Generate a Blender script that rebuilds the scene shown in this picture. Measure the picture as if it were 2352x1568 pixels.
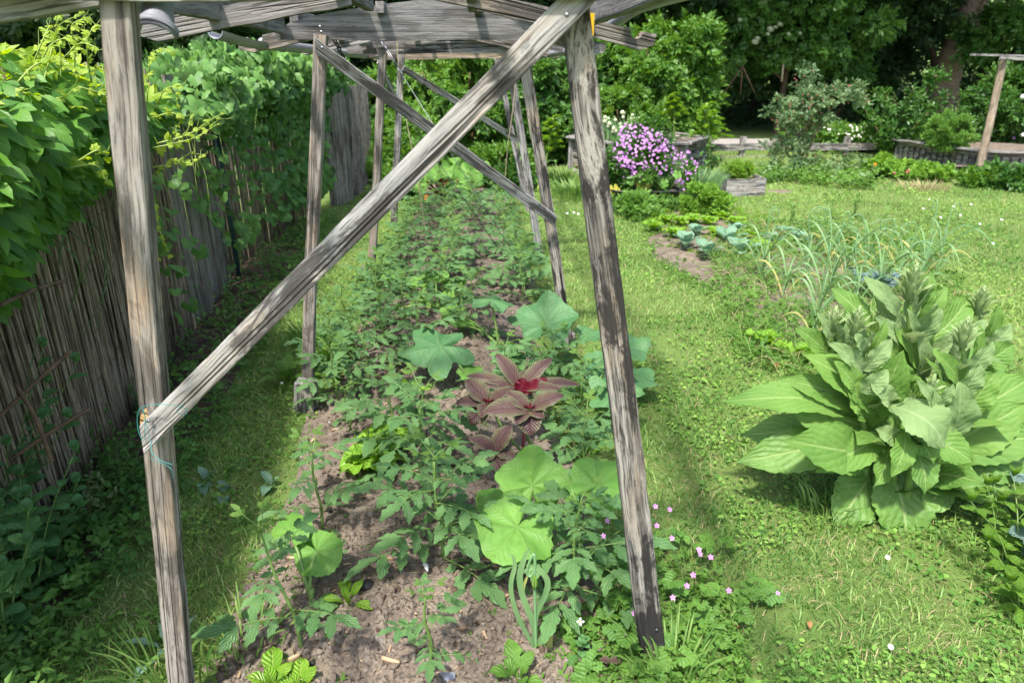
import bpy, math, random
import numpy as np
from mathutils import Vector, Matrix

for _o in list(bpy.data.objects):
    bpy.data.objects.remove(_o)
SC = bpy.context.scene
COL = SC.collection
R = math.radians

# ------------------------------------------------------------------ camera, world, sun, exposure
EYE, PITCH, FOC = 1.6, R(22.0), 1568.0
cam_d = bpy.data.cameras.new('camera')
cam = bpy.data.objects.new('camera', cam_d)
COL.objects.link(cam)
cam.location = (0, 0, EYE)
cam.rotation_euler = (R(90) - PITCH, 0, 0)
cam_d.sensor_width = 36.0
cam_d.lens = 24.0
cam_d.clip_start = 0.05
cam_d.clip_end = 600
cam_d.dof.use_dof = True
cam_d.dof.focus_distance = 2.3
cam_d.dof.aperture_fstop = 4.5
SC.camera = cam

SUN_V = Vector((-0.20, -0.42, 0.88)).normalized()
SUN_EL = math.asin(SUN_V.z)
W = bpy.data.worlds.new('World')
SC.world = W
W.use_nodes = True
_n = W.node_tree.nodes
_sky = _n.new('ShaderNodeTexSky')
_sky.sky_type = 'NISHITA'
_sky.sun_disc = False
_sky.sun_elevation = SUN_EL
_sky.sun_rotation = math.atan2(SUN_V.x, SUN_V.y) % (2 * math.pi)
_sky.dust_density = 2.5
_sky.air_density = 1.0
W.node_tree.links.new(_sky.outputs[0], _n['Background'].inputs[0])
_n['Background'].inputs[1].default_value = 0.15
sun_d = bpy.data.lights.new('sun', 'SUN')
sun_d.energy = 3.3
sun_d.angle = R(4.0)
sun_d.color = (1.0, 0.96, 0.90)
sun = bpy.data.objects.new('sun', sun_d)
COL.objects.link(sun)
sun.rotation_euler = SUN_V.to_track_quat('Z', 'Y').to_euler()
SC.view_settings.view_transform = 'Standard'
SC.view_settings.look = 'None'
SC.view_settings.gamma = 1.0
SC.view_settings.exposure = 1.28
SC.render.engine = 'CYCLES'
SC.cycles.max_bounces = 7
SC.cycles.diffuse_bounces = 3
SC.cycles.transmission_bounces = 4
SC.cycles.transparent_max_bounces = 6
SC.cycles.use_denoising = True
SC.cycles.use_adaptive_sampling = True
SC.cycles.adaptive_threshold = 0.015

# ------------------------------------------------------------------ surveying: where a sight line meets the ground or a distance
CT, ST = math.cos(PITCH), math.sin(PITCH)
def ray(px, py):
    a, b = (px - 1176) / FOC, (784 - py) / FOC
    return Vector((a, CT + ST * b, -ST + CT * b))
def G(px, py, z=0.0):
    d = ray(px, py)
    t = (z - EYE) / d.z
    return Vector((d.x * t, d.y * t, z))
def P(px, py, y):
    d = ray(px, py)
    t = y / d.y
    return Vector((d.x * t, y, EYE + d.z * t))

# ------------------------------------------------------------------ noise
def _h(i, j, k, s):
    n = (i * 374761393 + j * 668265263 + k * 2147483647 + s * 1274126177) & 0xffffffff
    n = ((n ^ (n >> 13)) * 1274126177) & 0xffffffff
    return ((n ^ (n >> 16)) & 0xffff) / 65535.0
def noise3(x, y, z, s=0):
    x, y, z = np.broadcast_arrays(np.asarray(x, float), np.asarray(y, float), np.asarray(z, float))
    xi, yi, zi = np.floor(x).astype(np.int64), np.floor(y).astype(np.int64), np.floor(z).astype(np.int64)
    u, v, w = x - xi, y - yi, z - zi
    u, v, w = u*u*(3-2*u), v*v*(3-2*v), w*w*(3-2*w)
    r = 0
    for a in (0, 1):
        for b in (0, 1):
            for c in (0, 1):
                r = r + _h(xi+a, yi+b, zi+c, s) * (u if a else 1-u) * (v if b else 1-v) * (w if c else 1-w)
    return r * 2 - 1
def fbm(x, y, z=0, s=0, o=4):
    r, a = 0, 1.0
    for i in range(o):
        r = r + a * noise3(np.asarray(x)*2**i, np.asarray(y)*2**i, np.asarray(z)*2**i, s+i)
        a *= 0.5
    return r

# ------------------------------------------------------------------ mesh buffer
class MB:
    def __init__(s):
        s.v, s.f, s.u, s.r, s.m, s.n = [], [], [], [], [], 0
    def add(s, V, F, U=None, r=0.5, m=0, M=None):
        V = np.asarray(V, float)
        if M is not None:
            M = np.array(M)
            V = V @ M[:3, :3].T + M[:3, 3]
        F = np.asarray(F, np.int64)
        if F.shape[1] == 3:
            F = np.hstack([F, -np.ones((len(F), 1), np.int64)])
        s.v.append(V)
        s.f.append(np.where(F < 0, -1, F + s.n))
        s.u.append(np.zeros((len(V), 2)) if U is None else np.asarray(U, float))
        s.r.append(np.broadcast_to(np.asarray(r, float), (len(V),)))
        s.m.append(np.full(len(F), m))
        s.n += len(V)
        return s
    def scatter(s, T, mats, pos, rnd, m=0):
        """T=(V,F,U) template; mats (N,3,3) with columns x,y,z; pos (N,3)"""
        V, F, U = T
        N = len(pos)
        if N == 0:
            return s
        F = np.asarray(F, np.int64)
        if F.shape[1] == 3:
            F = np.hstack([F, -np.ones((len(F), 1), np.int64)])
        VV = np.einsum('nij,kj->nki', mats, V) + pos[:, None, :]
        off = (np.arange(N) * len(V))[:, None, None]
        FF = np.where(F[None] < 0, -1, F[None] + off)
        s.v.append(VV.reshape(-1, 3))
        FF = FF.reshape(-1, 4)
        s.f.append(np.where(FF < 0, -1, FF + s.n))
        s.u.append(np.tile(U, (N, 1)))
        s.r.append(np.repeat(rnd, len(V)))
        s.m.append(np.full(len(FF), m))
        s.n += N * len(V)
        return s
    def mesh(s, name, mats, smooth=True):
        me = bpy.data.meshes.new(name)
        V = np.concatenate(s.v); F = np.concatenate(s.f); U = np.concatenate(s.u)
        r = np.concatenate(s.r); mi = np.concatenate(s.m)
        ln = np.where(F[:, 3] < 0, 3, 4)
        L = F[F >= 0]
        me.vertices.add(len(V)); me.vertices.foreach_set('co', V.ravel())
        me.loops.add(len(L)); me.loops.foreach_set('vertex_index', L.astype(np.int32))
        me.polygons.add(len(F))
        me.polygons.foreach_set('loop_start', np.concatenate([[0], np.cumsum(ln)[:-1]]).astype(np.int32))
        me.polygons.foreach_set('material_index', mi.astype(np.int32))
        me.polygons.foreach_set('use_smooth', np.full(len(F), smooth))
        uv = me.uv_layers.new(name='UVMap')
        uv.data.foreach_set('uv', U[L].ravel())
        at = me.attributes.new('rnd', 'FLOAT', 'POINT')
        at.data.foreach_set('value', r.astype(np.float32))
        for m in (mats if isinstance(mats, (list, tuple)) else [mats]):
            me.materials.append(m)
        me.update(calc_edges=True)
        return me
    def build(s, name, mats, parent=None, smooth=True, M=None, kind=None):
        return inst(name, s.mesh(name, mats, smooth), parent, M, kind)

def inst(name, me, parent=None, M=None, kind=None):
    o = bpy.data.objects.new(name, me)
    COL.objects.link(o)
    if parent is not None:
        o.parent = parent
    if M is not None:
        o.matrix_basis = M
    if kind:
        o['kind'] = kind
    return o
def tag(o, label=None, cat=None, group=None, kind=None):
    if label: o['label'] = label
    if cat: o['category'] = cat
    if group: o['group'] = group
    if kind: o['kind'] = kind
    return o
def thing(name, label, cat, loc=(0, 0, 0), rz=0.0, sc=1.0, group=None):
    o = bpy.data.objects.new(name, None)
    o.empty_display_size = 0.05
    COL.objects.link(o)
    o.location = loc; o.rotation_euler = (0, 0, rz); o.scale = (sc, sc, sc)
    return tag(o, label, cat, group)
def TR(v): return Matrix.Translation(Vector(v))
def RX(a): return Matrix.Rotation(a, 4, 'X')
def RY(a): return Matrix.Rotation(a, 4, 'Y')
def RZ(a): return Matrix.Rotation(a, 4, 'Z')
def SCL(k): return Matrix.Scale(k, 4)

def nrm(a):
    return a / np.maximum(np.linalg.norm(a, axis=-1, keepdims=True), 1e-9)
def frames(d, n):
    """(N,3,3): columns x=across, y=along d, z~n"""
    y = nrm(d); x = nrm(np.cross(y, n)); z = np.cross(x, y)
    return np.stack([x, y, z], axis=2)
def frameM(p0, p1, up=(0, 0, 1), roll=0.0):
    """4x4 taking local Y to p1-p0, local Z near up"""
    y = (Vector(p1) - Vector(p0)).normalized()
    x = y.cross(Vector(up))
    if x.length < 1e-4: x = Vector((1, 0, 0))
    x.normalize(); z = x.cross(y)
    m = Matrix(((x.x, y.x, z.x, p0[0]), (x.y, y.y, z.y, p0[1]), (x.z, y.z, z.z, p0[2]), (0, 0, 0, 1)))
    return m @ RY(roll)

# ------------------------------------------------------------------ shapes
def tube(pts, rad, sides=6, cap=True):
    p = np.asarray([tuple(q) for q in pts], float); n = len(p)
    rad = np.broadcast_to(np.asarray(rad, float), (n,))
    t = nrm(np.gradient(p, axis=0))
    ref = np.array([0.3, 0.2, 1.0]) if abs(t[0][2]) < 0.8 else np.array([1.0, 0.2, 0.1])
    V = []
    for i in range(n):
        x = np.cross(t[i], ref); x /= max(np.linalg.norm(x), 1e-6)
        y = np.cross(t[i], x); ref = np.cross(x, t[i])
        a = np.arange(sides) / sides * 2 * np.pi
        V.append(p[i] + rad[i] * (np.cos(a)[:, None] * x + np.sin(a)[:, None] * y))
    V = np.concatenate(V)
    F = []
    for i in range(n - 1):
        for k in range(sides):
            k2 = (k + 1) % sides
            F.append((i*sides+k, i*sides+k2, (i+1)*sides+k2, (i+1)*sides+k))
    U = np.stack([np.tile(np.arange(sides)/sides, n), np.repeat(np.linspace(0, 1, n), sides)], 1)
    if cap:
        V = np.vstack([V, p[0], p[-1]]); U = np.vstack([U, [0, 0], [0, 1]])
        for k in range(sides):
            F.append(((k+1) % sides, k, n*sides, -1))
            F.append(((n-1)*sides+k, (n-1)*sides+(k+1) % sides, n*sides+1, -1))
    return V, np.array(F), U
def curve3(pts, n=12):
    """Catmull-Rom through the points"""
    p = np.asarray([tuple(q) for q in pts], float)
    q = np.vstack([2*p[0]-p[1], p, 2*p[-1]-p[-2]])
    out = []
    for i in range(1, len(q) - 2):
        for t in np.linspace(0, 1, n, endpoint=False):
            a, b, c, d = q[i-1], q[i], q[i+1], q[i+2]
            out.append(0.5*((2*b)+(c-a)*t+(2*a-5*b+4*c-d)*t*t+(3*b-a-3*c+d)*t**3))
    out.append(p[-1])
    return np.array(out)
SH = {
    'lance': lambda t: np.sin(np.pi * t**0.85)**0.85,
    'ovate': lambda t: np.clip((t**0.55) * (1-t)**0.72 / 0.515, 0, 1.2),
    'ellip': lambda t: np.sqrt(np.clip(np.sin(np.pi*t), 0, 1)),
    'obov': lambda t: np.clip(0.16 + 0.84*np.sin(np.pi*np.clip((t-0.12)/0.88, 0, 1)**1.35), 0, 1) * np.clip((1-t)*7, 0, 1)**0.5,
    'strap': lambda t: np.clip((1-t)*3.2, 0, 1)**0.6 * (0.75+0.25*np.clip(t*4, 0, 1)),
    'mull': lambda t: np.clip(0.2+0.8*np.sin(np.pi*np.clip(t, 0, 1)**1.12)**0.9, 0, 1) * np.clip((1-t)*5, 0, 1)**0.62,
}
def leafgeo(L, Wd, n=8, m=2, shape='ovate', bulge=0.1, fold=0.25, wave=0.0, teeth=0, td=0.0, seed=0, twist=0.0, side=0.0):
    """leaf along +Y, chord L, upper side +Z; m strips across (even)"""
    rs = np.random.RandomState(seed)
    t = np.linspace(0, 1, n + 1)
    w = Wd / 2 * SH[shape](t)
    if teeth:
        ph = rs.rand() * 0.3
        w = w * (1 - td * (0.5 + 0.5*np.cos(2*np.pi*(t*teeth+ph))))
    w[0] = max(w[0], Wd*0.02); w[-1] = Wd * 0.004
    s = np.linspace(-1, 1, m + 1)
    T, S = np.meshgrid(t, s, indexing='ij')
    X = w[:, None] * S
    Z = bulge * L * np.sin(np.pi*T)**1.0 + fold * np.abs(X)
    if wave:
        ph1, ph2 = rs.rand()*6.28, rs.rand()*6.28
        k = 2.2 + rs.rand()*1.2
        Z = Z + wave * Wd * np.abs(S)**1.6 * np.sin(2*np.pi*k*T + ph1 + (S > 0)*ph2)
        X = X + wave * 0.25 * Wd * np.sin(2*np.pi*1.1*T + ph2)*np.sin(np.pi*T)
    Y = L * T + (td*0.0)
    if teeth:
        Y = Y - 0.0 * X
    X = X + side * L * np.sin(np.pi*T)
    if twist:
        a = twist * T
        X, Z = X*np.cos(a) - (Z*0+fold*np.abs(X))*np.sin(a), Z + X*np.sin(a)
    V = np.stack([X, Y, Z], -1).reshape(-1, 3)
    U = np.stack([(S+1)/2, T], -1).reshape(-1, 2)
    i, j = np.meshgrid(np.arange(n), np.arange(m), indexing='ij')
    a = (i*(m+1)+j).ravel()
    F = np.stack([a, a+1, a+m+2, a+m+1], 1)
    return V, F, U
DIAMOND = (np.array([[0, 0, 0], [-.28, .45, .07], [0, 1, -.05], [.28, .45, .07], [0, .5, 0]]) * 1.0,
           np.array([[0, 3, 4, -1], [3, 2, 4, -1], [2, 1, 4, -1], [1, 0, 4, -1]]),
           np.array([[.5, 0], [0, .45], [.5, 1], [1, .45], [.5, .5]]))
LEAF2 = (np.array([[0, 0, 0], [.27, .42, .06], [0, 1, -.06], [-.27, .42, .06]]),
         np.array([[0, 1, 2, -1], [0, 2, 3, -1]]),
         np.array([[.5, 0], [1, .45], [.5, 1], [0, .45]]))
def merge(*gs):
    """join (V,F,U[,M]) geometries"""
    V, F, U, n = [], [], [], 0
    for g in gs:
        v = np.asarray(g[0], float); f = np.asarray(g[1], np.int64)
        if f.shape[1] == 3: f = np.hstack([f, -np.ones((len(f), 1), np.int64)])
        if len(g) > 3:
            M = np.array(g[3]); v = v @ M[:3, :3].T + M[:3, 3]
        V.append(v); F.append(np.where(f < 0, -1, f+n)); U.append(g[2]); n += len(v)
    return np.concatenate(V), np.concatenate(F), np.concatenate(U)
def sprig(k=5, L=1.0, leaf=LEAF2, ll=0.5, seed=0, spread=55):
    rs = random.Random(seed)
    gs = []
    for i in range(k):
        t = (i + 0.5) / k
        s = 1 if i % 2 else -1
        M = TR((0, t*L*0.75, 0)) @ RZ(s*R(spread+rs.uniform(-15, 15))*(1-t*0.8)) @ RX(R(rs.uniform(-25, 25))) @ RY(R(rs.uniform(-35, 35))) @ SCL(ll*rs.uniform(.8, 1.15))
        gs.append((*leaf, M))
    return merge(*gs)
def box(mn, mx):
    a, b = np.array(mn, float), np.array(mx, float)
    V = np.array([[x, y, z] for x in (a[0], b[0]) for y in (a[1], b[1]) for z in (a[2], b[2])])
    F = np.array([[0, 1, 3, 2], [4, 6, 7, 5], [0, 4, 5, 1], [2, 3, 7, 6], [0, 2, 6, 4], [1, 5, 7, 3]])
    return V, F, V[:, :2]
def blob(r=1.0, seed=0, rough=0.25, sub=1):
    t = (1+5**.5)/2
    V = nrm(np.array([[-1, t, 0], [1, t, 0], [-1, -t, 0], [1, -t, 0], [0, -1, t], [0, 1, t], [0, -1, -t], [0, 1, -t], [t, 0, -1], [t, 0, 1], [-t, 0, -1], [-t, 0, 1]], float))
    F = [(0,11,5),(0,5,1),(0,1,7),(0,7,10),(0,10,11),(1,5,9),(5,11,4),(11,10,2),(10,7,6),(7,1,8),(3,9,4),(3,4,2),(3,2,6),(3,6,8),(3,8,9),(4,9,5),(2,4,11),(6,2,10),(8,6,7),(9,8,1)]
    for _ in range(sub):
        V = list(V); c = {}; F2 = []
        def mid(a, b):
            k = (min(a, b), max(a, b))
            if k not in c:
                c[k] = len(V); V.append((V[a]+V[b])/np.linalg.norm(V[a]+V[b]))
            return c[k]
        for a, b, d in F:
            x, y, z = mid(a, b), mid(b, d), mid(d, a)
            F2 += [(a, x, z), (b, y, x), (d, z, y), (x, y, z)]
        F = F2; V = np.array(V)
    V = V * (r * (1 + rough * fbm(V[:, 0]*1.6+seed*7.3, V[:, 1]*1.6, V[:, 2]*1.6, seed, 2)))[:, None]
    return V, np.array(F), V[:, :2]
# ------------------------------------------------------------------ materials
class NT:
    def __init__(s, name):
        s.m = bpy.data.materials.new(name); s.m.use_nodes = True
        s.t = s.m.node_tree; s.t.nodes.clear()
        s.out = s.t.nodes.new('ShaderNodeOutputMaterial')
    def n(s, typ, ins=None, **kw):
        d = s.t.nodes.new('ShaderNode' + typ)
        for k, v in kw.items(): setattr(d, k, v)
        for k, v in (ins or {}).items():
            i = d.inputs[k]
            if hasattr(v, 'is_output') or isinstance(v, bpy.types.NodeSocket): s.t.links.new(v, i)
            else: i.default_value = v
        return d
    def math(s, op, a, b=0.0, c=0.0, clamp=False):
        return s.n('Math', {0: a, 1: b, 2: c}, operation=op, use_clamp=clamp).outputs[0]
    def mix(s, f, a, b, mode='MIX'):
        d = s.n('Mix', data_type='RGBA', blend_type=mode)
        for k, v in ((0, f), (6, a), (7, b)):
            if isinstance(v, bpy.types.NodeSocket): s.t.links.new(v, d.inputs[k])
            else: d.inputs[k].default_value = v if k == 0 else (*v[:3], 1)
        return d.outputs[2]
    def ramp(s, f, lo, hi, a=0.0, b=1.0):
        return s.n('MapRange', {0: f, 1: lo, 2: hi, 3: a, 4: b}, clamp=True).outputs[0]
    def noise(s, co, scale, detail=3, rough=.55, dist=0.0):
        return s.n('TexNoise', {'Vector': co, 'Scale': scale, 'Detail': detail, 'Roughness': rough, 'Distortion': dist}).outputs[0]
    def map(s, co, sc, loc=(0, 0, 0)):
        return s.n('Mapping', {0: co, 1: loc, 3: sc}).outputs[0]
    def objco(s, k=37.0):
        co = s.n('TexCoord').outputs['Object']
        r = s.n('ObjectInfo').outputs['Random']
        c = s.n('CombineXYZ', {0: s.math('MULTIPLY', r, k), 1: s.math('MULTIPLY', r, k*1.7), 2: s.math('MULTIPLY', r, k*.6)}).outputs[0]
        return s.n('VectorMath', {0: co, 1: c}, operation='ADD').outputs[0]
    def bump(s, h, st=.3, dist=.01):
        return s.n('Bump', {'Height': h, 'Strength': st, 'Distance': dist}).outputs[0]
    def pbr(s, col, rough=.6, spec=.4, nor=None, **kw):
        ins = {'Base Color': col if isinstance(col, bpy.types.NodeSocket) else (*col[:3], 1), 'Roughness': rough, 'Specular IOR Level': spec}
        if nor is not None: ins['Normal'] = nor
        ins.update(kw)
        return s.n('BsdfPrincipled', ins).outputs[0]
    def done(s, sh):
        s.t.links.new(sh, s.out.inputs[0]); return s.m

def leaf_mat(name, dark, light, vein=None, nv=9, slant=1.6, vw=.03, vmix=.6, rough=.5, spec=.35, trans=.3, bump=.4, edge=None, back=None, scale=9.0, rndk=.7, puck=0.0):
    s = NT(name)
    co = s.objco()
    at = s.n('Attribute', attribute_name='rnd').outputs['Fac']
    orn = s.n('ObjectInfo').outputs['Random']
    nz = s.noise(co, scale, 3)
    f = s.math('ADD', s.math('MULTIPLY', s.math('SUBTRACT', at, .5), rndk), s.math('MULTIPLY', s.math('SUBTRACT', orn, .5), .35))
    f = s.math('ADD', f, s.ramp(nz, .25, .75), clamp=True)
    col = s.mix(f, dark, light)
    uv = s.n('SeparateXYZ', {0: s.n('UVMap').outputs[0]})
    ax = s.math('ABSOLUTE', s.math('SUBTRACT', uv.outputs[0], .5))
    nor = None
    if edge is not None:
        e = s.ramp(s.math('ADD', ax, s.math('MULTIPLY', s.math('SUBTRACT', nz, .5), .25)), .22, .5)
        col = s.mix(s.math('MULTIPLY', e, .85), col, edge)
    if vein is not None:
        mid = s.ramp(ax, vw*.5, vw*1.3, 1, 0)
        q = s.math('SUBTRACT', s.math('MULTIPLY', uv.outputs[1], float(nv)), s.math('MULTIPLY', ax, slant*nv*.42))
        fr = s.math('ABSOLUTE', s.math('SUBTRACT', s.math('FRACT', q), .5))
        sv = s.math('MULTIPLY', s.ramp(fr, .0, .075, 1, 0), s.ramp(ax, .34, .5, 1, 0))
        v = s.math('MAXIMUM', mid, s.math('MULTIPLY', sv, .6))
        col = s.mix(s.math('MULTIPLY', v, vmix), col, vein)
        h = s.math('SUBTRACT', s.ramp(fr, 0, .5, 0, 1), s.math('MULTIPLY', mid, 1.2))
        if puck:
            pk = s.n('TexVoronoi', {'Vector': co, 'Scale': puck}, feature='SMOOTH_F1').outputs[0]
            h = s.math('SUBTRACT', h, s.math('MULTIPLY', pk, 1.6))
        nor = s.bump(h, bump, .006)
    if back is not None:
        bf = s.n('NewGeometry').outputs['Backfacing']
        col = s.mix(s.math('MULTIPLY', bf, .8), col, back)
    ins = {'Roughness': rough}
    p = s.pbr(col, rough, spec, nor)
    tc = s.n('HueSaturation', {'Hue': .485, 'Saturation': 1.1, 'Value': 1.7, 'Color': col}).outputs[0]
    tl = s.n('BsdfTranslucent', {0: tc}).outputs[0]
    return s.done(s.n('MixShader', {0: trans, 1: p, 2: tl}).outputs[0])

def plain(name, col, rough=.6, spec=.4, var=.25, scale=20, bump=.2, metal=0.0, bd=.003):
    s = NT(name); co = s.objco()
    nz = s.noise(co, scale, 5)
    c = s.mix(s.ramp(nz, .3, .7), tuple(x*(1-var) for x in col), tuple(min(1, x*(1+var)) for x in col))
    return s.done(s.pbr(c, rough, spec, s.bump(nz, bump, bd), Metallic=metal))

def wood_mat(name, light, mid, dark, warm, stain=.5, warmk=.5, fib=1.0, crack=1.0, slo=.52):
    """weathered timber, length along local X"""
    s = NT(name)
    co = s.objco(23.0)
    # knots: sparse cells
    kc = s.map(co, (2.1, 5.5, 5.5))
    vor = s.n('TexVoronoi', {'Vector': kc, 'Scale': 1.0, 'Randomness': 1.0})
    kd = vor.outputs['Distance']
    pick = s.math('GREATER_THAN', s.n('SeparateXYZ', {0: vor.outputs['Color']}).outputs[0], .62)
    near = s.math('MULTIPLY', s.ramp(kd, .10, .45, 1, 0), pick)
    cdis = s.n('CombineXYZ', {0: 0.0, 1: s.math('MULTIPLY', near, .035), 2: s.math('MULTIPLY', near, .035)}).outputs[0]
    co2 = s.n('VectorMath', {0: co, 1: cdis}, operation='ADD').outputs[0]
    wob = s.noise(s.map(co, (3, 6, 6)), 1.0, 2)
    co3 = s.n('VectorMath', {0: co2, 1: s.n('CombineXYZ', {0: 0.0, 1: s.math('MULTIPLY', wob, .03), 2: s.math('MULTIPLY', wob, .03)}).outputs[0]}, operation='ADD').outputs[0]
    g1 = s.noise(s.map(co3, (1.8, 42, 42)), 1.0, 6, .68)
    g2 = s.noise(s.map(co3, (7, 190, 190)), 1.0, 5, .7)
    big = s.noise(s.map(co, (3.4, 8, 8)), 1.5, 5, .62, .8)
    big2 = s.noise(s.map(co, (2.4, 14, 14), (5, 3, 1)), 1.0, 4, .6)
    col = s.mix(s.ramp(g1, .43, .57), mid, light)
    col = s.mix(s.math('MULTIPLY', s.ramp(g2, .50, .62), .85*fib), col, dark)
    wm = s.math('MULTIPLY', s.ramp(big2, .5, .68), s.ramp(g1, .35, .6))
    col = s.mix(s.math('MULTIPLY', wm, warmk), col, warm)
    sg = s.math('ADD', big, s.math('ADD', s.math('MULTIPLY', s.math('SUBTRACT', .5, g1), .75), s.math('MULTIPLY', s.math('SUBTRACT', .5, g2), .45)))
    st = s.ramp(sg, slo, slo+.07)
    col = s.mix(s.math('MULTIPLY', st, stain), col, dark)
    ck = s.noise(s.map(co, (.35, 26, 26), (9, 2, 7)), 1.0, 1, .4)
    ck2 = s.noise(s.map(co, (.5, 48, 48), (3, 8, 2)), 1.0, 1, .4)
    cl2 = s.math('MULTIPLY', s.ramp(s.math('ABSOLUTE', s.math('SUBTRACT', ck2, .5)), .003, .02, 1, 0), s.ramp(s.noise(s.map(co, (4, 6, 6), (2, 2, 9)), 1.0, 1), .5, .6))
    cl = s.math('MULTIPLY', s.ramp(s.math('ABSOLUTE', s.math('SUBTRACT', ck, .5)), .004, .016, 1, 0), s.ramp(s.noise(s.map(co, (2.5, 3, 3)), 1.0, 1), .42, .52))
    cl = s.math('MAXIMUM', cl, s.math('MULTIPLY', cl2, .8))
    col = s.mix(s.math('MULTIPLY', cl, .93*crack), col, (.012, .01, .008))
    ring = s.math('MULTIPLY', s.math('SINE', s.math('MULTIPLY', kd, 95.0)), .5)
    kn = s.math('MULTIPLY', s.ramp(kd, .09, .13, 1, 0), pick)
    col = s.mix(s.math('MULTIPLY', kn, s.math('ADD', .55, s.math('MULTIPLY', ring, .5))), col, tuple(x*.7 for x in dark))
    h = s.math('SUBTRACT', s.math('ADD', s.math('MULTIPLY', g1, .8), s.math('MULTIPLY', g2, .5)), s.math('MULTIPLY', cl, 1.4))
    h = s.math('ADD', h, s.math('MULTIPLY', s.math('MULTIPLY', kn, ring), .3))
    return s.done(s.pbr(col, .82, .2, s.bump(h, .75, .006)))

WOOD = wood_mat('weathered_wood', (.40, .385, .365), (.20, .19, .18), (.055, .050, .046), (.36, .27, .17), .85, .45, 1.0, 1.0, .525)
WOOD_BROWN = wood_mat('weathered_brown_wood', (.34, .305, .265), (.19, .165, .14), (.05, .043, .037), (.37, .245, .135), .6, .9, .9, 1.0, .52)
WOOD_DARK = wood_mat('dark_weathered_wood', (.38, .345, .30), (.14, .125, .11), (.022, .020, .019), (.40, .28, .17), .9, .55, 1.0, 1.0, .515)
WOOD_BEAM = wood_mat('grey_board_wood', (.25, .235, .22), (.16, .15, .14), (.06, .054, .05), (.22, .17, .12), .5, .25, .6, .3)
WOOD_TAN = wood_mat('tan_board_wood', (.40, .32, .24), (.29, .22, .155), (.10, .08, .06), (.42, .29, .17), .4, .6, .5, .3)
WOOD_SLAB = wood_mat('slab_wood', (.27, .245, .205), (.19, .165, .13), (.05, .042, .034), (.25, .19, .12), .5, .4, .9)
PALE_BREAK = wood_mat('fresh_split_wood', (.48, .32, .15), (.40, .25, .10), (.30, .18, .07), (.6, .38, .12), .1, .5, .3, .2)
REED = wood_mat('reed_cane', (.36, .30, .21), (.23, .185, .125), (.06, .045, .03), (.30, .20, .10), .6, .6, .6, .2)
PVC = plain('grey_pvc', (.24, .25, .275), .4, .5, .10, 6, .05)
RUBBER = plain('black_plastic', (.014, .014, .016), .4, .5, .3, 9, .1)
METAL = plain('galvanised_metal', (.26, .265, .275), .5, .5, .2, 60, .2, 1.0)
CHAIN = plain('dark_chain_metal', (.10, .105, .11), .4, .5, .3, 60, .2, 1.0)
YELLOW = plain('yellow_plastic', (.80, .48, .02), .45, .5, .1)
WHITE = plain('white_plastic', (.80, .80, .78), .4, .5, .05)
TEAL = plain('teal_twine', (.04, .24, .22), .6, .3, .2)
TWINE = plain('jute_twine', (.33, .27, .17), .8, .2, .3)
DGREEN = plain('green_coated_metal', (.012, .045, .04), .45, .5, .3)
STONE = plain('stone', (.22, .19, .16), .85, .2, .4, 30, .5)
CHAR = plain('charcoal', (.018, .017, .017), .7, .3, .4, 40, .6)
BARK_PALE = wood_mat('pale_bark', (.40, .30, .22), (.28, .20, .14), (.12, .085, .06), (.36, .22, .13), .4, .3, .6)
BARK = wood_mat('tree_bark', (.17, .12, .08), (.105, .07, .045), (.04, .03, .02), (.16, .09, .05), .5, .3, .8)
CHIPM = wood_mat('wood_chip', (.52, .38, .24), (.36, .24, .14), (.14, .09, .05), (.5, .32, .18), .3, .4, .4, 0)
STEM = plain('green_stem', (.13, .22, .05), .5, .4, .25, 30, .1)
STEM_D = plain('dark_green_stem', (.07, .13, .035), .5, .4, .3, 30, .1)
STEM_B = plain('brown_twig', (.13, .085, .05), .8, .2, .35, 30, .4)
STEM_R = plain('red_stem', (.20, .03, .03), .5, .4, .35, 20, .1)
STEM_Y = plain('yellow_green_stem', (.28, .38, .08), .5, .4, .2, 20, .1)

TOM = leaf_mat('tomato_leaf', (.075, .175, .055), (.15, .285, .095), (.20, .33, .13), 6, 1.5, .035, .45, .5, .3, .28, .5)
TOM_Y = leaf_mat('young_tomato_leaf', (.10, .20, .04), (.17, .30, .06), (.22, .34, .10), 6, 1.5, .035, .4, .5, .3, .35, .5)
SQ_B = None
MULL_T = leaf_mat('mullein_leaf', (.088, .19, .034), (.150, .272, .054), (.34, .44, .16), 8, 1.9, .030, .42, .6, .22, .22, .35, None, (.20, .29, .12), 5, .7, 60)
MULL_G = leaf_mat('mullein_young_leaf', (.155, .245, .09), (.235, .335, .14), (.36, .45, .22), 6, 1.7, .035, .35, .75, .12, .25, .3, None, (.30, .39, .18), 6, .6, 70)
MULL_S = leaf_mat('mullein_bud_bract', (.22, .31, .13), (.33, .42, .20), None, rough=.75, spec=.1, trans=.3, scale=20)
MULL_D = leaf_mat('mullein_shade_leaf', (.085, .185, .035), (.14, .26, .055), (.32, .40, .15), 8, 1.9, .03, .5, .5, .3, .2, .4, None, (.18, .27, .10), 5, .6, 60)
AMA = leaf_mat('amaranth_leaf', (.058, .028, .030), (.105, .066, .048), (.045, .008, .018), 9, 1.7, .028, .6, .5, .3, .05, .5, (.115, .125, .06), (.20, .02, .025), 8, .5)
AMA_R = leaf_mat('crimson_amaranth_leaf', (.10, .006, .016), (.16, .010, .024), (.16, .003, .015), 10, 1.7, .035, .7, .4, .4, .35, .5, None, (.40, .01, .02), 8, .5)
CREEP = leaf_mat('creeper_leaf', (.06, .17, .022), (.14, .31, .04), (.15, .28, .06), 6, 1.6, .03, .2, .42, .35, .33, .15, None, (.10, .20, .05), 7, .8)
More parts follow.
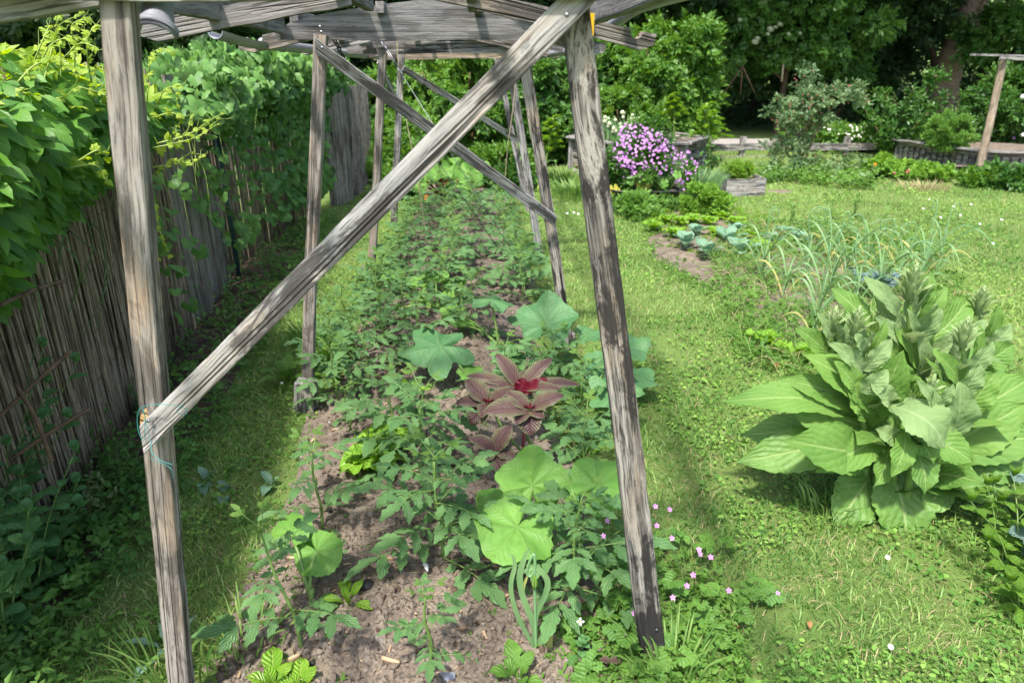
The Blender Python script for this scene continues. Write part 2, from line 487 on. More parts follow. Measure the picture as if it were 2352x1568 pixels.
CREEP_Y = leaf_mat('young_creeper_leaf', (.22, .36, .03), (.40, .50, .05), (.45, .52, .12), 7, 1.6, .03, .3, .4, .4, .42, .3, None, None, 7, .8)
HOP = leaf_mat('hop_leaf', (.055, .15, .035), (.17, .33, .07), None, rough=.5, spec=.3, trans=.3, back=(.10, .18, .07), scale=14, rndk=.9)
PEA = leaf_mat('pea_leaf', (.075, .19, .06), (.13, .28, .09), (.2, .34, .14), 7, 1.4, .02, .35, .5, .3, .3, .3, None, None, 7, .6)
VARI = leaf_mat('variegated_leaf', (.05, .12, .035), (.09, .19, .05), (.15, .24, .08), 6, 1.4, .02, .3, .4, .4, .25, .3, (.50, .52, .28), None, 12, .6)
WEED = leaf_mat('weed_leaf', (.06, .15, .02), (.13, .26, .04), (.17, .3, .07), 6, 1.5, .03, .3, .5, .3, .3, .4, None, None, 12, .9)
WEED_D = leaf_mat('dark_weed_leaf', (.06, .16, .03), (.14, .28, .05), (.12, .22, .05), 6, 1.5, .03, .35, .5, .3, .3, .4, None, None, 12, .9)
LETT = leaf_mat('lettuce_leaf', (.15, .33, .025), (.25, .45, .045), (.36, .52, .12), 7, 1.2, .06, .5, .4, .4, .35, .8, None, None, 9, .6)
CABB = leaf_mat('cabbage_leaf', (.12, .235, .14), (.19, .33, .21), (.34, .44, .32), 7, 1.4, .04, .6, .5, .35, .18, .5, None, None, 7, .5)
KALE = leaf_mat('kale_leaf', (.10, .175, .15), (.18, .27, .24), (.25, .36, .28), 9, 1.4, .04, .6, .55, .3, .12, 1.0, None, None, 20, .5, 130)
MINT = leaf_mat('balm_leaf', (.13, .28, .03), (.22, .40, .055), (.16, .30, .05), 7, 1.6, .03, .5, .5, .3, .32, .9, None, None, 9, .6)
GARL = leaf_mat('garlic_leaf', (.11, .22, .085), (.20, .33, .13), None, rough=.45, trans=.2, scale=5)
GARL_Y = leaf_mat('yellowing_garlic_leaf', (.28, .30, .08), (.45, .42, .15), None, rough=.6, trans=.25, scale=5)
SCAPE = plain('garlic_scape', (.16, .30, .13), .4, .4, .15, 10, .05)
STRAW = leaf_mat('strawberry_leaf', (.12, .27, .03), (.22, .40, .05), (.2, .36, .08), 7, 1.6, .03, .3, .5, .3, .3, .5)
GRASS = leaf_mat('grass_blade', (.075, .18, .035), (.26, .385, .105), None, rough=.5, spec=.3, trans=.35, scale=1.3, rndk=1.0)
CLOV = leaf_mat('clover_leaf', (.08, .205, .03), (.25, .41, .08), (.22, .34, .09), 5, 1.5, .03, .3, .55, .25, .3, .3, None, None, 2, 1.0)
STRAWDRY = leaf_mat('dry_straw', (.30, .24, .12), (.46, .38, .22), None, rough=.7, trans=.2, scale=5)
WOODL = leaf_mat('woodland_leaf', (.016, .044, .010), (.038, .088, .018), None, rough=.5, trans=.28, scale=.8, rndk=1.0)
BUSH_L = leaf_mat('light_bush_leaf', (.065, .16, .02), (.125, .25, .035), None, rough=.45, trans=.33, scale=2.0, rndk=.9)
BUSH_M = leaf_mat('mid_bush_leaf', (.04, .115, .02), (.085, .19, .03), None, rough=.45, trans=.3, scale=2.0, rndk=.9)
BUSH_R = leaf_mat('rose_leaf', (.08, .15, .055), (.18, .27, .11), None, rough=.45, trans=.25, scale=2.0, rndk=1.0)
FEATH = leaf_mat('feathery_leaf', (.09, .21, .03), (.17, .32, .06), None, rough=.5, trans=.3, scale=3.0)
PURPLE = leaf_mat('mauve_petal', (.54, .24, .58), (.76, .46, .78), (.42, .14, .46), 4, 1, .05, .4, .5, .3, .35, .1)
PINK = leaf_mat('pink_petal', (.60, .24, .58), (.78, .40, .75), (.4, .08, .4), 5, .6, .02, .5, .5, .3, .35, .1)
WPETAL = leaf_mat('white_petal', (.72, .74, .70), (.82, .82, .78), None, rough=.6, trans=.3)
CREAM = plain('cream_floret', (.42, .46, .28), .7, .2, .2, 90, .5)
ORANGE = leaf_mat('orange_petal', (.80, .22, .01), (.85, .34, .02), None, rough=.5, trans=.3)
REDB = plain('red_bud', (.32, .10, .08), .5, .4, .2)
YELC = plain('yellow_flower_centre', (.75, .45, .02), .7, .2, .2)
YLEAF = leaf_mat('yellowing_leaf', (.50, .42, .04), (.62, .50, .08), (.3, .36, .08), 6, 1.4, .03, .5, .5, .3, .3, .3, (.34, .38, .06))
BLEAF = leaf_mat('dry_brown_leaf', (.30, .14, .05), (.42, .20, .09), None, rough=.7, trans=.2)
def squash_mat(name, a, b, vein):
    s = NT(name); co = s.objco()
    uv = s.n('SeparateXYZ', {0: s.n('UVMap').outputs[0]})
    nz = s.noise(co, 7, 3)
    orn = s.n('ObjectInfo').outputs['Random']
    col = s.mix(s.math('ADD', s.ramp(nz, .3, .7), s.math('SUBTRACT', s.math('MULTIPLY', orn, .6), .3), clamp=True), a, b)
    # UV.x = angle (0..1), UV.y = radius; seven main veins, forking near the rim
    an = s.math('MULTIPLY', uv.outputs[0], 7.0)
    fr = s.math('ABSOLUTE', s.math('SUBTRACT', s.math('FRACT', an), .5))
    wv = s.math('DIVIDE', .035, s.math('ADD', uv.outputs[1], .12))
    v1 = s.n('MapRange', {0: fr, 1: 0.0, 2: wv, 3: 1.0, 4: 0.0}, clamp=True).outputs[0]
    q = s.math('SUBTRACT', s.math('MULTIPLY', uv.outputs[1], 5.5), s.math('MULTIPLY', fr, 4.5))
    f2 = s.math('ABSOLUTE', s.math('SUBTRACT', s.math('FRACT', q), .5))
    v2 = s.math('MULTIPLY', s.ramp(f2, 0, .07, 1, 0), s.ramp(fr, .42, .2, 0, .8))
    v = s.math('MAXIMUM', v1, v2)
    col = s.mix(s.math('MULTIPLY', v, .42), col, vein)
    cell = s.n('TexVoronoi', {'Vector': co, 'Scale': 45.0}, feature='SMOOTH_F1').outputs[0]
    h = s.math('SUBTRACT', s.math('MULTIPLY', s.math('SUBTRACT', 1.0, v), .8), cell)
    p = s.pbr(col, .55, .3, s.bump(h, .6, .006))
    tl = s.n('BsdfTranslucent', {0: s.n('HueSaturation', {'Hue': .485, 'Saturation': 1.1, 'Value': 1.6, 'Color': col}).outputs[0]}).outputs[0]
    return s.done(s.n('MixShader', {0: .22, 1: p, 2: tl}).outputs[0])
SQ_B = squash_mat('bluish_squash_leaf', (.065, .17, .06), (.11, .24, .085), (.24, .37, .18))
SQ_G = squash_mat('green_squash_leaf', (.10, .24, .035), (.16, .32, .06), (.30, .46, .14))

def ground_mat(name, soil=False):
    s = NT(name)
    co = s.n('TexCoord').outputs['Object']
    n1 = s.noise(co, 1.1, 5); n2 = s.noise(co, 14, 6, .65); n3 = s.noise(co, 95, 4, .7)
    if soil:
        c = s.mix(s.ramp(n1, .3, .7), (.125, .098, .075), (.195, .156, .122))
        c = s.mix(s.ramp(n2, .42, .7), c, (.26, .215, .165))
        c = s.mix(s.ramp(n3, .55, .75), c, (.07, .055, .042))
        h = s.math('ADD', s.math('MULTIPLY', n2, .6), s.math('MULTIPLY', n3, .6))
        v = s.n('TexVoronoi', {'Vector': co, 'Scale': 70.0}).outputs[0]
        h = s.math('SUBTRACT', h, s.math('MULTIPLY', v, .8))
        return s.done(s.pbr(c, .93, .12, s.bump(h, .9, .012)))
    c = s.mix(s.ramp(n1, .35, .65), (.095, .16, .036), (.165, .245, .062))
    c = s.mix(s.math('MULTIPLY', s.ramp(n2, .50, .72), .55), c, (.15, .13, .06))
    c = s.mix(s.math('MULTIPLY', s.ramp(n3, .5, .75), .6), c, (.055, .10, .018))
    # summer-dry, yellower turf in broad patches
    n4 = s.noise(co, .45, 3)
    c = s.mix(s.math('MULTIPLY', s.ramp(n4, .5, .66), .35), c, (.26, .29, .10))
    h = s.math('ADD', n2, n3)
    return s.done(s.pbr(c, .9, .15, s.bump(h, .8, .02)))
TURF = ground_mat('turf')
SOIL = ground_mat('soil', True)
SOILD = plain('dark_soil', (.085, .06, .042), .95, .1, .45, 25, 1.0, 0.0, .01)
FOREST = plain('forest_floor', (.045, .05, .022), .95, .1, .5, 3, .6, 0, .05)
ROADM = plain('pale_track', (.30, .28, .25), .9, .1, .15, 4, .3)
# ------------------------------------------------------------------ ground
def rowx(y):            # centre line of the long bed and the pergola
    return -0.235 - 0.0466 * y
def gz(x, y):
    return 0.012 * noise3(np.asarray(x)*1.3, np.asarray(y)*1.3, 0, 5)
def bed_half(y, side):
    return 0.60 + 0.05 * noise3(np.asarray(y)*1.7, side*9.0, 0, 11) + (0.06 if side > 0 else 0.0)
def bedz(x, y):
    x = np.asarray(x, float); y = np.asarray(y, float)
    u = np.abs(x - rowx(y)) / np.where(x > rowx(y), bed_half(y, 1), bed_half(y, -1))
    m = np.clip(1 - u**2.6, -1, 1) * 0.075
    e = np.clip((y - 0.3) * 3, 0, 1) * np.clip((10.8 - y) * 2, 0, 1)
    m = np.where(m > 0, m * e, m) - 0.012
    return m + (0.016 * fbm(x*5, y*5, 0, 21, 3) + 0.007 * fbm(x*28, y*28, 0, 25, 3)) * np.clip(1.25-u, 0, 1)

def grid(xs, ys, zf):
    X, Y = np.meshgrid(xs, ys, indexing='ij')
    V = np.stack([X, Y, zf(X, Y)], -1).reshape(-1, 3)
    i, j = np.meshgrid(np.arange(len(xs)-1), np.arange(len(ys)-1), indexing='ij')
    a = (i*len(ys)+j).ravel()
    return V, np.stack([a, a+len(ys), a+len(ys)+1, a+1], 1), V[:, :2]

def _spaced(lo, hi, n, k):
    t = np.linspace(-1, 1, n); return (lo+hi)/2 + (hi-lo)/2 * np.sign(t)*np.abs(t)**k
gx = _spaced(-90, 90, 150, 2.4)
gy = np.concatenate([np.linspace(-40, -1, 12), np.linspace(-.8, 20, 130), np.linspace(21, 120, 22)])
def gz_all(x, y):
    far = np.clip((y-27)/60, 0, 1)
    return gz(x, y) + far * 9.0 + 0.05*noise3(x*.25, y*.25, 0, 8)*np.clip((y-9)/4, 0, 1)
g = MB(); g.add(*grid(gx, gy, gz_all)); tag(g.build('ground', [TURF]), kind='structure')

u = np.linspace(-1.12, 1.12, 190)
ys = 0.25 + 10.6 * np.linspace(0, 1, 420)**1.7
U_, Y_ = np.meshgrid(u, ys, indexing='ij')
XX = rowx(Y_) + U_ * np.where(U_ > 0, bed_half(Y_, 1), bed_half(Y_, -1))
V = np.stack([XX, Y_, bedz(XX, Y_)], -1).reshape(-1, 3)
i, j = np.meshgrid(np.arange(len(u)-1), np.arange(len(ys)-1), indexing='ij')
a = (i*len(ys)+j).ravel()
g = MB(); g.add(V, np.stack([a, a+len(ys), a+len(ys)+1, a+1], 1), V[:, :2])
tag(g.build('soil_bed', [SOIL]), kind='structure')

PATCH = []
def soil_patch(name, pts, mat, h=0.03, seed=0, nr=14, na=72):
    c = np.mean([(p.x, p.y) for p in pts], axis=0)
    pp = np.array([(p.x, p.y) for p in pts] + [(pts[0].x, pts[0].y)])
    d = np.concatenate([[0], np.cumsum(np.linalg.norm(np.diff(pp, axis=0), axis=1))])
    t = np.linspace(0, d[-1], na, endpoint=False)
    ed = np.stack([np.interp(t, d, pp[:, 0]), np.interp(t, d, pp[:, 1])], 1)
    ed = c + (ed-c) * (1 + .10*fbm(np.cos(np.arange(na)/na*6.28)*3, np.sin(np.arange(na)/na*6.28)*3, seed, seed, 3))[:, None]
    V = [[c[0], c[1], h]]
    for r in range(1, nr+1):
        f = r/nr
        q = c + (ed-c)*f
        z = h*(1-f**3) - .004*(f > .97) + .012*fbm(q[:, 0]*9, q[:, 1]*9, 0, seed, 4)*(1-f**4) + 0.014*(1-f) + .006
        z = np.where(f > .97, -.012, z)
        V += [[q[k, 0], q[k, 1], z[k]] for k in range(na)]
    F = [(0, 1+k, 1+(k+1) % na, -1) for k in range(na)]
    for r in range(nr-1):
        for k in range(na):
            F.append((1+r*na+k, 1+(r+1)*na+k, 1+(r+1)*na+(k+1) % na, 1+r*na+(k+1) % na))
    V = np.array(V)
    m = MB(); m.add(V, np.array(F), V[:, :2]); tag(m.build(name, [mat]), kind='structure')
    PATCH.append(ed)
def inpoly(x, y, poly):
    r = np.zeros(np.shape(x), bool); n = len(poly)
    for k in range(n):
        x1, y1 = poly[k]; x2, y2 = poly[(k+1) % n]
        c = ((y1 > y) != (y2 > y)) & (x < (x2-x1)*(y-y1)/((y2-y1) if y2 != y1 else 1e-9)+x1)
        r ^= c
    return r
soil_patch('soil_side_bed', [G(*p) for p in [(1475, 492), (1520, 600), (1650, 680), (1850, 800), (2150, 840), (2150, 660), (1900, 560), (1740, 500), (1600, 470)]], SOIL, .03, 3)
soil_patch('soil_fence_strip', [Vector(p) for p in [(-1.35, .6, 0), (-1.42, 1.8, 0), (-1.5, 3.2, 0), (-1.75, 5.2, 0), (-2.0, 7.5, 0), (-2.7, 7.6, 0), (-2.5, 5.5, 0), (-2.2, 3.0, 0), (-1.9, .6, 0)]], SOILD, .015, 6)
# worn bare spots in the turf
for k, (px, py, r) in enumerate([(1790, 440, .12)]):
    c = G(px, py)
    soil_patch('bare_soil_spot', [c + Vector((math.cos(t)*r*1.5, math.sin(t)*r, 0)) for t in np.linspace(0, 6.28, 8, endpoint=False)], SOIL, .0, 30+k, 4, 18)
# pale track beyond the rail fence
g = MB(); g.add(*grid(np.linspace(.5, 16, 30), np.array([14.6, 15.3, 16.2]), lambda x, y: .05 + 0*x)); tag(g.build('track', [ROADM]), kind='structure')

# ------------------------------------------------------------------ timber
def board_geo(L, w0, t0, w1=None, t1=None, cut0=0.0, cut1=0.0, seed=0, rough=1.0, ch=.12):
    w1 = w1 or w0; t1 = t1 or t0
    n = max(6, int(L / .035))
    c = ch
    sec = np.array([(-1, -1+c), (-1+c, -1), (-.4, -1.0), (.4, -1.0), (1-c, -1), (1, -1+c), (1, 1-c), (1-c, 1), (.4, 1.0), (-.4, 1.0), (-1+c, 1), (-1, 1-c)])
    x = np.linspace(0, L, n+1)
    V = []
    for i, xx in enumerate(x):
        f = xx / L
        w = (w0+(w1-w0)*f)/2; t = (t0+(t1-t0)*f)/2
        z = sec[:, 1]*w; y = sec[:, 0]*t
        # (local Y = thickness, local Z = width)
        wn = min(w, .035)
        dz = .05*wn*noise3(xx*7+seed, sec[:, 0]*.6, sec[:, 1]*1.0, seed)+.04*wn*noise3(xx*22+seed, sec[:, 0]*2, sec[:, 1]*2, seed+1)
        dy = .05*t*noise3(xx*9, sec[:, 0]*2, sec[:, 1]*2+seed, seed+2)
        bow = .006*noise3(xx*1.3+seed*3, 0, 0, seed+4)
        zz = z + dz*rough*np.sign(sec[:, 1]) + bow; yy = y + dy*rough
        xo = xx + (1-f)**12*cut0*zz*1.0 + f**12*cut1*zz
        V.append(np.stack([np.broadcast_to(xo, zz.shape), yy, zz], 1))
    V = np.concatenate(V); k = len(sec); F = []
    for i in range(n):
        for j in range(k):
            F.append((i*k+j, (i+1)*k+j, (i+1)*k+(j+1) % k, i*k+(j+1) % k))
    e = len(V)
    V = np.vstack([V, V[:k].mean(0), V[-k:].mean(0)])
    for j in range(k):
        F.append((j, (j+1) % k, e, -1)); F.append((n*k+(j+1) % k, n*k+j, e+1, -1))
    return V, np.array(F), V[:, :2]
def boardM(p0, p1, face):
    p0, p1 = Vector(p0), Vector(p1)
    x = (p1-p0).normalized(); f = Vector(face); y = (f - x*f.dot(x)).normalized(); z = x.cross(y)
    return Matrix(((x.x, y.x, z.x, p0.x), (x.y, y.y, z.y, p0.y), (x.z, y.z, z.z, p0.z), (0, 0, 0, 1)))
_bs = [0]
def board(name, p0, p1, w, t, face=(0, -1, 0), mat=None, parent=None, off=(0, 0, 0), **k):
    _bs[0] += 1
    L = (Vector(p1)-Vector(p0)).length
    m = MB(); m.add(*board_geo(L, w, t, seed=_bs[0]*7 % 97, **k))
    M = TR(-Vector(off)) @ boardM(p0, p1, face)
    return m.build(name, [mat or WOOD], parent, False, M)
def strip_board(name, xs, lo, hi, t, M, mat, parent, off=(0, 0, 0)):
    """flat board with any upper and lower edge: local X along, Z up, thickness Y"""
    n = len(xs)
    V = [(xs[i], y, (lo, hi)[k][i]) for i in range(n) for y in (-t/2, t/2) for k in (0, 1)]
    F = []
    for i in range(n-1):
        a, b = i*4, i*4+4
        F += [(a, b, b+1, a+1), (a+2, a+3, b+3, b+2), (a+1, b+1, b+3, a+3), (a, a+2, b+2, b)]
    F += [(0, 1, 3, 2), (4*n-4, 4*n-2, 4*n-1, 4*n-3)]
    V = np.array(V); m = MB(); m.add(V, np.array(F), V[:, :2])
    return m.build(name, [mat], parent, False, TR(-Vector(off)) @ M)

# ------------------------------------------------------------------ pergola
PO = Vector((rowx(1.4), 1.4, 0))
per = thing('pergola', 'weathered grey timber pergola of splayed posts and crossing braces standing over the vegetable bed', 'pergola', PO)
def post(pxb, pyb, yb, pxt, pyt, yt, w0, w1, t, mat, ztop=1.72, face=(0, -1, 0)):
    b, tp = P(pxb, pyb, yb), P(pxt, pyt, yt)
    d = (tp-b).normalized()
    b2 = b + d*((-.06 - b.z)/d.z); t2 = b + d*((ztop-b.z)/d.z)
    board('post', b2, t2, w0, t, face, mat, per, PO, w1=w1)
    return b2, t2
FR = []
pl = [(412, 1568, 1.33, 277, 0, 1.33, .054, .054, .036, WOOD_BROWN), (705, 925, 3.16, 737, 92, 3.16, .054, .054, .045, WOOD_BROWN),
      (853, 634, 5.4, 881, 100, 5.4, .06, .055, .05, WOOD_BROWN), (903, 527, 7.16, 922, 126, 7.16, .065, .06, .05, WOOD)]
pr = [(1497, 1500, 1.50, 1322, 0, 1.42, .074, .052, .05, WOOD_DARK), (1306, 800, 3.8, 1204, 128, 3.7, .060, .058, .05, WOOD_DARK),
      (1240, 595, 5.9, 1166, 100, 5.8, .065, .06, .05, WOOD), (1221, 520, 8.0, 1136, 114, 8.0, .06, .06, .05, WOOD)]
for k in range(4):
    FR.append((post(*pl[k]), post(*pr[k])))
# gable boards on the front of the posts
def gable(L0, R0, zl, zr, hc, he, t, mat):
    A = Vector((L0.x, L0.y, zl)); B = Vector((R0.x, R0.y, zr)); L = (B-A).length
    M = boardM(A, B, (0, -1, 0)) @ Matrix.Rotation(0, 4, 'X')
    # local Z of boardM points down or up: make it up
    if M.col[2].z < 0: M = M @ RX(math.pi)
    xs = np.linspace(0, L, 25); hi = he + (hc-he)*np.clip(1-np.abs(xs/L-.5)/.5, 0, 1)**.55
    lo = .003*np.sin(xs*9)
    return strip_board('gable_board', xs, lo, hi, t, M, mat, per, PO)
gable(P(-260, 30, 1.29), P(1700, -5, 1.38), 1.70, 1.715, .15, .06, .028, WOOD)
gable(P(634, 86, 3.10), P(1345, 70, 3.72), 1.697, 1.715, .175, .03, .03, WOOD_BEAM)
gable(P(760, 130, 5.35), P(1300, 118, 5.85), 1.672, 1.70, .19, .08, .03, WOOD)
gable(P(860, 142, 7.1), P(1250, 130, 7.9), 1.645, 1.685, .19, .10, .03, WOOD_TAN)
# rafters with notched, pointed eaves
for rk, yc_ in enumerate((1.55, 2.52, 3.50, 4.5, 5.52, 6.5, 7.5)):
    for sd in (-1, 1):
        if sd > 0 and rk == 0: continue
        jz = .010*math.sin(rk*2.3+sd); of = (.79 if sd < 0 else .885)+.015*math.sin(rk*5.1+sd*2)
        cx = rowx(yc_+sd*of*.33)
        E = Vector((cx+sd*of, yc_+sd*of*.33, 1.678+jz)); T = Vector((rowx(yc_), yc_, 1.678+jz+of*.2))
        if rk == 1 and sd < 0: T = E.lerp(T, .80)
        L = (T-E).length
        M = boardM(E, T, (0, -1, 0))
        if M.col[2].z < 0: M = M @ RX(math.pi)
        xs = np.unique(np.concatenate([np.linspace(0, .05, 6), np.linspace(.05, .12, 16), np.linspace(.12, L-.02, 14)]))
        hi = .030+0*xs; lo = -.030+.022*np.clip(1-xs/.05, 0, 1)
        nt_ = np.sqrt(np.clip(.028**2-(xs-.082)**2, 0, 1))
        hi = hi - nt_*1.1 + .004*noise3(xs*30+rk, 0, 0, rk)
        strip_board('rafter', xs, lo + .003*noise3(xs*14+rk, 0, 0, rk+5), hi, .034, M, (WOOD, WOOD_BEAM, WOOD_BROWN)[(rk+(sd > 0)) % 3], per, PO)
# long purlins
for off, z, w_ in ((-.575, 1.778, .085), (-.205, 1.835, .045), (.215, 1.835, .045), (.62, 1.778, .085)):
    for (a, b) in ((.2, 3.08), (3.22, 5.42), (5.3, 8.2)):
        sx = .004 if a < 1 else (.028 if a < 4 else -.02)
        board('purlin', (rowx(a)+off+sx, a, z), (rowx(b)+off+sx, b, z-.012), w_, .036, (1, 0, 0), WOOD_BEAM, per, PO)
# thin battens on the gable slopes
for (x0, x1, y, z0, z1) in ((-1.02, -.62, 3.10, 1.775, 1.868), (-.18, .35, 3.5, 1.89, 1.815)):
    board('batten', (x0, y, z0), (x1, y+.1, z1), .016, .05, (0, -1, 0), WOOD, per, PO)
# braces
board('brace', P(331, 1001, 1.285), P(1340, -12, 1.375), .049, .026, (0, -1, 0), WOOD, per, PO, cut0=-1.0, cut1=.5)
board('brace', P(724, 103, 3.11), P(1275, 508, 3.68), .052, .024, (0, -1, 0), WOOD, per, PO, cut0=.7, cut1=.5)
board('brace', P(925, 158, 7.1), P(1190, 322, 7.9), .06, .025, (0, -1, 0), WOOD, per, PO)
board('brace', P(870, 140, 6.2), P(915, 245, 6.6), .05, .025, (1, -.3, 0), WOOD, per, PO)
# stub feet
def foot(px0, py0, px1, py1, y, w, t, mat=WOOD_BROWN):
    a, b = P(px0, py0, y), P(px1, py1, y)
    board('post_foot', a, b, w, t, (0, -1, 0), mat, per, PO, rough=1.6)
foot(704, 960, 705, 876, 3.06, .105, .08, WOOD)
foot(848, 645, 850, 615, 5.35, .14, .09)
foot(1496, 1590, 1474, 1420, 1.60, .05, .045)
foot(1313, 835, 1305, 765, 3.86, .075, .06, WOOD_DARK)
# bolts and screws
def disc(name, p, r, d, mat, parent, off, n=(0, -1, 0)):
    V, F, U_ = tube([(0, 0, 0), (0, 0, d)], [r, r*.8], 10)
    M = TR(Vector(p)-Vector(off)) @ Vector(n).to_track_quat('Z', 'Y').to_matrix().to_4x4()
    m = MB(); m.add(V, F, U_); return m.build(name, [mat], parent, True, M)
for (px, py, y) in ((342, 966, 1.268), (1302, 35, 1.345), (1260, 493, 3.655), (740, 110, 3.095), (1510, 1490, 1.468), (1508, 1445, 1.468),
                    (735, 62, 3.105), (738, 74, 3.105), (1190, 45, 3.55), (1185, 58, 3.55)):
    disc('screw', P(px, py, y), .0045 if y < 2 else .007, .003, METAL, per, PO)
# fresh split wound on the near left post
m = MB(); V, F, U_ = leafgeo(.055, .016, 8, 2, 'lance', .0, .0)
m.add(V, F, U_); m.build('split_wound', [PALE_BREAK], per, True, TR(-PO) @ frameM(P(327, 985, 1.302), P(338, 920, 1.302), (0, -1, 0)))
m = MB(); m.add(*box((-.006, -.004, -.02), (.006, .004, .02)))
tag(m.build('strap', [YELLOW], None, False, TR(P(1357, 57, 1.47))), 'short yellow plastic strap hanging behind the top of the near dark post', 'strap')

# ------------------------------------------------------------------ pipes, cable, chain, strings
def half_pipe(pts, r, t=.003, a0=0, a1=180, seg=18):
    p = np.array([tuple(q) for q in pts], float); n = len(p)
    r = np.broadcast_to(r, (n,))
    T = nrm(np.gradient(p, axis=0)); V = []
    ang = np.radians(np.linspace(a0, a1, seg+1))
    for i in range(n):
        x = np.cross(T[i], [0, 0, 1.0]); x /= np.linalg.norm(x); y = np.cross(x, T[i])
        for rr in (r[i], r[i]-t):
            V.append(p[i]+rr*(np.cos(ang)[:, None]*x+np.sin(ang)[:, None]*y))
    V = np.concatenate(V); k = seg+1; F = []
    for i in range(n-1):
        for j in range(seg):
            o, q = i*2*k+j, (i+1)*2*k+j
            F += [(o, o+1, q+1, q), (o+k, q+k, q+k+1, o+k+1)]
        for j in (0, seg):
            o, q = i*2*k+j, (i+1)*2*k+j
            F.append((o, q, q+k, o+k))
    for i in (0, n-1):
        for j in range(seg):
            o = i*2*k+j; F.append((o, o+k, o+k+1, o+1))
    return V, np.array(F), V[:, :2]
B = P(357, 84, 1.42); A = B+Vector((-.008, .105, .150))
ax = (B-A); pts = [A+ax*f for f in (0, .3, .55, .68, .74, .80, .86, .90, .905, .95, 1.0)]
t0 = thing('drain_pipe', 'pale grey plastic pipe end with a wide cut open socket beside the near left post', 'pipe', A)
m = MB(); m.add(*half_pipe([q-A for q in pts], [.025, .026, .027, .028, .030, .031, .033, .034, .036, .037, .037], .0035, -12, 192)); m.build('pipe_half', [PVC], t0, True)
m = MB(); m.add(*half_pipe([A-A+ax*.9, ax*.93, ax*.96], .040, .004, -20, 200)); m.build('socket_ring', [PVC], t0, True)
def lpipe(label, pts, r, trough=None):
    o = Vector(tuple(pts[0])); t = thing('drain_pipe', label, 'pipe', o)
    m = MB(); m.add(*tube([Vector(tuple(q))-o for q in pts], r, 14)); m.build('pipe_run', [PVC], t)
    if trough:
        m = MB(); m.add(*half_pipe([Vector(tuple(q))-o for q in trough], r*1.15, .003, 175, 365)); m.build('trough', [PVC], t)
    q = Vector(tuple(pts[min(2, len(pts)-1)]))-o; q0 = Vector(tuple(pts[1]))-o; d = (q-q0).normalized()
    m = MB(); m.add(*tube([q-d*.03, q-d*.028, q+d*.028, q+d*.03], [r, r*1.14, r*1.14, r], 14)); m.build('pipe_joint', [PVC], t)
def lx(y, off): return rowx(y)+off
lpipe('grey plastic drain pipe lying in the notches of the left rafter ends', [(lx(y, -.71), y+.0, z) for y, z in ((3.28, 1.69), (3.4, 1.688), (3.6, 1.686), (4.4, 1.685), (5.2, 1.68), (7.9, 1.675))], .024,
      [(lx(y, -.71), y, z) for y, z in ((2.7, 1.715), (2.9, 1.702), (3.1, 1.694), (3.3, 1.69))])
lpipe('grey plastic drain pipe curving up over the right rafter ends', curve3([(lx(7.9, .80), 7.9, 1.675), (lx(5, .80), 5, 1.68), (lx(4.1, .80), 4.1, 1.68), P(1352, 80, 3.9), P(1400, 62, 3.2), P(1456, 22, 2.62), P(1500, 3, 2.2), P(1600, -30, 1.6), P(1750, -70, 1.1)], 6), .022)
def ring(c, a, b, r, M=None, n=14):
    th = np.linspace(0, 2*np.pi, n+1)
    p = np.stack([a*np.cos(th), 0*th, b*np.sin(th)], 1)
    V, F, U_ = tube(p, r, 6, False)
    V = V @ np.array((M or Matrix.Identity(3)))[:3, :3].T + np.array(c)
    return V, F, U_
c0, c1 = P(764, 84, 3.3), P(797, 148, 3.45)
t = thing('chain', 'dark steel link chain hanging below the second gable board', 'chain', c0)
for k in range(8):
    f = k/7; q = (c1-c0)*f
    m = MB(); m.add(*ring((0, 0, 0), .009, .020, .0032)); m.build('link', [CHAIN], t, True, TR(q) @ (c1-c0).to_track_quat('Z', 'Y').to_matrix().to_4x4() @ RZ(R(90*(k % 2)+20)))
c0 = P(882, 105, 5.25); c1 = P(1200, 615, 5.1)
t = thing('guy_cable', 'taut pale steel cable with shiny turnbuckle running down into the bed', 'cable', c0)
d = (c1-c0).normalized()
m = MB(); m.add(*tube([d*.23, c1-c0], .0022, 5)); m.build('wire_rope', [METAL], t)
for s, (aa, bb) in ((.0, (.014, .03)), (.20, (.011, .026))):
    m = MB(); m.add(*ring((0, 0, 0), aa, bb, .005)); m.build('eye', [METAL], t, True, TR(d*s) @ d.to_track_quat('Z', 'Y').to_matrix().to_4x4())
for s in (-1, 1):
    m = MB(); m.add(*tube([d*.03+Vector((s*.007, 0, 0)), d*.18+Vector((s*.007, 0, 0))], .004, 6)); m.build('turnbuckle', [METAL], t)
def line(name, label, cat, pts, r, mat, sides=5):
    o = Vector(tuple(pts[0])); m = MB(); m.add(*tube([Vector(tuple(q))-o for q in pts], r, sides))
    return tag(m.build(name, [mat], None, True, TR(o)), label, cat)
line('guy_cable', 'thin dark cable crossing down to the right behind the pale one', 'cable', [P(888, 200, 6.4), P(1165, 600, 5.3)], .003, RUBBER)
line('twine', 'straw coloured twine hanging beside the third left post', 'string', curve3([P(911, 85, 5.3), P(918, 180, 5.3), P(938, 300, 5.28), P(962, 420, 5.25), P(975, 530, 5.3)]), .0035, TWINE)
line('twine', 'straw coloured twine hanging between the far right posts', 'string', curve3([P(1189, 138, 5.4), P(1178, 250, 5.4), P(1166, 340, 5.4), P(1160, 412, 5.4)]), .0035, TWINE)
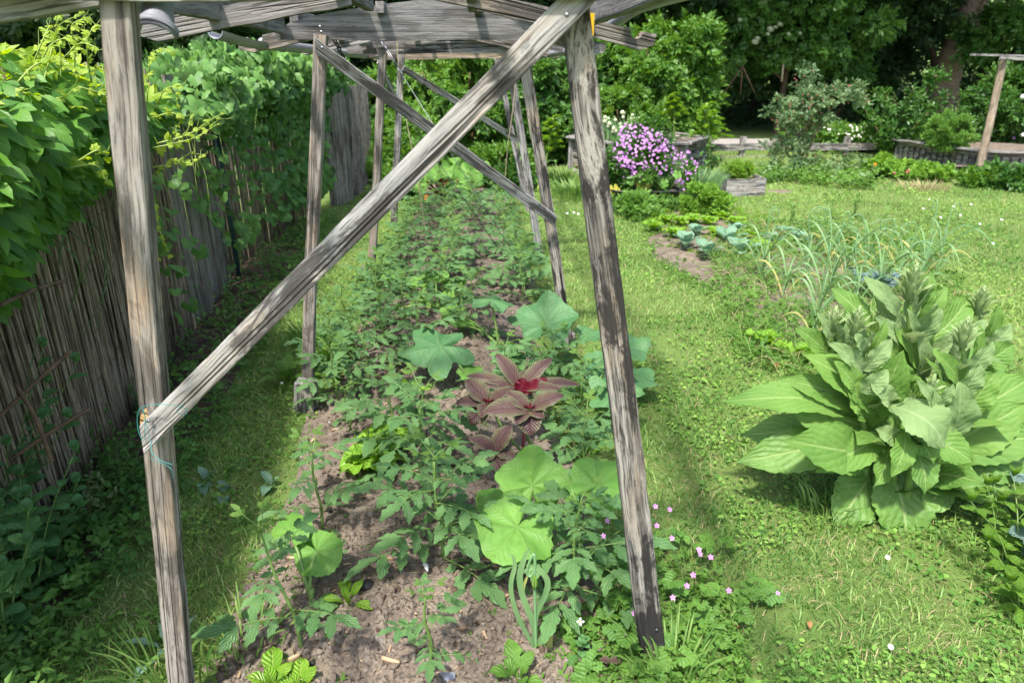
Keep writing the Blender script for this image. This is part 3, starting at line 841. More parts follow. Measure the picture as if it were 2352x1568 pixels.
line('twine', 'loose teal twine wound round the lower end of the near brace', 'string',
     curve3([P(425, 922, 1.22), P(405, 945, 1.22), P(428, 950, 1.22), P(422, 936, 1.22), P(360, 928, 1.25), P(320, 940, 1.262), P(317, 985, 1.262), P(330, 1010, 1.262), P(333, 960, 1.262), P(328, 940, 1.262), P(345, 1010, 1.262), P(350, 1040, 1.24), P(372, 1058, 1.22), P(395, 1066, 1.2)], 8), .0007, TEAL)
line('twine', 'short teal twine end dangling down the near left post', 'string', curve3([P(352, 1040, 1.28), P(345, 1052, 1.28), P(368, 1062, 1.28), P(392, 1075, 1.26), P(398, 1100, 1.26)], 8), .0006, TEAL)
# ------------------------------------------------------------------ foliage masses
def crown(mb, c, rad, n, size, seed=0, clumps=40, cr=.28, tpl=None, droop=.25, shell=.5, m=0, zmin=None, out=.6):
    rs = np.random.RandomState(seed)
    tpl = tpl or [sprig(5, 1, LEAF2, .55, q) for q in range(3)]
    c = np.array(tuple(c), float); rad = np.broadcast_to(np.asarray(rad, float), (3,))
    d = nrm(rs.randn(clumps, 3)); rr = (shell + (1-shell)*rs.rand(clumps)**.6) * (1 + .12*rs.randn(clumps))
    cc = c + d*rr[:, None]*rad
    cv = rs.rand(clumps); cs = .6+.8*rs.rand(clumps)
    k = rs.randint(0, clumps, n)
    off = nrm(rs.randn(n, 3)) * (rs.rand(n)**.45)[:, None] * np.array([1, 1, .7])
    p = cc[k] + off * (cr*rad.mean()*cs[k])[:, None]
    nn = nrm(nrm((p-c)/rad)*out + off*.5 + rs.randn(n, 3)*.45 + np.array([0, 0, .45]))
    dd = rs.randn(n, 3)*.7 + off*.8 + nrm((p-c)/rad)*.6; dd[:, 2] -= droop
    s = size*(.65+.7*rs.rand(n))
    r = np.clip(.5 + (cv[k]-.5)*.7 + rs.randn(n)*.16, 0, 1)
    if zmin is not None:
        ok = p[:, 2] > zmin; p, nn, dd, s, r = p[ok], nn[ok], dd[ok], s[ok], r[ok]
    fr = frames(dd, nn) * s[:, None, None]
    part = np.arange(len(p)) % len(tpl)
    for q, T in enumerate(tpl):
        w = part == q
        mb.scatter(T, fr[w], p[w], r[w], m)
    return mb
def limb(pts, r0, r1, sides=8, seed=0):
    c = curve3(pts, 6); n = len(c)
    c = c + .06*r0*10*np.stack([noise3(np.arange(n)*.35, 0, 0, seed), noise3(np.arange(n)*.35, 5, 0, seed), 0*c[:, 0]], 1)*.4
    return tube(c, np.linspace(r0, r1, n), sides)
SPR = [sprig(5, 1, LEAF2, .55, q) for q in range(4)]
SPR3 = [sprig(3, 1, LEAF2, .75, q+9) for q in range(3)]
def tree(label, base, top, r0, crowns, mat, seed=0, lean=(0, 0), limbs=5, cat='tree', name='tree', group=None, bark=None):
    b = Vector(tuple(base)); t = thing(name, label, cat, b, group=group)
    tp = Vector(tuple(top))-b
    m = MB(); m.add(*limb([(0, 0, -.2), tp*.33+Vector((lean[0], lean[1], 0)), tp*.66+Vector((lean[0]*.6, 0, 0)), tp], r0, r0*.4, 12, seed))
    rs = random.Random(seed)
    for q in range(limbs):
        f = .35+.6*q/max(1, limbs); s = tp*f+Vector((lean[0]*.7, 0, 0)); a = rs.uniform(0, 6.28); l = tp.length*rs.uniform(.25, .45)
        e = s+Vector((math.cos(a)*l, math.sin(a)*l, l*.55))
        m.add(*limb([s, s*.5+e*.5+Vector((0, 0, .1*l)), e], r0*.3, r0*.08, 6, seed+q))
    m.build('trunk', [bark or BARK], t)
    m = MB()
    for (c, rad, n, size, kw) in crowns:
        crown(m, Vector(tuple(c))-b, rad, n, size, seed+len(m.v), **kw)
    m.build('crown', [mat], t)
    return t

# dense dark wood closing the view behind everything
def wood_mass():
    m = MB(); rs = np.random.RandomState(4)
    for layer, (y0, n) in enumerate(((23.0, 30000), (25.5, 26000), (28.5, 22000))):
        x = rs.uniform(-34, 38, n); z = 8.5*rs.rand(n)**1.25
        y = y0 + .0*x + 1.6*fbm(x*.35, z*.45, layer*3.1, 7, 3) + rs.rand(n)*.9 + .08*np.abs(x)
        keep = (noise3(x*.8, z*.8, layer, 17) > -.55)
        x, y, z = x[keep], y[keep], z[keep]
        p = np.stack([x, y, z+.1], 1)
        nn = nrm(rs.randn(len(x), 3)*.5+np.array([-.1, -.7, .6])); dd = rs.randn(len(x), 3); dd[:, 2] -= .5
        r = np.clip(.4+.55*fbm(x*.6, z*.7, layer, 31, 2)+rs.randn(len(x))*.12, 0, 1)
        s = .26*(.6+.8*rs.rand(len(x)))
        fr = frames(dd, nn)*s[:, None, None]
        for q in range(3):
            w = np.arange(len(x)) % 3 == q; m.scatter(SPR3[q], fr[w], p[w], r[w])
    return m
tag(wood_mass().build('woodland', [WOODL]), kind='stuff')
# long grass and low growth at the wood's edge
def low_growth(name, x0, x1, y0, y1, n, h, mat, seed, kind='stuff', zf=None):
    rs = np.random.RandomState(seed)
    x = rs.uniform(x0, x1, n); y = rs.uniform(y0, y1, n)
    w = noise3(x*1.1, y*1.1, 0, seed) > -.35; x, y = x[w], y[w]
    hh = h*(.5+.7*rs.rand(len(x)))*(1+.5*noise3(x*.7, y*.7, 0, seed+3))
    z = gz_all(x, y) + hh*rs.rand(len(x))*.8
    p = np.stack([x, y, z], 1)
    dd = rs.randn(len(x), 3)*.8; dd[:, 2] = np.abs(dd[:, 2])+.3; nn = nrm(rs.randn(len(x), 3)*.5+np.array([0, -.3, .8]))
    fr = frames(dd, nn)*(.14*(.6+.7*rs.rand(len(x))))[:, None, None]
    m = MB()
    for q in range(3):
        k = np.arange(len(x)) % 3 == q; m.scatter(SPR3[q], fr[k], p[k], np.clip(.5+.4*noise3(x[k], y[k], 0, seed)+rs.randn(k.sum())*.15, 0, 1))
    return tag(m.build(name, [mat]), kind=kind)
low_growth('undergrowth', -14, 24, 19.5, 23.5, 16000, .9, WOODL, 41)

# dark trees standing over the lawn's far edge
dk = dict(clumps=46, cr=.30, tpl=SPR, droop=.35, shell=.35)
for i, (px, y, lab, r0) in enumerate([(1585, 19, 'dark tree with reddish brown trunk behind the tall round shrub', .16),
                                      (1915, 21.5, 'slim dark tree standing behind the arching rose bush', .11),
                                      (1180, 18.5, 'dark leafy tree directly behind the pale green willow bush', .15),
                                      (700, 17, 'dark leafy tree rising behind the ivy covered left fence', .17),
                                      (250, 12.5, 'dark leafy tree overhanging the creeper at the left edge', .16)]):
    c = P(px, 300, y); b = Vector((c.x, y, float(gz_all(c.x, y))))
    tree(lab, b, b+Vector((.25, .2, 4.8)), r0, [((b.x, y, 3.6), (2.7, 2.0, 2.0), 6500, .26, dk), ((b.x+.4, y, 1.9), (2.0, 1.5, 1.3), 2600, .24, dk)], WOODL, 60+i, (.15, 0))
# high canopy of the trees behind, above the picture
for i, (x, y) in enumerate([(-12, 17.5), (-5.5, 17), (1.5, 17.5), (7.5, 18), (14, 17.5), (20, 19)]):
    b = Vector((x, 22.3+.5*math.sin(i*3), float(gz_all(x, 22.3))))
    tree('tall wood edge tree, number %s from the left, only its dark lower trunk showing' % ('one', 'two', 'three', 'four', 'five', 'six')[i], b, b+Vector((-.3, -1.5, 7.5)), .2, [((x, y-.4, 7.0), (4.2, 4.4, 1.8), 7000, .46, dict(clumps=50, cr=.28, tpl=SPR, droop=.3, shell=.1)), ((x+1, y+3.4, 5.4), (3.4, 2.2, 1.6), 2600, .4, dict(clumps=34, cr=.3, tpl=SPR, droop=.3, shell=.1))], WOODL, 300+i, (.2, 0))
# the big leaning trunk at the right
b = P(2180, 262, 20.5); tp = P(2262, -40, 20.6)
t = thing('tree', 'big pale brown trunk curving up behind the hexagonal planter', 'tree', b)
m = MB(); m.add(*limb([(0, 0, -.4), P(2170, 200, 20.5)-b, P(2186, 130, 20.5)-b, P(2220, 50, 20.5)-b, tp-b, tp-b+Vector((.7, .1, 2.0))], .42, .2, 14, 3))
m.add(*limb([P(2195, 115, 20.5)-b, P(2235, 60, 20.3)-b, P(2275, -20, 20.2)-b, P(2320, -120, 20.0)-b], .12, .06, 8, 5))
m.build('trunk', [BARK_PALE], t)
m = MB(); crown(m, tp-b+Vector((.8, 0, 2.8)), (3.4, 2.4, 1.9), 6000, .26, 71, **dk); crown(m, P(2345, 80, 18.5)-b, (1.1, 1.0, .8), 2600, .2, 72, clumps=26, cr=.34, tpl=SPR, droop=.5, shell=.3)
m.build('crown', [BUSH_M], t)
b = P(2150, 215, 21.5)
t = thing('tree', 'thin dark trunk leaning left of the big curving trunk', 'tree', b)
m = MB(); m.add(*limb([(0, 0, -.4), P(2143, 140, 21.5)-b, P(2122, 60, 21.5)-b, P(2098, -20, 21.5)-b, P(2080, -90, 21.5)-b], .09, .05, 8, 13)); m.build('trunk', [BARK], t)
m = MB(); crown(m, P(2080, -170, 21.5)-b, (2.2, 1.6, 1.5), 4200, .26, 73, **dk); m.build('crown', [WOODL], t)
# elder with cream flower heads
b = Vector((P(1790, 250, 18).x, 18, .1))
t = tree('elder bush dotted with cream flower heads at the wood edge', b, b+Vector((.1, 0, 3.2)), .09, [((b.x, 18, 2.6), (2.3, 1.4, 1.5), 7000, .22, dict(clumps=40, cr=.3, tpl=SPR, droop=.4, shell=.4)), ((b.x-1.9, 18.2, 2.2), (1.2, 1.0, 1.3), 3000, .22, dict(clumps=24, cr=.3, tpl=SPR, droop=.4, shell=.4))], BUSH_M, 81, name='elder')
umb = np.array([[math.cos(a)*r, math.sin(a)*r, .02*math.sin(a*3)-.2*r*r] for r in (.25, .6, 1.0) for a in np.linspace(0, 6.28, int(6+r*8), endpoint=False)]+[[0, 0, 0.02]])
me_umb = MB()
for q in umb: me_umb.add(*blob(.17, 3, .1, 0), M=TR(q))
me_umb = me_umb.mesh('flower_head', [CREAM])
for k, (px, py) in enumerate([(1782, 62), (1792, 55), (1770, 66), (1764, 78), (1740, 88), (1735, 95), (1812, 78), (1700, 45), (1756, 5), (1838, 76)]):
    q = P(px, py, 16.7)-b
    inst('flower_head', me_umb, t, TR(q) @ RX(R(50)) @ SCL(.04+.014*(k % 3)))
# shrubs in the middle distance
def shrub(label, px, y, ztop, rx, mat, n, size, seed, group=None, kw=None, zc=.5, name='shrub', ry=None):
    x = P(px, 300, y).x; b = Vector((x, y, 0)); t = thing(name, label, 'shrub', b, group=group)
    m = MB(); rs = random.Random(seed)
    for q in range(6):
        a = rs.uniform(0, 6.28); e = Vector((math.cos(a)*rx*.55, math.sin(a)*rx*.55, ztop*.75))
        m.add(*limb([(0, 0, -.05), e*.4+Vector((0, 0, .1)), e], .03, .008, 6, seed+q))
    m.build('stem', [STEM_B], t)
    m = MB(); crown(m, (0, 0, ztop*zc), (rx, ry or rx*.85, ztop*(1-zc)*.93), n, size, seed, **(kw or dict(clumps=60, cr=.25, tpl=SPR, droop=.45, shell=.45, zmin=0.03)))
    m.build('crown', [mat], t); return t
shrub('tall rounded light green shrub right of the near dark post', 1502, 12.6, 2.55, 1.08, BUSH_L, 9500, .17, 90, kw=dict(clumps=80, cr=.24, tpl=SPR, droop=.7, shell=.5, zmin=.03))
shrub('low leafy shrub at the foot of the tall rounded shrub', 1430, 11.9, 1.25, .75, BUSH_L, 3400, .14, 91)
shrub('pale green willow like shrub framed by the far pergola legs', 1060, 12.2, 2.0, 1.25, BUSH_L, 9500, .16, 92, kw=dict(clumps=80, cr=.22, tpl=SPR, droop=.9, shell=.5, zmin=.03))
shrub('mid green shrub filling the gap right of the willow like shrub', 1265, 12.6, 2.0, 1.05, BUSH_M, 7500, .17, 93)
shrub('dark green shrub at the end of the left fence', 860, 13.0, 1.6, 1.0, BUSH_M, 4500, .18, 94)
shrub('small rounded bush behind the rhubarb', 925, 10.9, .85, .62, BUSH_L, 2600, .13, 95)
shrub('bright low bush between the far right posts', 1150, 9.8, .62, .46, BUSH_L, 2400, .10, 96)
shrub('dark leafy shrub behind the raised log bed', 1345, 13.2, 1.5, .9, BUSH_M, 4000, .18, 97)
t = shrub('rose shrub with pale open bloom at the right edge', 2335, 13.2, 1.62, .85, BUSH_M, 5600, .14, 98)
for (px, py) in ((2350, 310*1), (2349, 222)):
    m = MB(); m.add(*blob(.032, 2, .2, 1)); m.build('bloom', [WPETAL], t, True, TR(P(px, py, 12.4)-Vector(t.location)))
# rose bush with red buds arching to the right
b = G(1838, 398); t = thing('rose_bush', 'arching rose bush speckled with red buds on the lawn edge', 'rose bush', b)
m = MB()
for q, (px, py) in enumerate([(1800, 260), (1850, 190), (1900, 210), (1960, 200), (1870, 260), (1790, 320), (1930, 250)]):
    e = P(px, py, b.y+.1*math.sin(q))-b; m.add(*limb([(0, 0, 0), e*.5+Vector((-.1, 0, .12)), e], .014, .005, 5, q))
m.build('stem', [STEM_B], t)
m = MB(); red = MB()
for q, (px, py, rx, rz, n) in enumerate([(1812, 355, .40, .28, 800), (1822, 295, .36, .30, 850), (1795, 255, .20, .18, 300), (1850, 235, .28, .22, 520), (1853, 183, .13, .17, 200), (1900, 222, .26, .15, 420), (1942, 203, .24, .10, 300), (1968, 228, .12, .09, 120), (1880, 275, .16, .2, 160), (1955, 372, .26, .13, 220), (1875, 385, .26, .12, 240)]):
    c = P(px, py, b.y+.15*math.sin(q*2))-b
    crown(m, c, (rx, .32, rz), int(n*.75), .075, 100+q, clumps=16, cr=.36, tpl=SPR, droop=.2, shell=.3)
    rs = np.random.RandomState(q); k = int(10+rx*22)
    pp = np.array(tuple(c))+nrm(rs.randn(k, 3))*np.array([rx, .33, rz])*(.8+.3*rs.rand(k, 1))
    B0 = blob(.012, 1, .1, 0); red.scatter(B0, np.tile(np.eye(3), (k, 1, 1)), pp, rs.rand(k))
m.build('crown', [BUSH_R], t); tag(red.build('rose_bud', [REDB], t), kind='stuff')
# young fruit tree: upright leafy shoots
b = Vector((P(2060, 330, 12.8).x, 12.8, 0)); t = thing('fruit_bush', 'open fruit bush with upright leafy shoots left of the big trunk', 'bush', b)
m = MB(); f = MB()
for q, (px, py, qx, qy) in enumerate([(2060, 350, 1965, 215), (2060, 350, 2010, 205), (2060, 350, 2032, 212), (2060, 350, 2098, 200), (2060, 350, 2150, 175), (2150, 175, 2172, 176), (2060, 350, 2085, 250), (2060, 350, 2200, 250), (2060, 350, 1990, 290), (2060, 350, 2125, 270), (2060, 350, 2045, 290), (2060, 350, 2180, 215)]):
    s = P(px, py, 12.8)-b; e = P(qx, qy, 12.8+.3*math.sin(q*1.7))-b
    c = curve3([s, s*.5+e*.5+Vector((.1*math.sin(q), .05, -.05)), e], 8)
    m.add(*tube(c, np.linspace(.022, .006, len(c)), 5))
    rs = np.random.RandomState(q); k = 150; u_ = rs.rand(k)*.75+.25; i_ = (u_*(len(c)-1)).astype(int)
    p = c[i_]+rs.randn(k, 3)*.05; dd = rs.randn(k, 3)*.7+np.array([0, 0, .7]); nn = rs.randn(k, 3)*.6+np.array([-.2, -.4, .6])
    f.scatter(SPR3[q % 3], frames(dd, nn)*(.10*(.7+.6*rs.rand(k)))[:, None, None], p, rs.rand(k))
m.build('branch', [STEM_B], t); f.build('foliage', [BUSH_M], t)
# tripod of bean sticks far back, and a lone stake
b = G(1700, 222) ; b = Vector((P(1700, 210, 17).x, 17, .05)); t = thing('stick_tripod', 'tripod of bare pale sticks at the foot of the dark wood', 'tripod', b)
ap = P(1706, 152, 17)-b
for (px, py) in ((1662, 206), (1702, 206), (1734, 202)):
    m = MB(); m.add(*tube([P(px, py, 17)-b+Vector((0, 0, -.1)), ap+(ap-(P(px, py, 17)-b))*.08], .014, 6)); m.build('stick', [STEM_B], t)
line('garden_stake', 'short pale stake left of the elder against the dark wood', 'stake', [P(1795, 188, 17), P(1800, 140, 17)], .025, TWINE, 6)

# ------------------------------------------------------------------ rail fence beyond the lawn
fo = Vector((P(1705, 340, 13.6).x, 13.6, 0))
t = thing('rail_fence', 'low weathered rail fence crossing behind the rose bush', 'fence', fo)
xs_ = [P(px, 340, 13.6).x for px in (1500, 1705, 1943)] + [P(1943, 340, 13.6).x+2.05]
for x in xs_: board('fence_post', (x, 13.6, -.1), (x, 13.6, P(1705, 314, 13.6).z), .11, .09, (0, -1, 0), WOOD, t, fo)
for k in range(3):
    for (z, w) in ((P(0, 337, 13.6).z, .13), (P(0, 363, 13.6).z, .11)):
        board('rail', (xs_[k], 13.54, z), (xs_[k+1], 13.54, z+.01*(k-1)), w, .03, (0, -1, 0), WOOD, t, fo)

# ------------------------------------------------------------------ hexagonal raised beds
def hex_bed(label, c, r, h, lean, a0=0.0, logs=True, rows=4):
    t = thing('raised_bed', label, 'raised bed', c)
    vs = [Vector((math.cos(a0+k*math.pi/3)*r, math.sin(a0+k*math.pi/3)*r, 0)) for k in range(6)]
    for k in range(6):
        a, b_ = vs[k], vs[(k+1) % 6]; nrm_ = ((a+b_)/2).normalized()
        if logs:
            for q in range(rows):
                z = (q+.5)*h/rows; g_ = MB()
                g_.add(*tube([a*.99+Vector((0, 0, z)), (a+b_)/2*.99+Vector((0, 0, z+.008*math.sin(q*3+k))), b_*.99+Vector((0, 0, z))], [h/rows*.42, h/rows*.47, h/rows*.42], 10))
                V_ = g_.v[0]; V_ -= 0
                L_ = (b_-a).length
                bb = board_geo(L_, h/rows*.86, .05, seed=q*3+k, rough=2.5, ch=.5)
                mm = MB(); mm.add(*bb); mm.build('log', [WOOD_BROWN if q % 2 else WOOD], t, True, boardM(a*.99+Vector((0, 0, z)), b_*.99+Vector((0, 0, z)), nrm_))
        else:
            L_ = (b_-a).length; ns = int(L_/.115)
            mm = MB(); mm.add(*board_geo(L_, h*.94, .025, seed=k)); mm.build('side_board', [WOOD_DARK], t, False, boardM(a*.975+Vector((0, 0, h*.46)), b_*.975+Vector((0, 0, h*.46)), nrm_))
            for q in range(ns):
                p = a.lerp(b_, (q+.5)/ns)*1.0
                n_ = 9; th = np.linspace(0, math.pi, n_)
                xs2 = -.044*np.cos(th); hi = h*.74+.05*np.sin(th); lo = 0*xs2
                o_ = strip_board('slat', xs2, lo, hi, .022, boardM(p, p+(b_-a).normalized(), nrm_) if False else Matrix.Translation(p) @ RZ(math.atan2((b_-a).y, (b_-a).x)), WOOD, t)
            mm = MB(); mm.add(*board_geo(L_*1.0, .06, .05, seed=k+7)); mm.build('rail', [WOOD], t, False, boardM(a*1.0+Vector((0, 0, h-.045)), b_*1.0+Vector((0, 0, h-.045)), nrm_))
        g_ = MB(); g_.add(*board_geo(h+.04, .09, .09, seed=k+3)); g_.build('corner_post', [WOOD], t, False, boardM(a+Vector((0, 0, -.04)), a+Vector((0, 0, h-.003)), nrm_))
        o0, o1 = a*1.05, b_*1.05
        g_ = MB(); g_.add(*board_geo((o1-o0).length, .12, .028, seed=k+13)); g_.build('rim_board', [WOOD], t, False, boardM(o0+Vector((0, 0, h+.014+.002*(k % 2))), o1+Vector((0, 0, h+.014+.002*(k % 2))), (0, 0, 1)))
    pts = [v*.95+Vector((0, 0, h-.07)) for v in vs]
    V_ = np.array([tuple(p) for p in pts]+[(0, 0, h-.03)]); g_ = MB(); g_.add(V_, np.array([(k, (k+1) % 6, 6) for k in range(6)]), V_[:, :2]); g_.build('soil_fill', [SOIL], t)
    return t
HB1 = Vector((P(1466, 330, 10.75).x, 10.75, 0))
hex_bed('hexagonal raised bed of stacked weathered logs behind the mauve flowers', HB1, 1.0, .58, 0, 0.0, True, 4)
HB2 = Vector((P(2066, 331, 12.65).x+1.66, 12.2, 0))
hex_bed('wide hexagonal raised bed faced with rounded upright slats at the right', HB2, 1.72, .355, 0, R(45), False)

# ------------------------------------------------------------------ tubs, planter, pole
def tub(label, c, L, Wd, h, rz=0):
    t = thing('plastic_tub', label, 'tub', c, rz)
    n = 40; th = np.linspace(0, 2*np.pi, n, endpoint=False)
    def ringv(a, b, z):
        e = 4.0; cs, sn = np.cos(th), np.sin(th)
        return np.stack([a*np.sign(cs)*np.abs(cs)**(2/e), b*np.sign(sn)*np.abs(sn)**(2/e), 0*th+z], 1)
    pr_ = [(.88, 0), (.97, h*.93), (1.03, h*.93), (1.05, h*.96), (1.03, h), (.95, h), (.93, h*.85)]
    V_ = np.concatenate([ringv(L/2*k, Wd/2*k, z) for k, z in pr_]); F_ = []
    for i_ in range(len(pr_)-1):
        for k in range(n): F_.append((i_*n+k, i_*n+(k+1) % n, (i_+1)*n+(k+1) % n, (i_+1)*n+k))
    g_ = MB(); g_.add(V_, np.array(F_), V_[:, :2]); g_.build('shell', [RUBBER], t)
    V_ = np.vstack([ringv(L/2*.93, Wd/2*.93, h*.86), [[0, 0, h*.9]]]); g_ = MB(); g_.add(V_, np.array([(k, (k+1) % n, n) for k in range(n)]), V_[:, :2]); g_.build('soil_fill', [SOIL], t)
    return t
tub('black plastic tub of strawberries in front of the slatted raised bed', G(2060, 410)+Vector((0, .25, 0)), .80, .5, .17)
tub('second black tub between the strawberries and the pole', G(2158, 413)+Vector((0, .25, 0)), .62, .5, .14)
tub('black tub behind the leaning pole', G(2232, 410)+Vector((0, .35, 0)), .5, .45, .16)
tub('black tub at the right edge behind bean plants', G(2352, 412)+Vector((.1, .25, 0)), .6, .45, .18)
tub('long black tub below the mauve flowers', G(1510, 478)+Vector((-.12, .22, 0)), .85, .45, .20)
tub('half hidden black tub left of the wooden planter box', G(1625, 446)+Vector((0, .3, 0)), .5, .42, .18)
# planter box
b = G(1710, 451); w_, h_, d_ = .51, .225, .55
t = thing('planter_box', 'grey wooden planter box holding bright basil on the lawn', 'planter', b+Vector((0, 0, 0)), R(0))
mm = .028
for (n_, p0, p1, f) in (('side_board', (-w_/2, 0, h_/2), (w_/2, 0, h_/2), (0, -1, 0)), ('side_board', (-w_/2, d_, h_/2), (w_/2, d_, h_/2), (0, -1, 0)), ('side_board', (-w_/2+.014, .016, h_/2), (-w_/2+.014, d_-.016, h_/2), (1, 0, 0)), ('side_board', (w_/2-.014, .016, h_/2), (w_/2-.014, d_-.016, h_/2), (1, 0, 0))):
    board(n_, p0, p1, h_, .026, f, WOOD, t)
V_, F_, U_ = grid(np.linspace(-w_/2+.02, w_/2-.02, 8), np.linspace(.02, d_-.02, 8), lambda x, y: h_-.05+.01*np.sin(x*40)*np.cos(y*30)); g_ = MB(); g_.add(V_, F_, U_); g_.build('soil_fill', [SOIL], t)
# leaning pole with a T of boards
b = G(2243, 417); tp = P(2306, 134, 10.35)
t = thing('leaning_pole', 'leaning round timber pole carrying a flat board on its top', 'pole', b)
c = curve3([Vector((0, 0, -.15)), (tp-b)*.3+Vector((.02, 0, 0)), (tp-b)*.62+Vector((-.015, 0, 0)), tp-b], 8)
def wtube(pts, r, sides, seed):
    V_, F_, U_ = tube(pts, r, sides); return V_+.006*np.stack([noise3(V_[:, 0]*20, V_[:, 1]*20, V_[:, 2]*9, seed+k) for k in range(3)], 1), F_, U_
g_ = MB(); Lp = (tp-b).length
g_.add(*wtube([(x, 0, 0) for x in np.linspace(0, Lp+.15, 26)], np.linspace(.058, .047, 26), 12, 3))
g_.build('post', [WOOD_TAN], t, True, boardM(Vector((0, 0, 0))-(tp-b).normalized()*.12, tp-b, (0, -1, 0)))
board('top_board', P(2236, 126, 10.3), P(2440, 132, 10.5), .12, .028, (0, 0, 1), WOOD, t, b)
board('cross_board', P(2298, 133, 10.25), P(2440, 137, 10.4), .06, .04, (0, -1, 0), WOOD, t, b)
# ------------------------------------------------------------------ left fence
def fx(y): return float(np.interp(y, [.5, 1.0, 2.4, 5.6, 9.5, 12], [-1.44, -1.50, -1.75, -2.30, -2.38, -2.5]))
FO = Vector((fx(2), 2, 0))
rf = thing('reed_fence', 'old brown reed screen fence half buried under creeper at the left', 'fence', FO)
reeds = []
for k in range(8):
    rs = np.random.RandomState(k); h = 1.46+.12*rs.rand()
    zz = np.linspace(0, h, 7)
    p = np.stack([.006*noise3(zz*1.5, k, 0, 1), .010*noise3(zz*1.5, k, 5, 2), zz], 1)
    V, F, U_ = tube(p, np.full(7, .0042+.0016*rs.rand()), 5)
    # local X must run along the cane for the cane material
    V = V[:, [2, 0, 1]]
    m = MB(); m.add(V, F, U_); reeds.append(m.mesh('reed', [REED]))
UPX = Matrix(((0, 1, 0, 0), (0, 0, 1, 0), (1, 0, 0, 0), (0, 0, 0, 1)))
rr = random.Random(3)
for k in range(300):
    y = 1.72 + k*2.35/300
    M = TR(Vector((fx(y)+rr.uniform(-.006, .006), y, rr.uniform(-.03, .05)))-FO) @ RX(R(rr.uniform(-1.3, 1.6)+1.5)) @ RY(R(rr.uniform(-1.5, 2))) @ UPX
    inst('reed', reeds[k % 8], rf, M)
m = MB()
for k in range(1000):
    y = rr.uniform(.9, 4.12) if k < 740 else rr.uniform(5.25, 8.2)
    h = 1.45+rr.uniform(-.12, .1); a = Vector((fx(y)-.016+rr.uniform(-.006, .006)+(.012 if k >= 740 else -.014*(k % 2)), y, 0)); b_ = a+Vector((rr.uniform(-.02, .02), rr.uniform(-.03, .02), h))
    V, F, U_ = tube([a-FO, (a+b_)/2-FO, b_-FO], .006, 4); m.add(V[:, [0, 1, 2]], F, U_)
o = m.build('reed_layer', [REED], rf, True, None, 'stuff')
o2 = o.data
# the merged canes keep the length axis on Z, so they get their own upright cane material
REED_Z = REED.copy(); REED_Z.name = 'reed_cane_upright'
tree_ = REED_Z.node_tree
co_ = [n for n in tree_.nodes if n.bl_idname == 'ShaderNodeTexCoord'][0]
sw = tree_.nodes.new('ShaderNodeVectorRotate'); sw.rotation_type = 'Y_AXIS'; sw.inputs['Angle'].default_value = R(90)
for l in list(tree_.links):
    if l.from_node == co_:
        tgt = l.to_socket; tree_.links.remove(l); tree_.links.new(sw.outputs[0], tgt)
tree_.links.new(co_.outputs['Object'], sw.inputs['Vector'])
o2.materials.clear(); o2.materials.append(REED_Z)
for z in (.35, .8, 1.25):
    m = MB(); m.add(*tube([Vector((fx(y)+.011, y, z+.01*math.sin(y*9)))-FO for y in np.linspace(1.5, 4.1, 24)], .0016, 4)); m.build('binding_wire', [STEM_B], rf)
# slab boards after the reeds
SO = Vector((fx(4.6), 4.6, 0))
sf = thing('slab_fence', 'upright grey bark edged slab boards between the two reed screens', 'fence', SO)
y = 4.12
for k, w in enumerate((.24, .17, .26, .20, .23)):
    yc = y+w/2; x = fx(yc)+.02*(k % 2)
    board('slab_board', (x, yc, -.05), (x-.02, yc+.02*math.sin(k), 1.50+.06*math.sin(k*2.2)), w*.96, .022, (1, .15, 0), WOOD_SLAB, sf, SO, rough=2.0)
    y += w
SO2 = Vector((fx(9), 9, 0))
sf = thing('slab_fence', 'far stretch of grey slab boards at the end of the ivy covered fence', 'fence', SO2)
y = 8.25
for k in range(8):
    w = (.30, .24, .33, .27)[k % 4]; yc = y+w/2
    board('slab_board', (fx(yc)+.25+.02*(k % 2), yc, -.05), (fx(yc)+.25, yc, 1.30+.08*math.sin(k*2.2)), w*.96, .025, (.8, -.6, 0), WOOD_SLAB, sf, SO2, rough=2.0)
    y += w
po = Vector((fx(5.28)+.05, 5.28, 0))
wf = thing('wire_fence', 'dark green metal post and wire mesh standing in front of the reeds', 'wire fence', po)
m = MB(); m.add(*tube([(0, 0, -.1), (0, 0, 1.3)], .020, 8)); m.build('post', [DGREEN], wf)
m = MB()
for z in np.arange(.1, 1.25, .10): m.add(*tube([Vector((fx(y)+.06, y, z))-po for y in np.linspace(4.9, 7.6, 8)], .0016, 4))
for y in np.arange(4.9, 7.6, .10): m.add(*tube([Vector((fx(y)+.06, y, .05))-po, Vector((fx(y)+.06, y, 1.25))-po], .0014, 4))
m.build('wire_mesh', [DGREEN], wf, True, None, 'stuff')

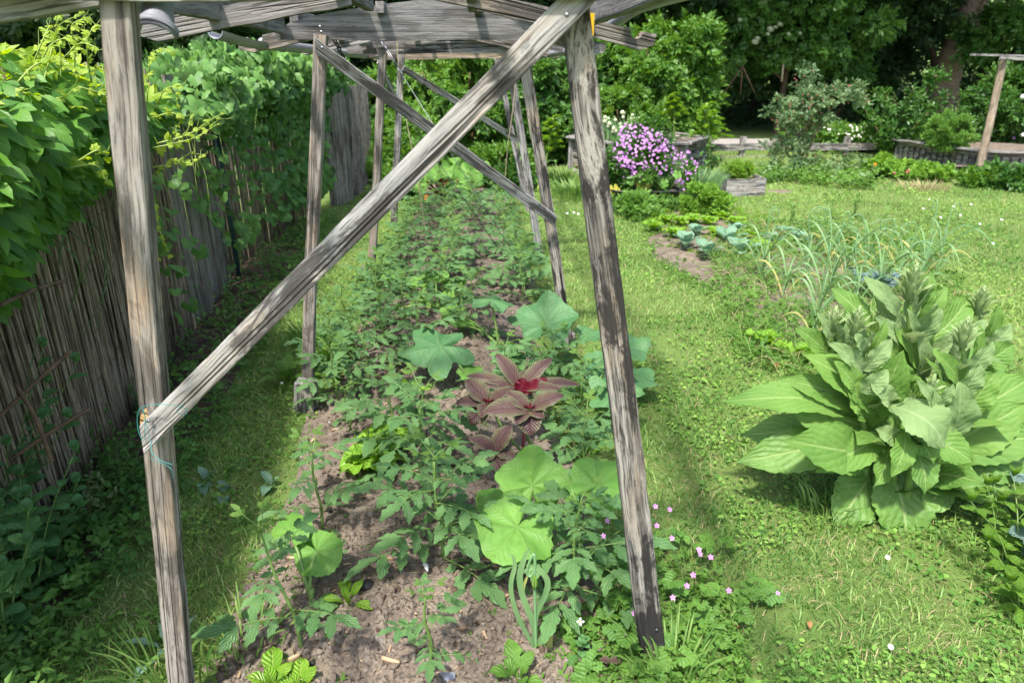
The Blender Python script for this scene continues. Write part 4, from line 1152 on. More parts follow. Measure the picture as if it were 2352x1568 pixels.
# ------------------------------------------------------------------ creeper
def palm_leaf(seed, n=5, L=.095, droop=.25):
    rs = random.Random(seed); gs = [(*tube([(0, -.07, -.02), (0, 0, 0)], .0013, 4),)]
    angs = np.linspace(-62, 62, n) if n > 3 else (-50, 0, 50)
    for k, a in enumerate(angs):
        l = L*(1-abs(a)/150)*rs.uniform(.9, 1.1)
        V, F, U_ = leafgeo(l, l*.42, 8, 2, 'obov' if n > 3 else 'ovate', .08, .22, .03, 7, .16, seed*5+k)
        gs.append((V, F, U_, RZ(R(-a+rs.uniform(-5, 5))) @ RX(R(-droop*57*.6+rs.uniform(-14, 6))) @ RY(R(rs.uniform(-14, 14)))))
    return merge(*gs)
cr_me = []
for k in range(7):
    m = MB(); m.add(*palm_leaf(k)); cr_me.append(m.mesh('leaf', [CREEP]))
cy_me = []
for k in range(4):
    m = MB(); m.add(*palm_leaf(20+k, 5, .075, .5)); cy_me.append(m.mesh('leaf', [CREEP_Y]))
def orientM(p, d, n):
    d = Vector(d).normalized(); x = d.cross(Vector(n))
    if x.length < 1e-3: x = Vector((1, 0, 0))
    x.normalize(); z = x.cross(d)
    return Matrix(((x.x, d.x, z.x, p[0]), (x.y, d.y, z.y, p[1]), (x.z, d.z, z.z, p[2]), (0, 0, 0, 1)))
CO = Vector((fx(2.2), 2.2, 0))
cp = thing('creeper', 'leafy five fingered creeper tumbling over the near reed fence with yellow green shoots', 'creeper', CO)
rs = random.Random(9); nl = 0
extra = MB()
LOWC = leafgeo(1, .5, 3, 2, 'ovate', .05, .2)
while nl < 1500:
    y = rs.uniform(1.05, 3.5)
    top = 1.66 - .12*max(0, y-2.6); bot = float(np.interp(y, [1.0, 1.7, 2.2, 2.8, 3.5], [.45, .75, 1.0, 1.12, 1.25]))
    z = bot + (top-bot)*rs.random()**.75
    if noise3(y*2.6, z*2.6, 0, 77) < -.42 and z < 1.35: continue
    f = (z-bot)/(top-bot)
    dep = .05+.28*math.sin(min(1, f*1.0)*2.6)*rs.random()**.5
    p = Vector((fx(y)+dep-rs.uniform(0, .3)*(f > .8), y-.3*dep, z))
    yel = rs.random() < max(0, (f-.62))*1.8
    d = Vector((rs.uniform(-.2, .7), rs.uniform(-.8, .5), rs.uniform(-1.0, -.1) if not yel else rs.uniform(-.5, .7)))
    n = Vector((rs.uniform(-.3, 1.0), rs.uniform(-.9, .4), rs.uniform(.3, 1.2)))
    nl += 1
    M = orientM(p-CO, d, n) @ SCL(rs.uniform(.75, 1.25)*(.8 if yel else 1))
    if nl <= 290:
        inst('leaf', rs.choice(cy_me if yel else cr_me), cp, M)
    else:
        V, F, U_ = leafgeo(.09, .042, 3, 2, 'ovate', .08, .2, seed=nl % 7)
        for a in (-52, 0, 52): extra.add(V, F, U_, rs.random(), 1 if yel else 0, M @ TR((0, 0, -.01)) @ RZ(R(a)))
extra.build('leaf_mass', [CREEP, CREEP_Y], cp, True, None, 'stuff')
# shoots with small yellow leaves: (pixel path, distance)
shoots = [([(100, 190), (118, 120), (135, 60), (190, 32)], 2.5), ([(140, 180), (138, 110), (128, 60), (150, 28)], 2.5), ([(170, 180), (172, 110), (165, 60), (198, 40)], 2.45),
          ([(210, 190), (200, 120), (210, 70), (235, 60)], 2.5), ([(70, 160), (95, 100), (112, 60)], 2.5), ([(40, 190), (80, 150), (130, 135)], 2.3), ([(180, 200), (240, 210), (235, 150)], 2.4),
          ([(250, 230), (300, 215), (330, 195)], 2.5), ([(340, 190), (345, 130), (372, 112), (395, 120)], 3.3), ([(360, 250), (375, 210), (405, 200), (410, 240)], 3.1),
          ([(350, 270), (395, 260), (415, 275), (400, 300)], 3.0), ([(350, 340), (400, 330), (450, 315), (500, 285)], 2.9), ([(360, 330), (430, 310), (470, 285), (508, 262)], 2.9), ([(350, 385), (395, 375), (440, 350)], 2.9),
          ([(350, 400), (400, 372), (440, 375), (470, 355)], 2.9), ([(340, 420), (355, 470), (370, 540), (392, 585)], 2.8), ([(390, 345), (430, 300), (438, 265)], 2.95), ([(180, 370), (225, 345), (250, 365)], 2.2), ([(160, 385), (220, 380), (250, 420)], 2.2),
          ([(345, 440), (360, 500), (350, 560), (365, 600)], 2.8), ([(120, 230), (160, 215), (185, 170)], 2.3), ([(30, 240), (60, 190), (68, 150)], 2.4), ([(150, 130), (185, 100), (225, 110)], 2.4), ([(90, 150), (120, 100), (180, 80)], 2.5)]
for q, (pp, D) in enumerate(shoots):
    st = MB()
    c = curve3([P(px, py, D+.05*math.sin(k+q))-CO for k, (px, py) in enumerate(pp)], 6)
    st.add(*tube(c, np.linspace(.0032, .0012, len(c)), 5))
    for k in range(2, len(c), 2 if q < 16 else 3):
        d = Vector(tuple(c[k]-c[k-1])).normalized()
        sd = Vector((rs.uniform(-1, 1), rs.uniform(-.5, .5), rs.uniform(-.6, .6)))
        f = k/len(c)
        M = orientM(c[k], d*.5+sd, Vector((.2, -.5, .8))) @ SCL(rs.uniform(.3, .5)*(1.25-f*.6))
        inst('leaf', rs.choice(cy_me), cp, M)
        # tendril
        if k % 4 == 0:
            e = sd*.05+d*.02
            tt = [Vector(tuple(c[k])), Vector(tuple(c[k]))+e*.7, Vector(tuple(c[k]))+e*1.2+Vector((0, 0, .012)), Vector(tuple(c[k]))+e*1.1+Vector((.008, 0, .02))]
            st.add(*tube(curve3(tt, 4), .0009, 4))
    st.build('shoot', [STEM_Y], cp)
for q in range(16):
    st = MB()
    y = rs.uniform(1.2, 3.2); z = rs.uniform(1.0, 1.5); p0 = Vector((fx(y)+.03, y, z))
    c = curve3([p0-CO, p0+Vector((.12, -.05, -.05))-CO, p0+Vector((.18+rs.uniform(0, .1), -.1+rs.uniform(-.2, .2), -.2))-CO, p0+Vector((.15, -.2+rs.uniform(-.2, .2), -.4))-CO], 6)
    st.add(*tube(c, np.linspace(.004, .0015, len(c)), 5)); st.build('stem', [STEM_D], cp)

# ------------------------------------------------------------------ hop vine over the rest of the fence
def hop_leaf(seed, R0=.045):
    rs = np.random.RandomState(seed); th = np.linspace(-2.7, 2.7, 25)
    r = R0*(.62+.38*np.abs(np.cos(1.5*th))**.8*(1-.12*np.abs(th)/2.7))*(1+.05*np.cos(th*13))
    x, y = r*np.sin(th), r*np.cos(th)
    z = -.25*np.abs(x)-.12*np.abs(y)+.1*np.abs(x)*rs.rand()
    V = np.vstack([[0, 0, 0.006], np.stack([x, y, z], 1)])
    F = np.array([(0, k+2, k+1) for k in range(24)])
    U_ = np.stack([.5+V[:, 0]/(2.2*R0), .5+V[:, 1]/(2.2*R0)], 1)
    T = tube([(0, -.05, -.02), (0, 0, .004)], .001, 3)
    return merge((V, F, U_), T)
hp_me = []
for k in range(6):
    m = MB(); m.add(*hop_leaf(k)); hp_me.append(m.mesh('leaf', [HOP]))
HO = Vector((fx(5), 5, 0))
hp = thing('hop_vine', 'lobed leaved green vine blanketing the fence top behind the creeper', 'vine', HO)
rs = random.Random(31); far = MB(); HT = [hop_leaf(k+10) for k in range(3)]
pos, dd, nn, sc_ = [], [], [], []
n = 0
while n < 6600:
    y = 3.25+6.0*rs.random()**.9
    topz = 1.60+.07*noise3(y*3, 0, 0, 3)+.06*noise3(y*9, 0, 0, 4)+(.10 if y > 6 else 0); z = rs.uniform(.25, topz)
    cov = 1.0 if z > 1.30+.12*noise3(y*2.3, 1, 0, 5) else float(np.interp(y, [3.2, 4.2, 5.2, 5.8, 7, 9.5], [.04, .02, .14, .40, .62, .8]))*(.5+.5*(z > .55))
    if noise3(y*2.2, z*2.6, 0, 87) < -.05 and z < 1.3: cov *= .12
    if y < 4.7 and z > 1.1: cov *= .28*max(0, y-3.2)/1.5
    if rs.random() > cov: continue
    f = max(0, (z-1.15)/.4)
    dep = .04+(.18+.16*min(1, f))*rs.random()**.6
    if z > 1.38: dep = rs.uniform(-.30, .32)
    pos.append((fx(y)+dep-HO.x, y-HO.y, z)); n += 1
    dd.append((rs.uniform(-.1, .6), rs.uniform(-.7, .4), rs.uniform(-1.0, -.1))); nn.append((rs.uniform(-.5, 1.0), rs.uniform(-.9, .5), rs.uniform(.1, 1.1)))
    sc_.append(rs.uniform(.6, 1.3)*(1.0 if y < 6 else 1.15))
pos, dd, nn, sc_ = map(np.array, (pos, dd, nn, sc_)); ys_ = pos[:, 1]
order = np.argsort(pos[:, 1]-pos[:, 0]*2); order = order[np.argsort((ys_[order] > 0.9).astype(int), kind='stable')]
vis = order[:285]
for k in vis: inst('leaf', hp_me[k % 6], hp, orientM(pos[k], dd[k], nn[k]) @ SCL(float(sc_[k])))
w = np.ones(n, bool); w[vis] = False
fr = frames(dd, nn)*sc_[:, None, None]
r = np.clip(.5+.35*noise3(pos[:, 1]*2, pos[:, 2]*3, 0, 5)+np.random.RandomState(1).randn(n)*.15+.25*(pos[:, 2] > 1.42), 0, 1)
for q in range(3):
    k = w & (np.arange(n) % 3 == q); far.scatter(HT[q], fr[k], pos[k], r[k])
far.build('leaf_mass', [HOP], hp, True, None, 'stuff')
for q in range(24):
    st = MB()
    y = 3.4+5.5*rs.random(); z = rs.uniform(.9, 1.5); p0 = Vector((fx(y)+.12, y, z))-HO
    c = curve3([p0, p0+Vector((.06, -.08, -.12)), p0+Vector((.1, -.2+rs.uniform(-.2, .2), -.35))], 6); st.add(*tube(c, .002, 4)); st.build('stem', [STEM_Y], hp)
# airy top shoots over the vine
# ------------------------------------------------------------------ herbs and weeds along the fence
def gen_leafmesh(name, mat, cnt=4, **k):
    out = []
    for q in range(cnt):
        m = MB(); m.add(*leafgeo(1.0, k.get('w', .4), k.get('n', 6), k.get('m', 2), k.get('shape', 'ovate'), k.get('bulge', .1), k.get('fold', .2), k.get('wave', .03), k.get('teeth', 0), k.get('td', 0), q)); out.append(m.mesh(name, [mat]))
    return out
def herb(name, label, cat, loc, h, meshes, stem, nst=4, nlv=7, ll=.05, spread=.5, seed=0, group=None, sr=.002, up=.4, parent=None, term=True):
    """several leafy stems from one root; every leaf its own part"""
    rs = random.Random(seed); t = thing(name, label, cat, loc, group=group)
    for s in range(nst):
        sm = MB()
        a = rs.uniform(0, 6.28); l = h*rs.uniform(.65, 1.05); sp = spread*h*rs.uniform(.3, 1)
        e = Vector((math.cos(a)*sp, math.sin(a)*sp, l))
        c = curve3([(0, 0, -.02), e*.45+Vector((0, 0, .12*l)), e], 5); sm.add(*tube(c, np.linspace(sr*1.5, sr*.6, len(c)), 5)); sm.build('stem', [stem], t)
        for k in range(nlv):
            f = .22+.78*(k+rs.random()*.5)/nlv; p = c[min(len(c)-1, int(f*(len(c)-1)))]
            b = a+k*2.4+rs.uniform(-.4, .4)
            d = Vector((math.cos(b), math.sin(b), up+rs.uniform(-.5, .3)))
            inst('leaf', rs.choice(meshes), t, orientM(p, d, Vector((0, 0, 1))) @ SCL(ll*rs.uniform(.7, 1.2)*(1.1-.3*f)))
        if term:
            for b in (0, 2.1, 4.2): inst('leaf', rs.choice(meshes), t, orientM(c[-1], Vector((math.cos(b)*.6, math.sin(b)*.6, .9)), Vector((0, 0, 1))) @ SCL(ll*.6))
    return t
W_ME = gen_leafmesh('leaf', WEED_D, 4, w=.5, teeth=5, td=.25)
V_ME = gen_leafmesh('leaf', VARI, 3, w=.5, fold=.1)
P_ME = gen_leafmesh('leaf', PEA, 3, w=.75, shape='ellip', fold=.12, wave=.02)
L_ME = gen_leafmesh('leaf', WEED_D, 4, w=.38, n=8, wave=.05, teeth=6, td=.2)
for k, (px, py, h, ns, lab) in enumerate([(30, 1290, .62, 7, 'pea plant climbing at the left edge, highest of the pea plants'), (75, 1400, .45, 6, 'pea plant with pale rounded leaves under the crossed sticks'), (120, 1330, .35, 5, 'pea plant leaning toward the near left post'), (20, 1500, .30, 5, 'low pea plant in the lower left corner')]):
    herb('pea_plant', lab, 'pea plant', G(px, py), h*1.15, P_ME, STEM, ns+2, 9, .066, .5, 200+k, 'pea plants at the fence foot', .0022)
for k, (px, py, h) in enumerate([(205, 905, .22), (195, 1230, .25), (430, 640, .22)]):
    herb('variegated_shrub', ('small cream edged shrub against the reed screen above the diagonal stick', 'cream edged shrub low by the fence foot beside the pea plants', 'cream edged shrub behind the near left post by the slab boards')[k], 'shrub', G(px, py), h*1.3, V_ME, STEM_B, 7, 8, .034, .8, 220+k, None, .0018)
wl = [(60, 1180), (150, 1120), (240, 1090), (120, 1260), (330, 960), (260, 1000), (400, 880), (430, 820), (200, 1060), (480, 760), (520, 700), (560, 640), (380, 960), (600, 600), (640, 560), (90, 1060), (330, 900), (290, 1150), (440, 740), (500, 640), (30, 1120), (170, 1000), (680, 520), (620, 640), (540, 760)]
ORD = ['nearest', 'second', 'third', 'fourth', 'fifth', 'sixth', 'seventh', 'eighth', 'ninth', 'tenth', 'eleventh', 'twelfth', 'thirteenth', 'fourteenth', 'fifteenth', 'sixteenth', 'seventeenth', 'eighteenth', 'nineteenth', 'twentieth', 'twenty-first', 'twenty-second', 'twenty-third', 'twenty-fourth', 'last']
wl.sort(key=lambda q: -q[1])
for k, (px, py) in enumerate(wl):
    where = 'below the reed fence' if px < 300 else ('behind the near left post' if px < 450 else 'below the slab and vine fence')
    herb('weed', 'dark weed %s, %s from the camera along the fence' % (where, ORD[k]), 'weed', G(px, py), .17+.12*((k*7) % 5)/5, W_ME if k % 3 else L_ME, STEM_D, 6, 6, .05, .9, 240+k, 'dark weeds along the fence foot', .0018)
for k, (a, b_, D0, D1, lab) in enumerate([((-20, 710), (149, 645), 1.75, 2.0, 'bare grey stick slanting across the reed screen'), ((-10, 965), (164, 805), 1.75, 1.95, 'brown stick rising to the right behind the pea plants'), ((28, 1052), (205, 940), 1.8, 1.95, 'bare stick lying low across the fence foot'), ((35, 880), (120, 1060), 1.8, 1.72, 'dark stick slanting down to the right among peas')]):
    p0, p1 = P(*a, D0), P(*b_, D1); line('stick', lab, 'stick', curve3([p0, (p0+p1)/2+Vector((.01, 0, .012)), p1], 6), .0065, STEM_B if k else BARK, 7)
# pale lupin like rosettes in the grass
# ------------------------------------------------------------------ plants in the long bed
def bed(px, py):
    g = G(px, py, .06); return Vector((g.x, g.y, float(bedz(g.x, g.y))-.004))
def leaflet(l, w, seed, bulge=.06):
    """tomato leaflet: pinnately lobed"""
    rs = np.random.RandomState(abs(seed)); n = 12; t = np.linspace(0, 1, n+1)
    base = SH['ovate'](t)
    lob = 1-.58*(.5+.5*np.cos(2*np.pi*(t*3.4+.25)))*(1-t*.6)
    wd = w/2*base*lob; wd[-1] = 0.0008; wd[0] = .001
    fwd = .10*l*np.abs(np.sin(np.pi*t*3.4))
    s = np.array([-1, 0, 1]); V = []
    dr = rs.uniform(.05, .22)
    for i in range(n+1):
        for q in s:
            V.append((wd[i]*q, t[i]*l+(fwd[i] if q else 0), -abs(q)*wd[i]*.18+.28*abs(q)*wd[i]*(1 if rs.rand() > .3 else .4)+bulge*l*math.sin(math.pi*t[i])-dr*l*t[i]**2))
    F = []
    for i in range(n):
        for q in range(2): a = i*3+q; F.append((a, a+1, a+4, a+3))
    U_ = np.array([((q+1)/2, t[i]) for i in range(n+1) for q in s])
    return np.array(V), np.array(F), U_
def tomato_leaf(seed, L=.24, pairs=3, fl=.075):
    rs = random.Random(seed); gs = []
    def rz(f): return -.26*L*f*f+.10*L*f
    pts = [(0.012*math.sin(f*3+seed), L*f, rz(f)) for f in np.linspace(0, .86, 9)]
    st = tube(pts, np.linspace(.0026, .0011, 9), 5)
    def at(f): return Vector((0.012*math.sin(f*3+seed), L*f, rz(f)))
    dn = lambda f: -.52*f+.10
    gs.append((*leaflet(fl*1.25, fl*.72, seed*9), TR(at(.86)) @ RX(dn(.9))))
    for k in range(pairs):
        f = .30+.52*k/max(1, pairs-1) if pairs > 1 else .5
        for sd in (-1, 1):
            l = fl*(.72+.34*k/pairs)*rs.uniform(.88, 1.12)
            gs.append((*leaflet(l, l*.68, seed*9+k*2+sd), TR(at(f+.015*sd)) @ RZ(-sd*R(rs.uniform(52, 72))) @ RX(R(rs.uniform(-30, -4))) @ RY(R(rs.uniform(-20, 20)))))
            if rs.random() < .75:
                l2 = fl*.28; gs.append((*leaflet(l2, l2*.7, seed*9+50+k), TR(at(f+.10)) @ RZ(-sd*R(rs.uniform(55, 85))) @ RX(R(-15))))
    return merge(*gs), st
tl_me = []
for k in range(8):
    lf, st = tomato_leaf(k, .185+.015*(k % 3), 3, .080+.004*(k % 3)); m = MB(); m.add(*lf, r=.5); m.add(*st, m=1); tl_me.append(m.mesh('leaf', [TOM, STEM]))
ty_me = []
for k in range(3):
    lf, st = tomato_leaf(40+k, .11, 2, .042); m = MB(); m.add(*lf, r=.6); m.add(*st, m=1); ty_me.append(m.mesh('leaf', [TOM_Y, STEM]))
def tomato(loc, h, seed, label, nl=9, lean=(0, 0), sc=1.0, group='tomato plants in the long bed'):
    nl = nl+(7 if nl > 9 else (2 if nl > 7 else 0)); h *= .95; sc *= (.98 if nl > 9 else .86)
    rs = random.Random(seed); t = thing('tomato_plant', label, 'tomato plant', loc, group=group)
    lx_, ly_ = lean
    c = curve3([(0, 0, -.03), (lx_*.25+.008, ly_*.25, h*.3), (lx_*.6-.006, ly_*.6, h*.65), (lx_, ly_, h)], 6)
    m = MB(); m.add(*tube(c, np.linspace(.0062, .003, len(c)), 7)); m.build('stem', [STEM], t)
    a = rs.uniform(0, 6.28)
    for k in range(nl):
        f = .16+.80*k/nl; p = c[int(f*(len(c)-1))]; a += 2.4+rs.uniform(-.35, .35)
        up = .15+.55*f+rs.uniform(-.12, .15)
        s = sc*(.62+.5*math.sin(math.pi*min(1, f*.95+.12)))*rs.uniform(.85, 1.1)
        inst('leaf', tl_me[rs.randrange(8)], t, orientM(p, (math.cos(a), math.sin(a), up), (0, 0, 1)) @ RY(R(rs.uniform(-18, 18))) @ SCL(s))
    for k in range(4):
        a += 1.7; inst('leaf', ty_me[k % 3], t, orientM(c[-1], (math.cos(a)*.7, math.sin(a)*.7, .8), (0, 0, 1)) @ SCL(rs.uniform(.7, 1.0)*sc))
    return t
near = [
 ((692, 1480), .40, 6, (-.075, .03), .98, 'tomato plant with a bare bent lower stem in the front left of the bed'),
 ((986, 1518), .24, 7, (0, 0), .62, 'small tomato plant standing alone in the open soil at the front of the bed'),
 ((1015, 1277), .40, 11, (-.01, 0), 1.05, 'bushy tomato plant in front of the dark pink leaved amaranth'),
 ((1310, 1345), .36, 10, (.02, 0), 1.0, 'tall tomato plant between the round squash leaf and the near dark post'),
 ((737, 1200), .34, 7, (0, 0), .95, 'tomato plant at the left bed edge left of the lettuces'),
 ((965, 1075), .38, 10, (.03, 0), 1.05, 'leafy tomato plant overhanging the green lettuces'),
 ((1338, 1090), .34, 9, (0, 0), 1.0, 'tomato plant right of the amaranth with leaves drooping over bare soil'),
 ((801, 975), .22, 6, (0, 0), .7, 'small tomato plant on the sunny bare mound beside the post stub'),
 ((905, 1010), .30, 8, (0, 0), .9, 'tomato plant just behind the lettuces'),
 ((1330, 950), .36, 9, (.02, 0), 1.0, 'tomato plant behind the long pointed amaranth leaves'),
]
for k, (p, h, nl, ln, sc_, lab) in enumerate(near):
    tomato(bed(*p), h, 500+k, lab, nl, ln, sc_)
mid_ = [(772, 905, 'beside the second left post'), (845, 875, 'left of the big lobed squash leaf'), (1240, 895, 'right behind the crimson amaranth top'), (1160, 905, 'under the notched round squash leaf'), (765, 820, 'at the left bed edge behind the second post'),
        (810, 770, 'where the near brace crosses the left bed edge'), (880, 790, 'in the middle left of the bed'), (965, 830, 'behind the big lobed squash leaf'), (1060, 760, 'left of the tall stalked squash leaf'), (790, 715, 'near the third left post foot'),
        (870, 720, 'left of the spreading courgette'), (1085, 720, 'behind the tall stalked squash leaf'), (1270, 860, 'beside the second right post foot'), (930, 750, 'in front of the spreading courgette')]
for k, (x, y, w) in enumerate(mid_):
    tomato(bed(x, y), .30+.05*math.sin(k*2.1), 530+k, 'tomato plant ' + w, 8, (0, 0), .92)
NUM = ['first', 'second', 'third', 'fourth', 'fifth', 'sixth', 'seventh', 'eighth', 'ninth', 'tenth', 'eleventh', 'twelfth']
rs_t = random.Random(4)
for r_, py in enumerate((682, 654, 626, 600, 577, 556, 537, 520, 504, 490, 477, 465)):
    g0 = G(1100, py, .06)
    nc = 3 if r_ < 7 else 4
    for c_ in range(nc):
        x = rowx(g0.y)+(-.47+.94/(nc-1)*c_)+rs_t.uniform(-.06, .06)
        loc = Vector((x, g0.y+rs_t.uniform(-.05, .05), 0)); loc.z = float(bedz(loc.x, loc.y))-.004
        tomato(loc, .27+.08*rs_t.random(), 560+r_*4+c_, 'tomato plant, %s from the left in the %s row behind the courgette' % (NUM[c_], NUM[r_]), 9 if r_ < 5 else 7, (0, 0), 1.05, 'rows of tomato plants behind the courgette')

# squash
def squash_geo(seed, Rr=.15, lobes=5, dep=.12, cup=.25, wave=.10):
    rs = np.random.RandomState(seed); na, nr = 56, 9
    th = np.linspace(-np.pi*.965, np.pi*.965, na+1)
    rad = Rr*(.80+.20*np.cos(th*.5)**2)*(1+dep*np.cos(th*lobes))*(1+.02*np.cos(th*31)+.018*rs.randn(na+1))
    rad *= np.clip((np.pi*.965+.10-np.abs(th))*4.0, .45, 1)
    V, U_ = [], []
    p1, p2 = rs.rand()*6, rs.rand()*6
    for i in range(nr+1):
        f = i/nr
        x = rad*f*np.sin(th); y = rad*f*np.cos(th)
        z = cup*Rr*f**1.3*(.6) - .22*Rr*f**2.5*(.6+.4*np.cos(th*1.0+p1))*.9 + wave*Rr*f**2.2*np.sin(th*4+p2)+.05*Rr*f*np.cos(th*7)
        V.append(np.stack([x, y, z], 1)); U_.append(np.stack([(th/(2*np.pi*.965)+.5), 0*th+f], 1))
    V = np.concatenate(V); U_ = np.concatenate(U_); F = []
    for i in range(nr):
        for k in range(na): a = i*(na+1)+k; F.append((a, a+na+1, a+na+2, a+1))
    return V, np.array(F), U_
def squash_leaf(t, base, c, Rr, n, d, mat, seed, dep=.12, cup=.25, wave=.1):
    o = Vector(t.location); c = Vector(c)
    m = MB(); m.add(*squash_geo(seed, Rr, 5, dep, cup, wave)); lf = m.build('leaf', [mat], t, True, orientM(c-o, d, n))
    s = Vector(base)-o; e = c-o
    m = MB(); m.add(*tube(curve3([s, s*.55+e*.45+Vector((0, 0, .03)), e-Vector(n).normalized()*.002], 6), np.linspace(.0075, .0048, 13), 7)); m.build('leaf_stalk', [STEM], t)
def squash(label, basepx, leaves, seed):
    b = bed(*basepx); t = thing('squash_plant', label, 'squash plant', b, group='squash plants in the long bed')
    m = MB(); m.add(*tube([(0, 0, -.03), (.01, 0, .05)], [.012, .008], 8)); m.build('crown_stem', [STEM], t)
    for k, (px, py, z, Rr, n, d, mat, kw) in enumerate(leaves):
        squash_leaf(t, b+Vector((0, 0, .03)), G(px, py, z), Rr, n, d, mat, seed+k, **kw)
    return t
squash('squash plant holding one blue green leaf high on a single tall stalk', (1145, 800), [(1128, 690, .34, .135, (.1, -.1, 1), (.2, .9, .0), SQ_B, dict(wave=.10, cup=-.1, dep=.1)), (1170, 832, .16, .095, (0, -.75, .7), (0, .5, .6), SQ_B, dict(dep=.06)), (1040, 715, .12, .09, (0, -.3, 1), (-.8, .3, .1), SQ_G, {}), (1060, 745, .12, .09, (0, -.2, 1), (.3, .9, 0), SQ_G, {})], 10)
squash('squash plant with a large deeply lobed drooping blue green leaf', (1085, 895), [(1010, 795, .26, .185, (-.1, -.35, .95), (-.85, -.35, -.1), SQ_B, dict(dep=.24, wave=.07, cup=-.05)), (1080, 858, .14, .075, (.1, -.4, .9), (-.2, .8, .3), SQ_G, dict(dep=.03)), (1095, 870, .09, .06, (.2, -.3, .9), (.9, .1, 0), SQ_B, {})], 20)
squash('squash plant with the biggest cupped leaf beside the second right post', (1290, 830), [(1256, 745, .30, .175, (-.1, -.5, .85), (.1, .75, .45), SQ_B, dict(dep=.08, wave=.12, cup=.45)), (1345, 768, .22, .085, (.1, -.3, .95), (.8, .3, 0), SQ_B, dict(dep=.04)), (1195, 735, .2, .07, (0, -.2, 1), (-.9, .2, 0), SQ_B, {}), (1170, 860, .13, .09, (-.1, -.6, .8), (-.3, .7, .4), SQ_B, {})], 30)
squash('squash plant half hidden behind the near dark post spilling onto the lawn', (1370, 950), [(1390, 850, .26, .13, (.1, -.4, .9), (.5, .8, .2), SQ_B, dict(wave=.08)), (1440, 800, .22, .12, (.2, -.3, .9), (.9, .3, .1), SQ_B, {}), (1410, 900, .22, .13, (.1, -.5, .9), (.3, -.7, -.3), SQ_B, dict(dep=.2)), (1465, 865, .15, .10, (.4, -.3, .9), (.8, -.5, -.3), SQ_B, {}), (1345, 980, .1, .07, (0, -.2, 1), (-.2, -.9, 0), SQ_B, {})], 40)
squash('squash plant with two broad bright leaves, one upright and one flat', (1215, 1290), [(1222, 1115, .28, .125, (.05, -.8, .55), (0, .5, .85), SQ_G, dict(dep=.10, cup=.4, wave=.13)), (1188, 1210, .29, .135, (-.1, -.45, .95), (-.45, -.75, -.2), SQ_G, dict(dep=.06, cup=.25, wave=.11)), (1137, 1155, .11, .075, (-.2, -.2, .95), (-.8, .5, .1), SQ_G, dict(dep=.05))], 50)
squash('squash plant with one broad pale leaf touching the near dark post', (1380, 1260), [(1372, 1115, .31, .12, (.15, -.5, .9), (.6, .55, .1), SQ_G, dict(dep=.04, cup=.1, wave=.09)), (1345, 1295, .08, .060, (0, -.3, .95), (.5, -.7, -.2), SQ_B, dict(dep=.05))], 60)
squash('young squash plant with two round pale leaves at the front left', (712, 1375), [(668, 1222, .22, .075, (-.1, -.5, .9), (-.2, .8, .3), SQ_G, dict(dep=.03, cup=.1, wave=.05)), (728, 1265, .18, .085, (.1, -.6, .8), (.6, -.5, -.3), SQ_G, dict(dep=.03, cup=.1, wave=.05)), (700, 1240, .15, .05, (.1, -.4, .9), (.9, .2, .1), SQ_G, {})], 70)
# spreading courgette with star of stalks
b = bed(1005, 712); t = thing('courgette_plant', 'low courgette with a star of pale stalks spreading over bare soil', 'courgette', b)
for k, (px, py, z) in enumerate([(905, 640, .16), (960, 655, .14), (1000, 640, .18), (1040, 655, .13), (915, 708, .05), (960, 690, .16), (1030, 690, .12)]):
    e = G(px, py, z)-b; m = MB(); m.add(*tube(curve3([(0, 0, .01), e*.5+Vector((0, 0, .03)), e], 5), np.linspace(.009, .006, 11), 6)); m.build('leaf_stalk', [STEM_Y if k == 4 else STEM], t)
    m = MB(); m.add(*squash_geo(80+k, .095 if k != 4 else .05, 5, .2, .5, .15)); m.build('leaf', [SQ_G], t, True, orientM(e, (e.x, e.y, .12), (-e.x*.4, -e.y*.4, 1)))

# amaranth
def leaf_to(t, s, e, Wd, mat, name='leaf', shape='ovate', bulge=.12, fold=.25, wave=.04, up=(0, 0, 1), roll=0.0, teeth=0, td=0, n=14, m_=6, seed=0, side=0.0, mats=None):
    o = Vector(t.location); s = Vector(s)-o; e = Vector(e)-o; L = (e-s).length
    g_ = MB(); g_.add(*leafgeo(L, Wd, n, m_, shape, bulge, fold, wave, teeth, td, seed, 0.0, side))
    return g_.build(name, [mat], t, True, frameM(s, e, up, roll))
b = bed(1200, 1062); t = thing('amaranth', 'amaranth with dusky purple leaves and a glowing crimson centre', 'amaranth', b)
def zz(px, py, y): return P(px, py, y)
TOPS = {'T': (P(1196, 893, 2.62), [(1139, 811, .10, .045), (1269, 823, .10, .045), (1333, 883, -.02, .038), (1069, 863, .06, .034), (1225, 850, .14, .05), (1130, 925, -.12, .04), (1290, 895, -.08, .035), (1100, 885, .0, .035)]),
        'L': (P(1122, 925, 2.50), [(1045, 927, 0, .038), (1069, 872, .06, .055), (1080, 975, -.05, .066), (1178, 893, .0, .036), (1105, 960, -.1, .04)]),
        'R': (P(1216, 940, 2.42), [(1109, 947, -.03, .058), (1162, 900, .05, .042), (1296, 907, 0, .05), (1184, 975, -.06, .036), (1218, 1000, -.06, .064), (1250, 960, -.05, .034)])}
sd_ = 0
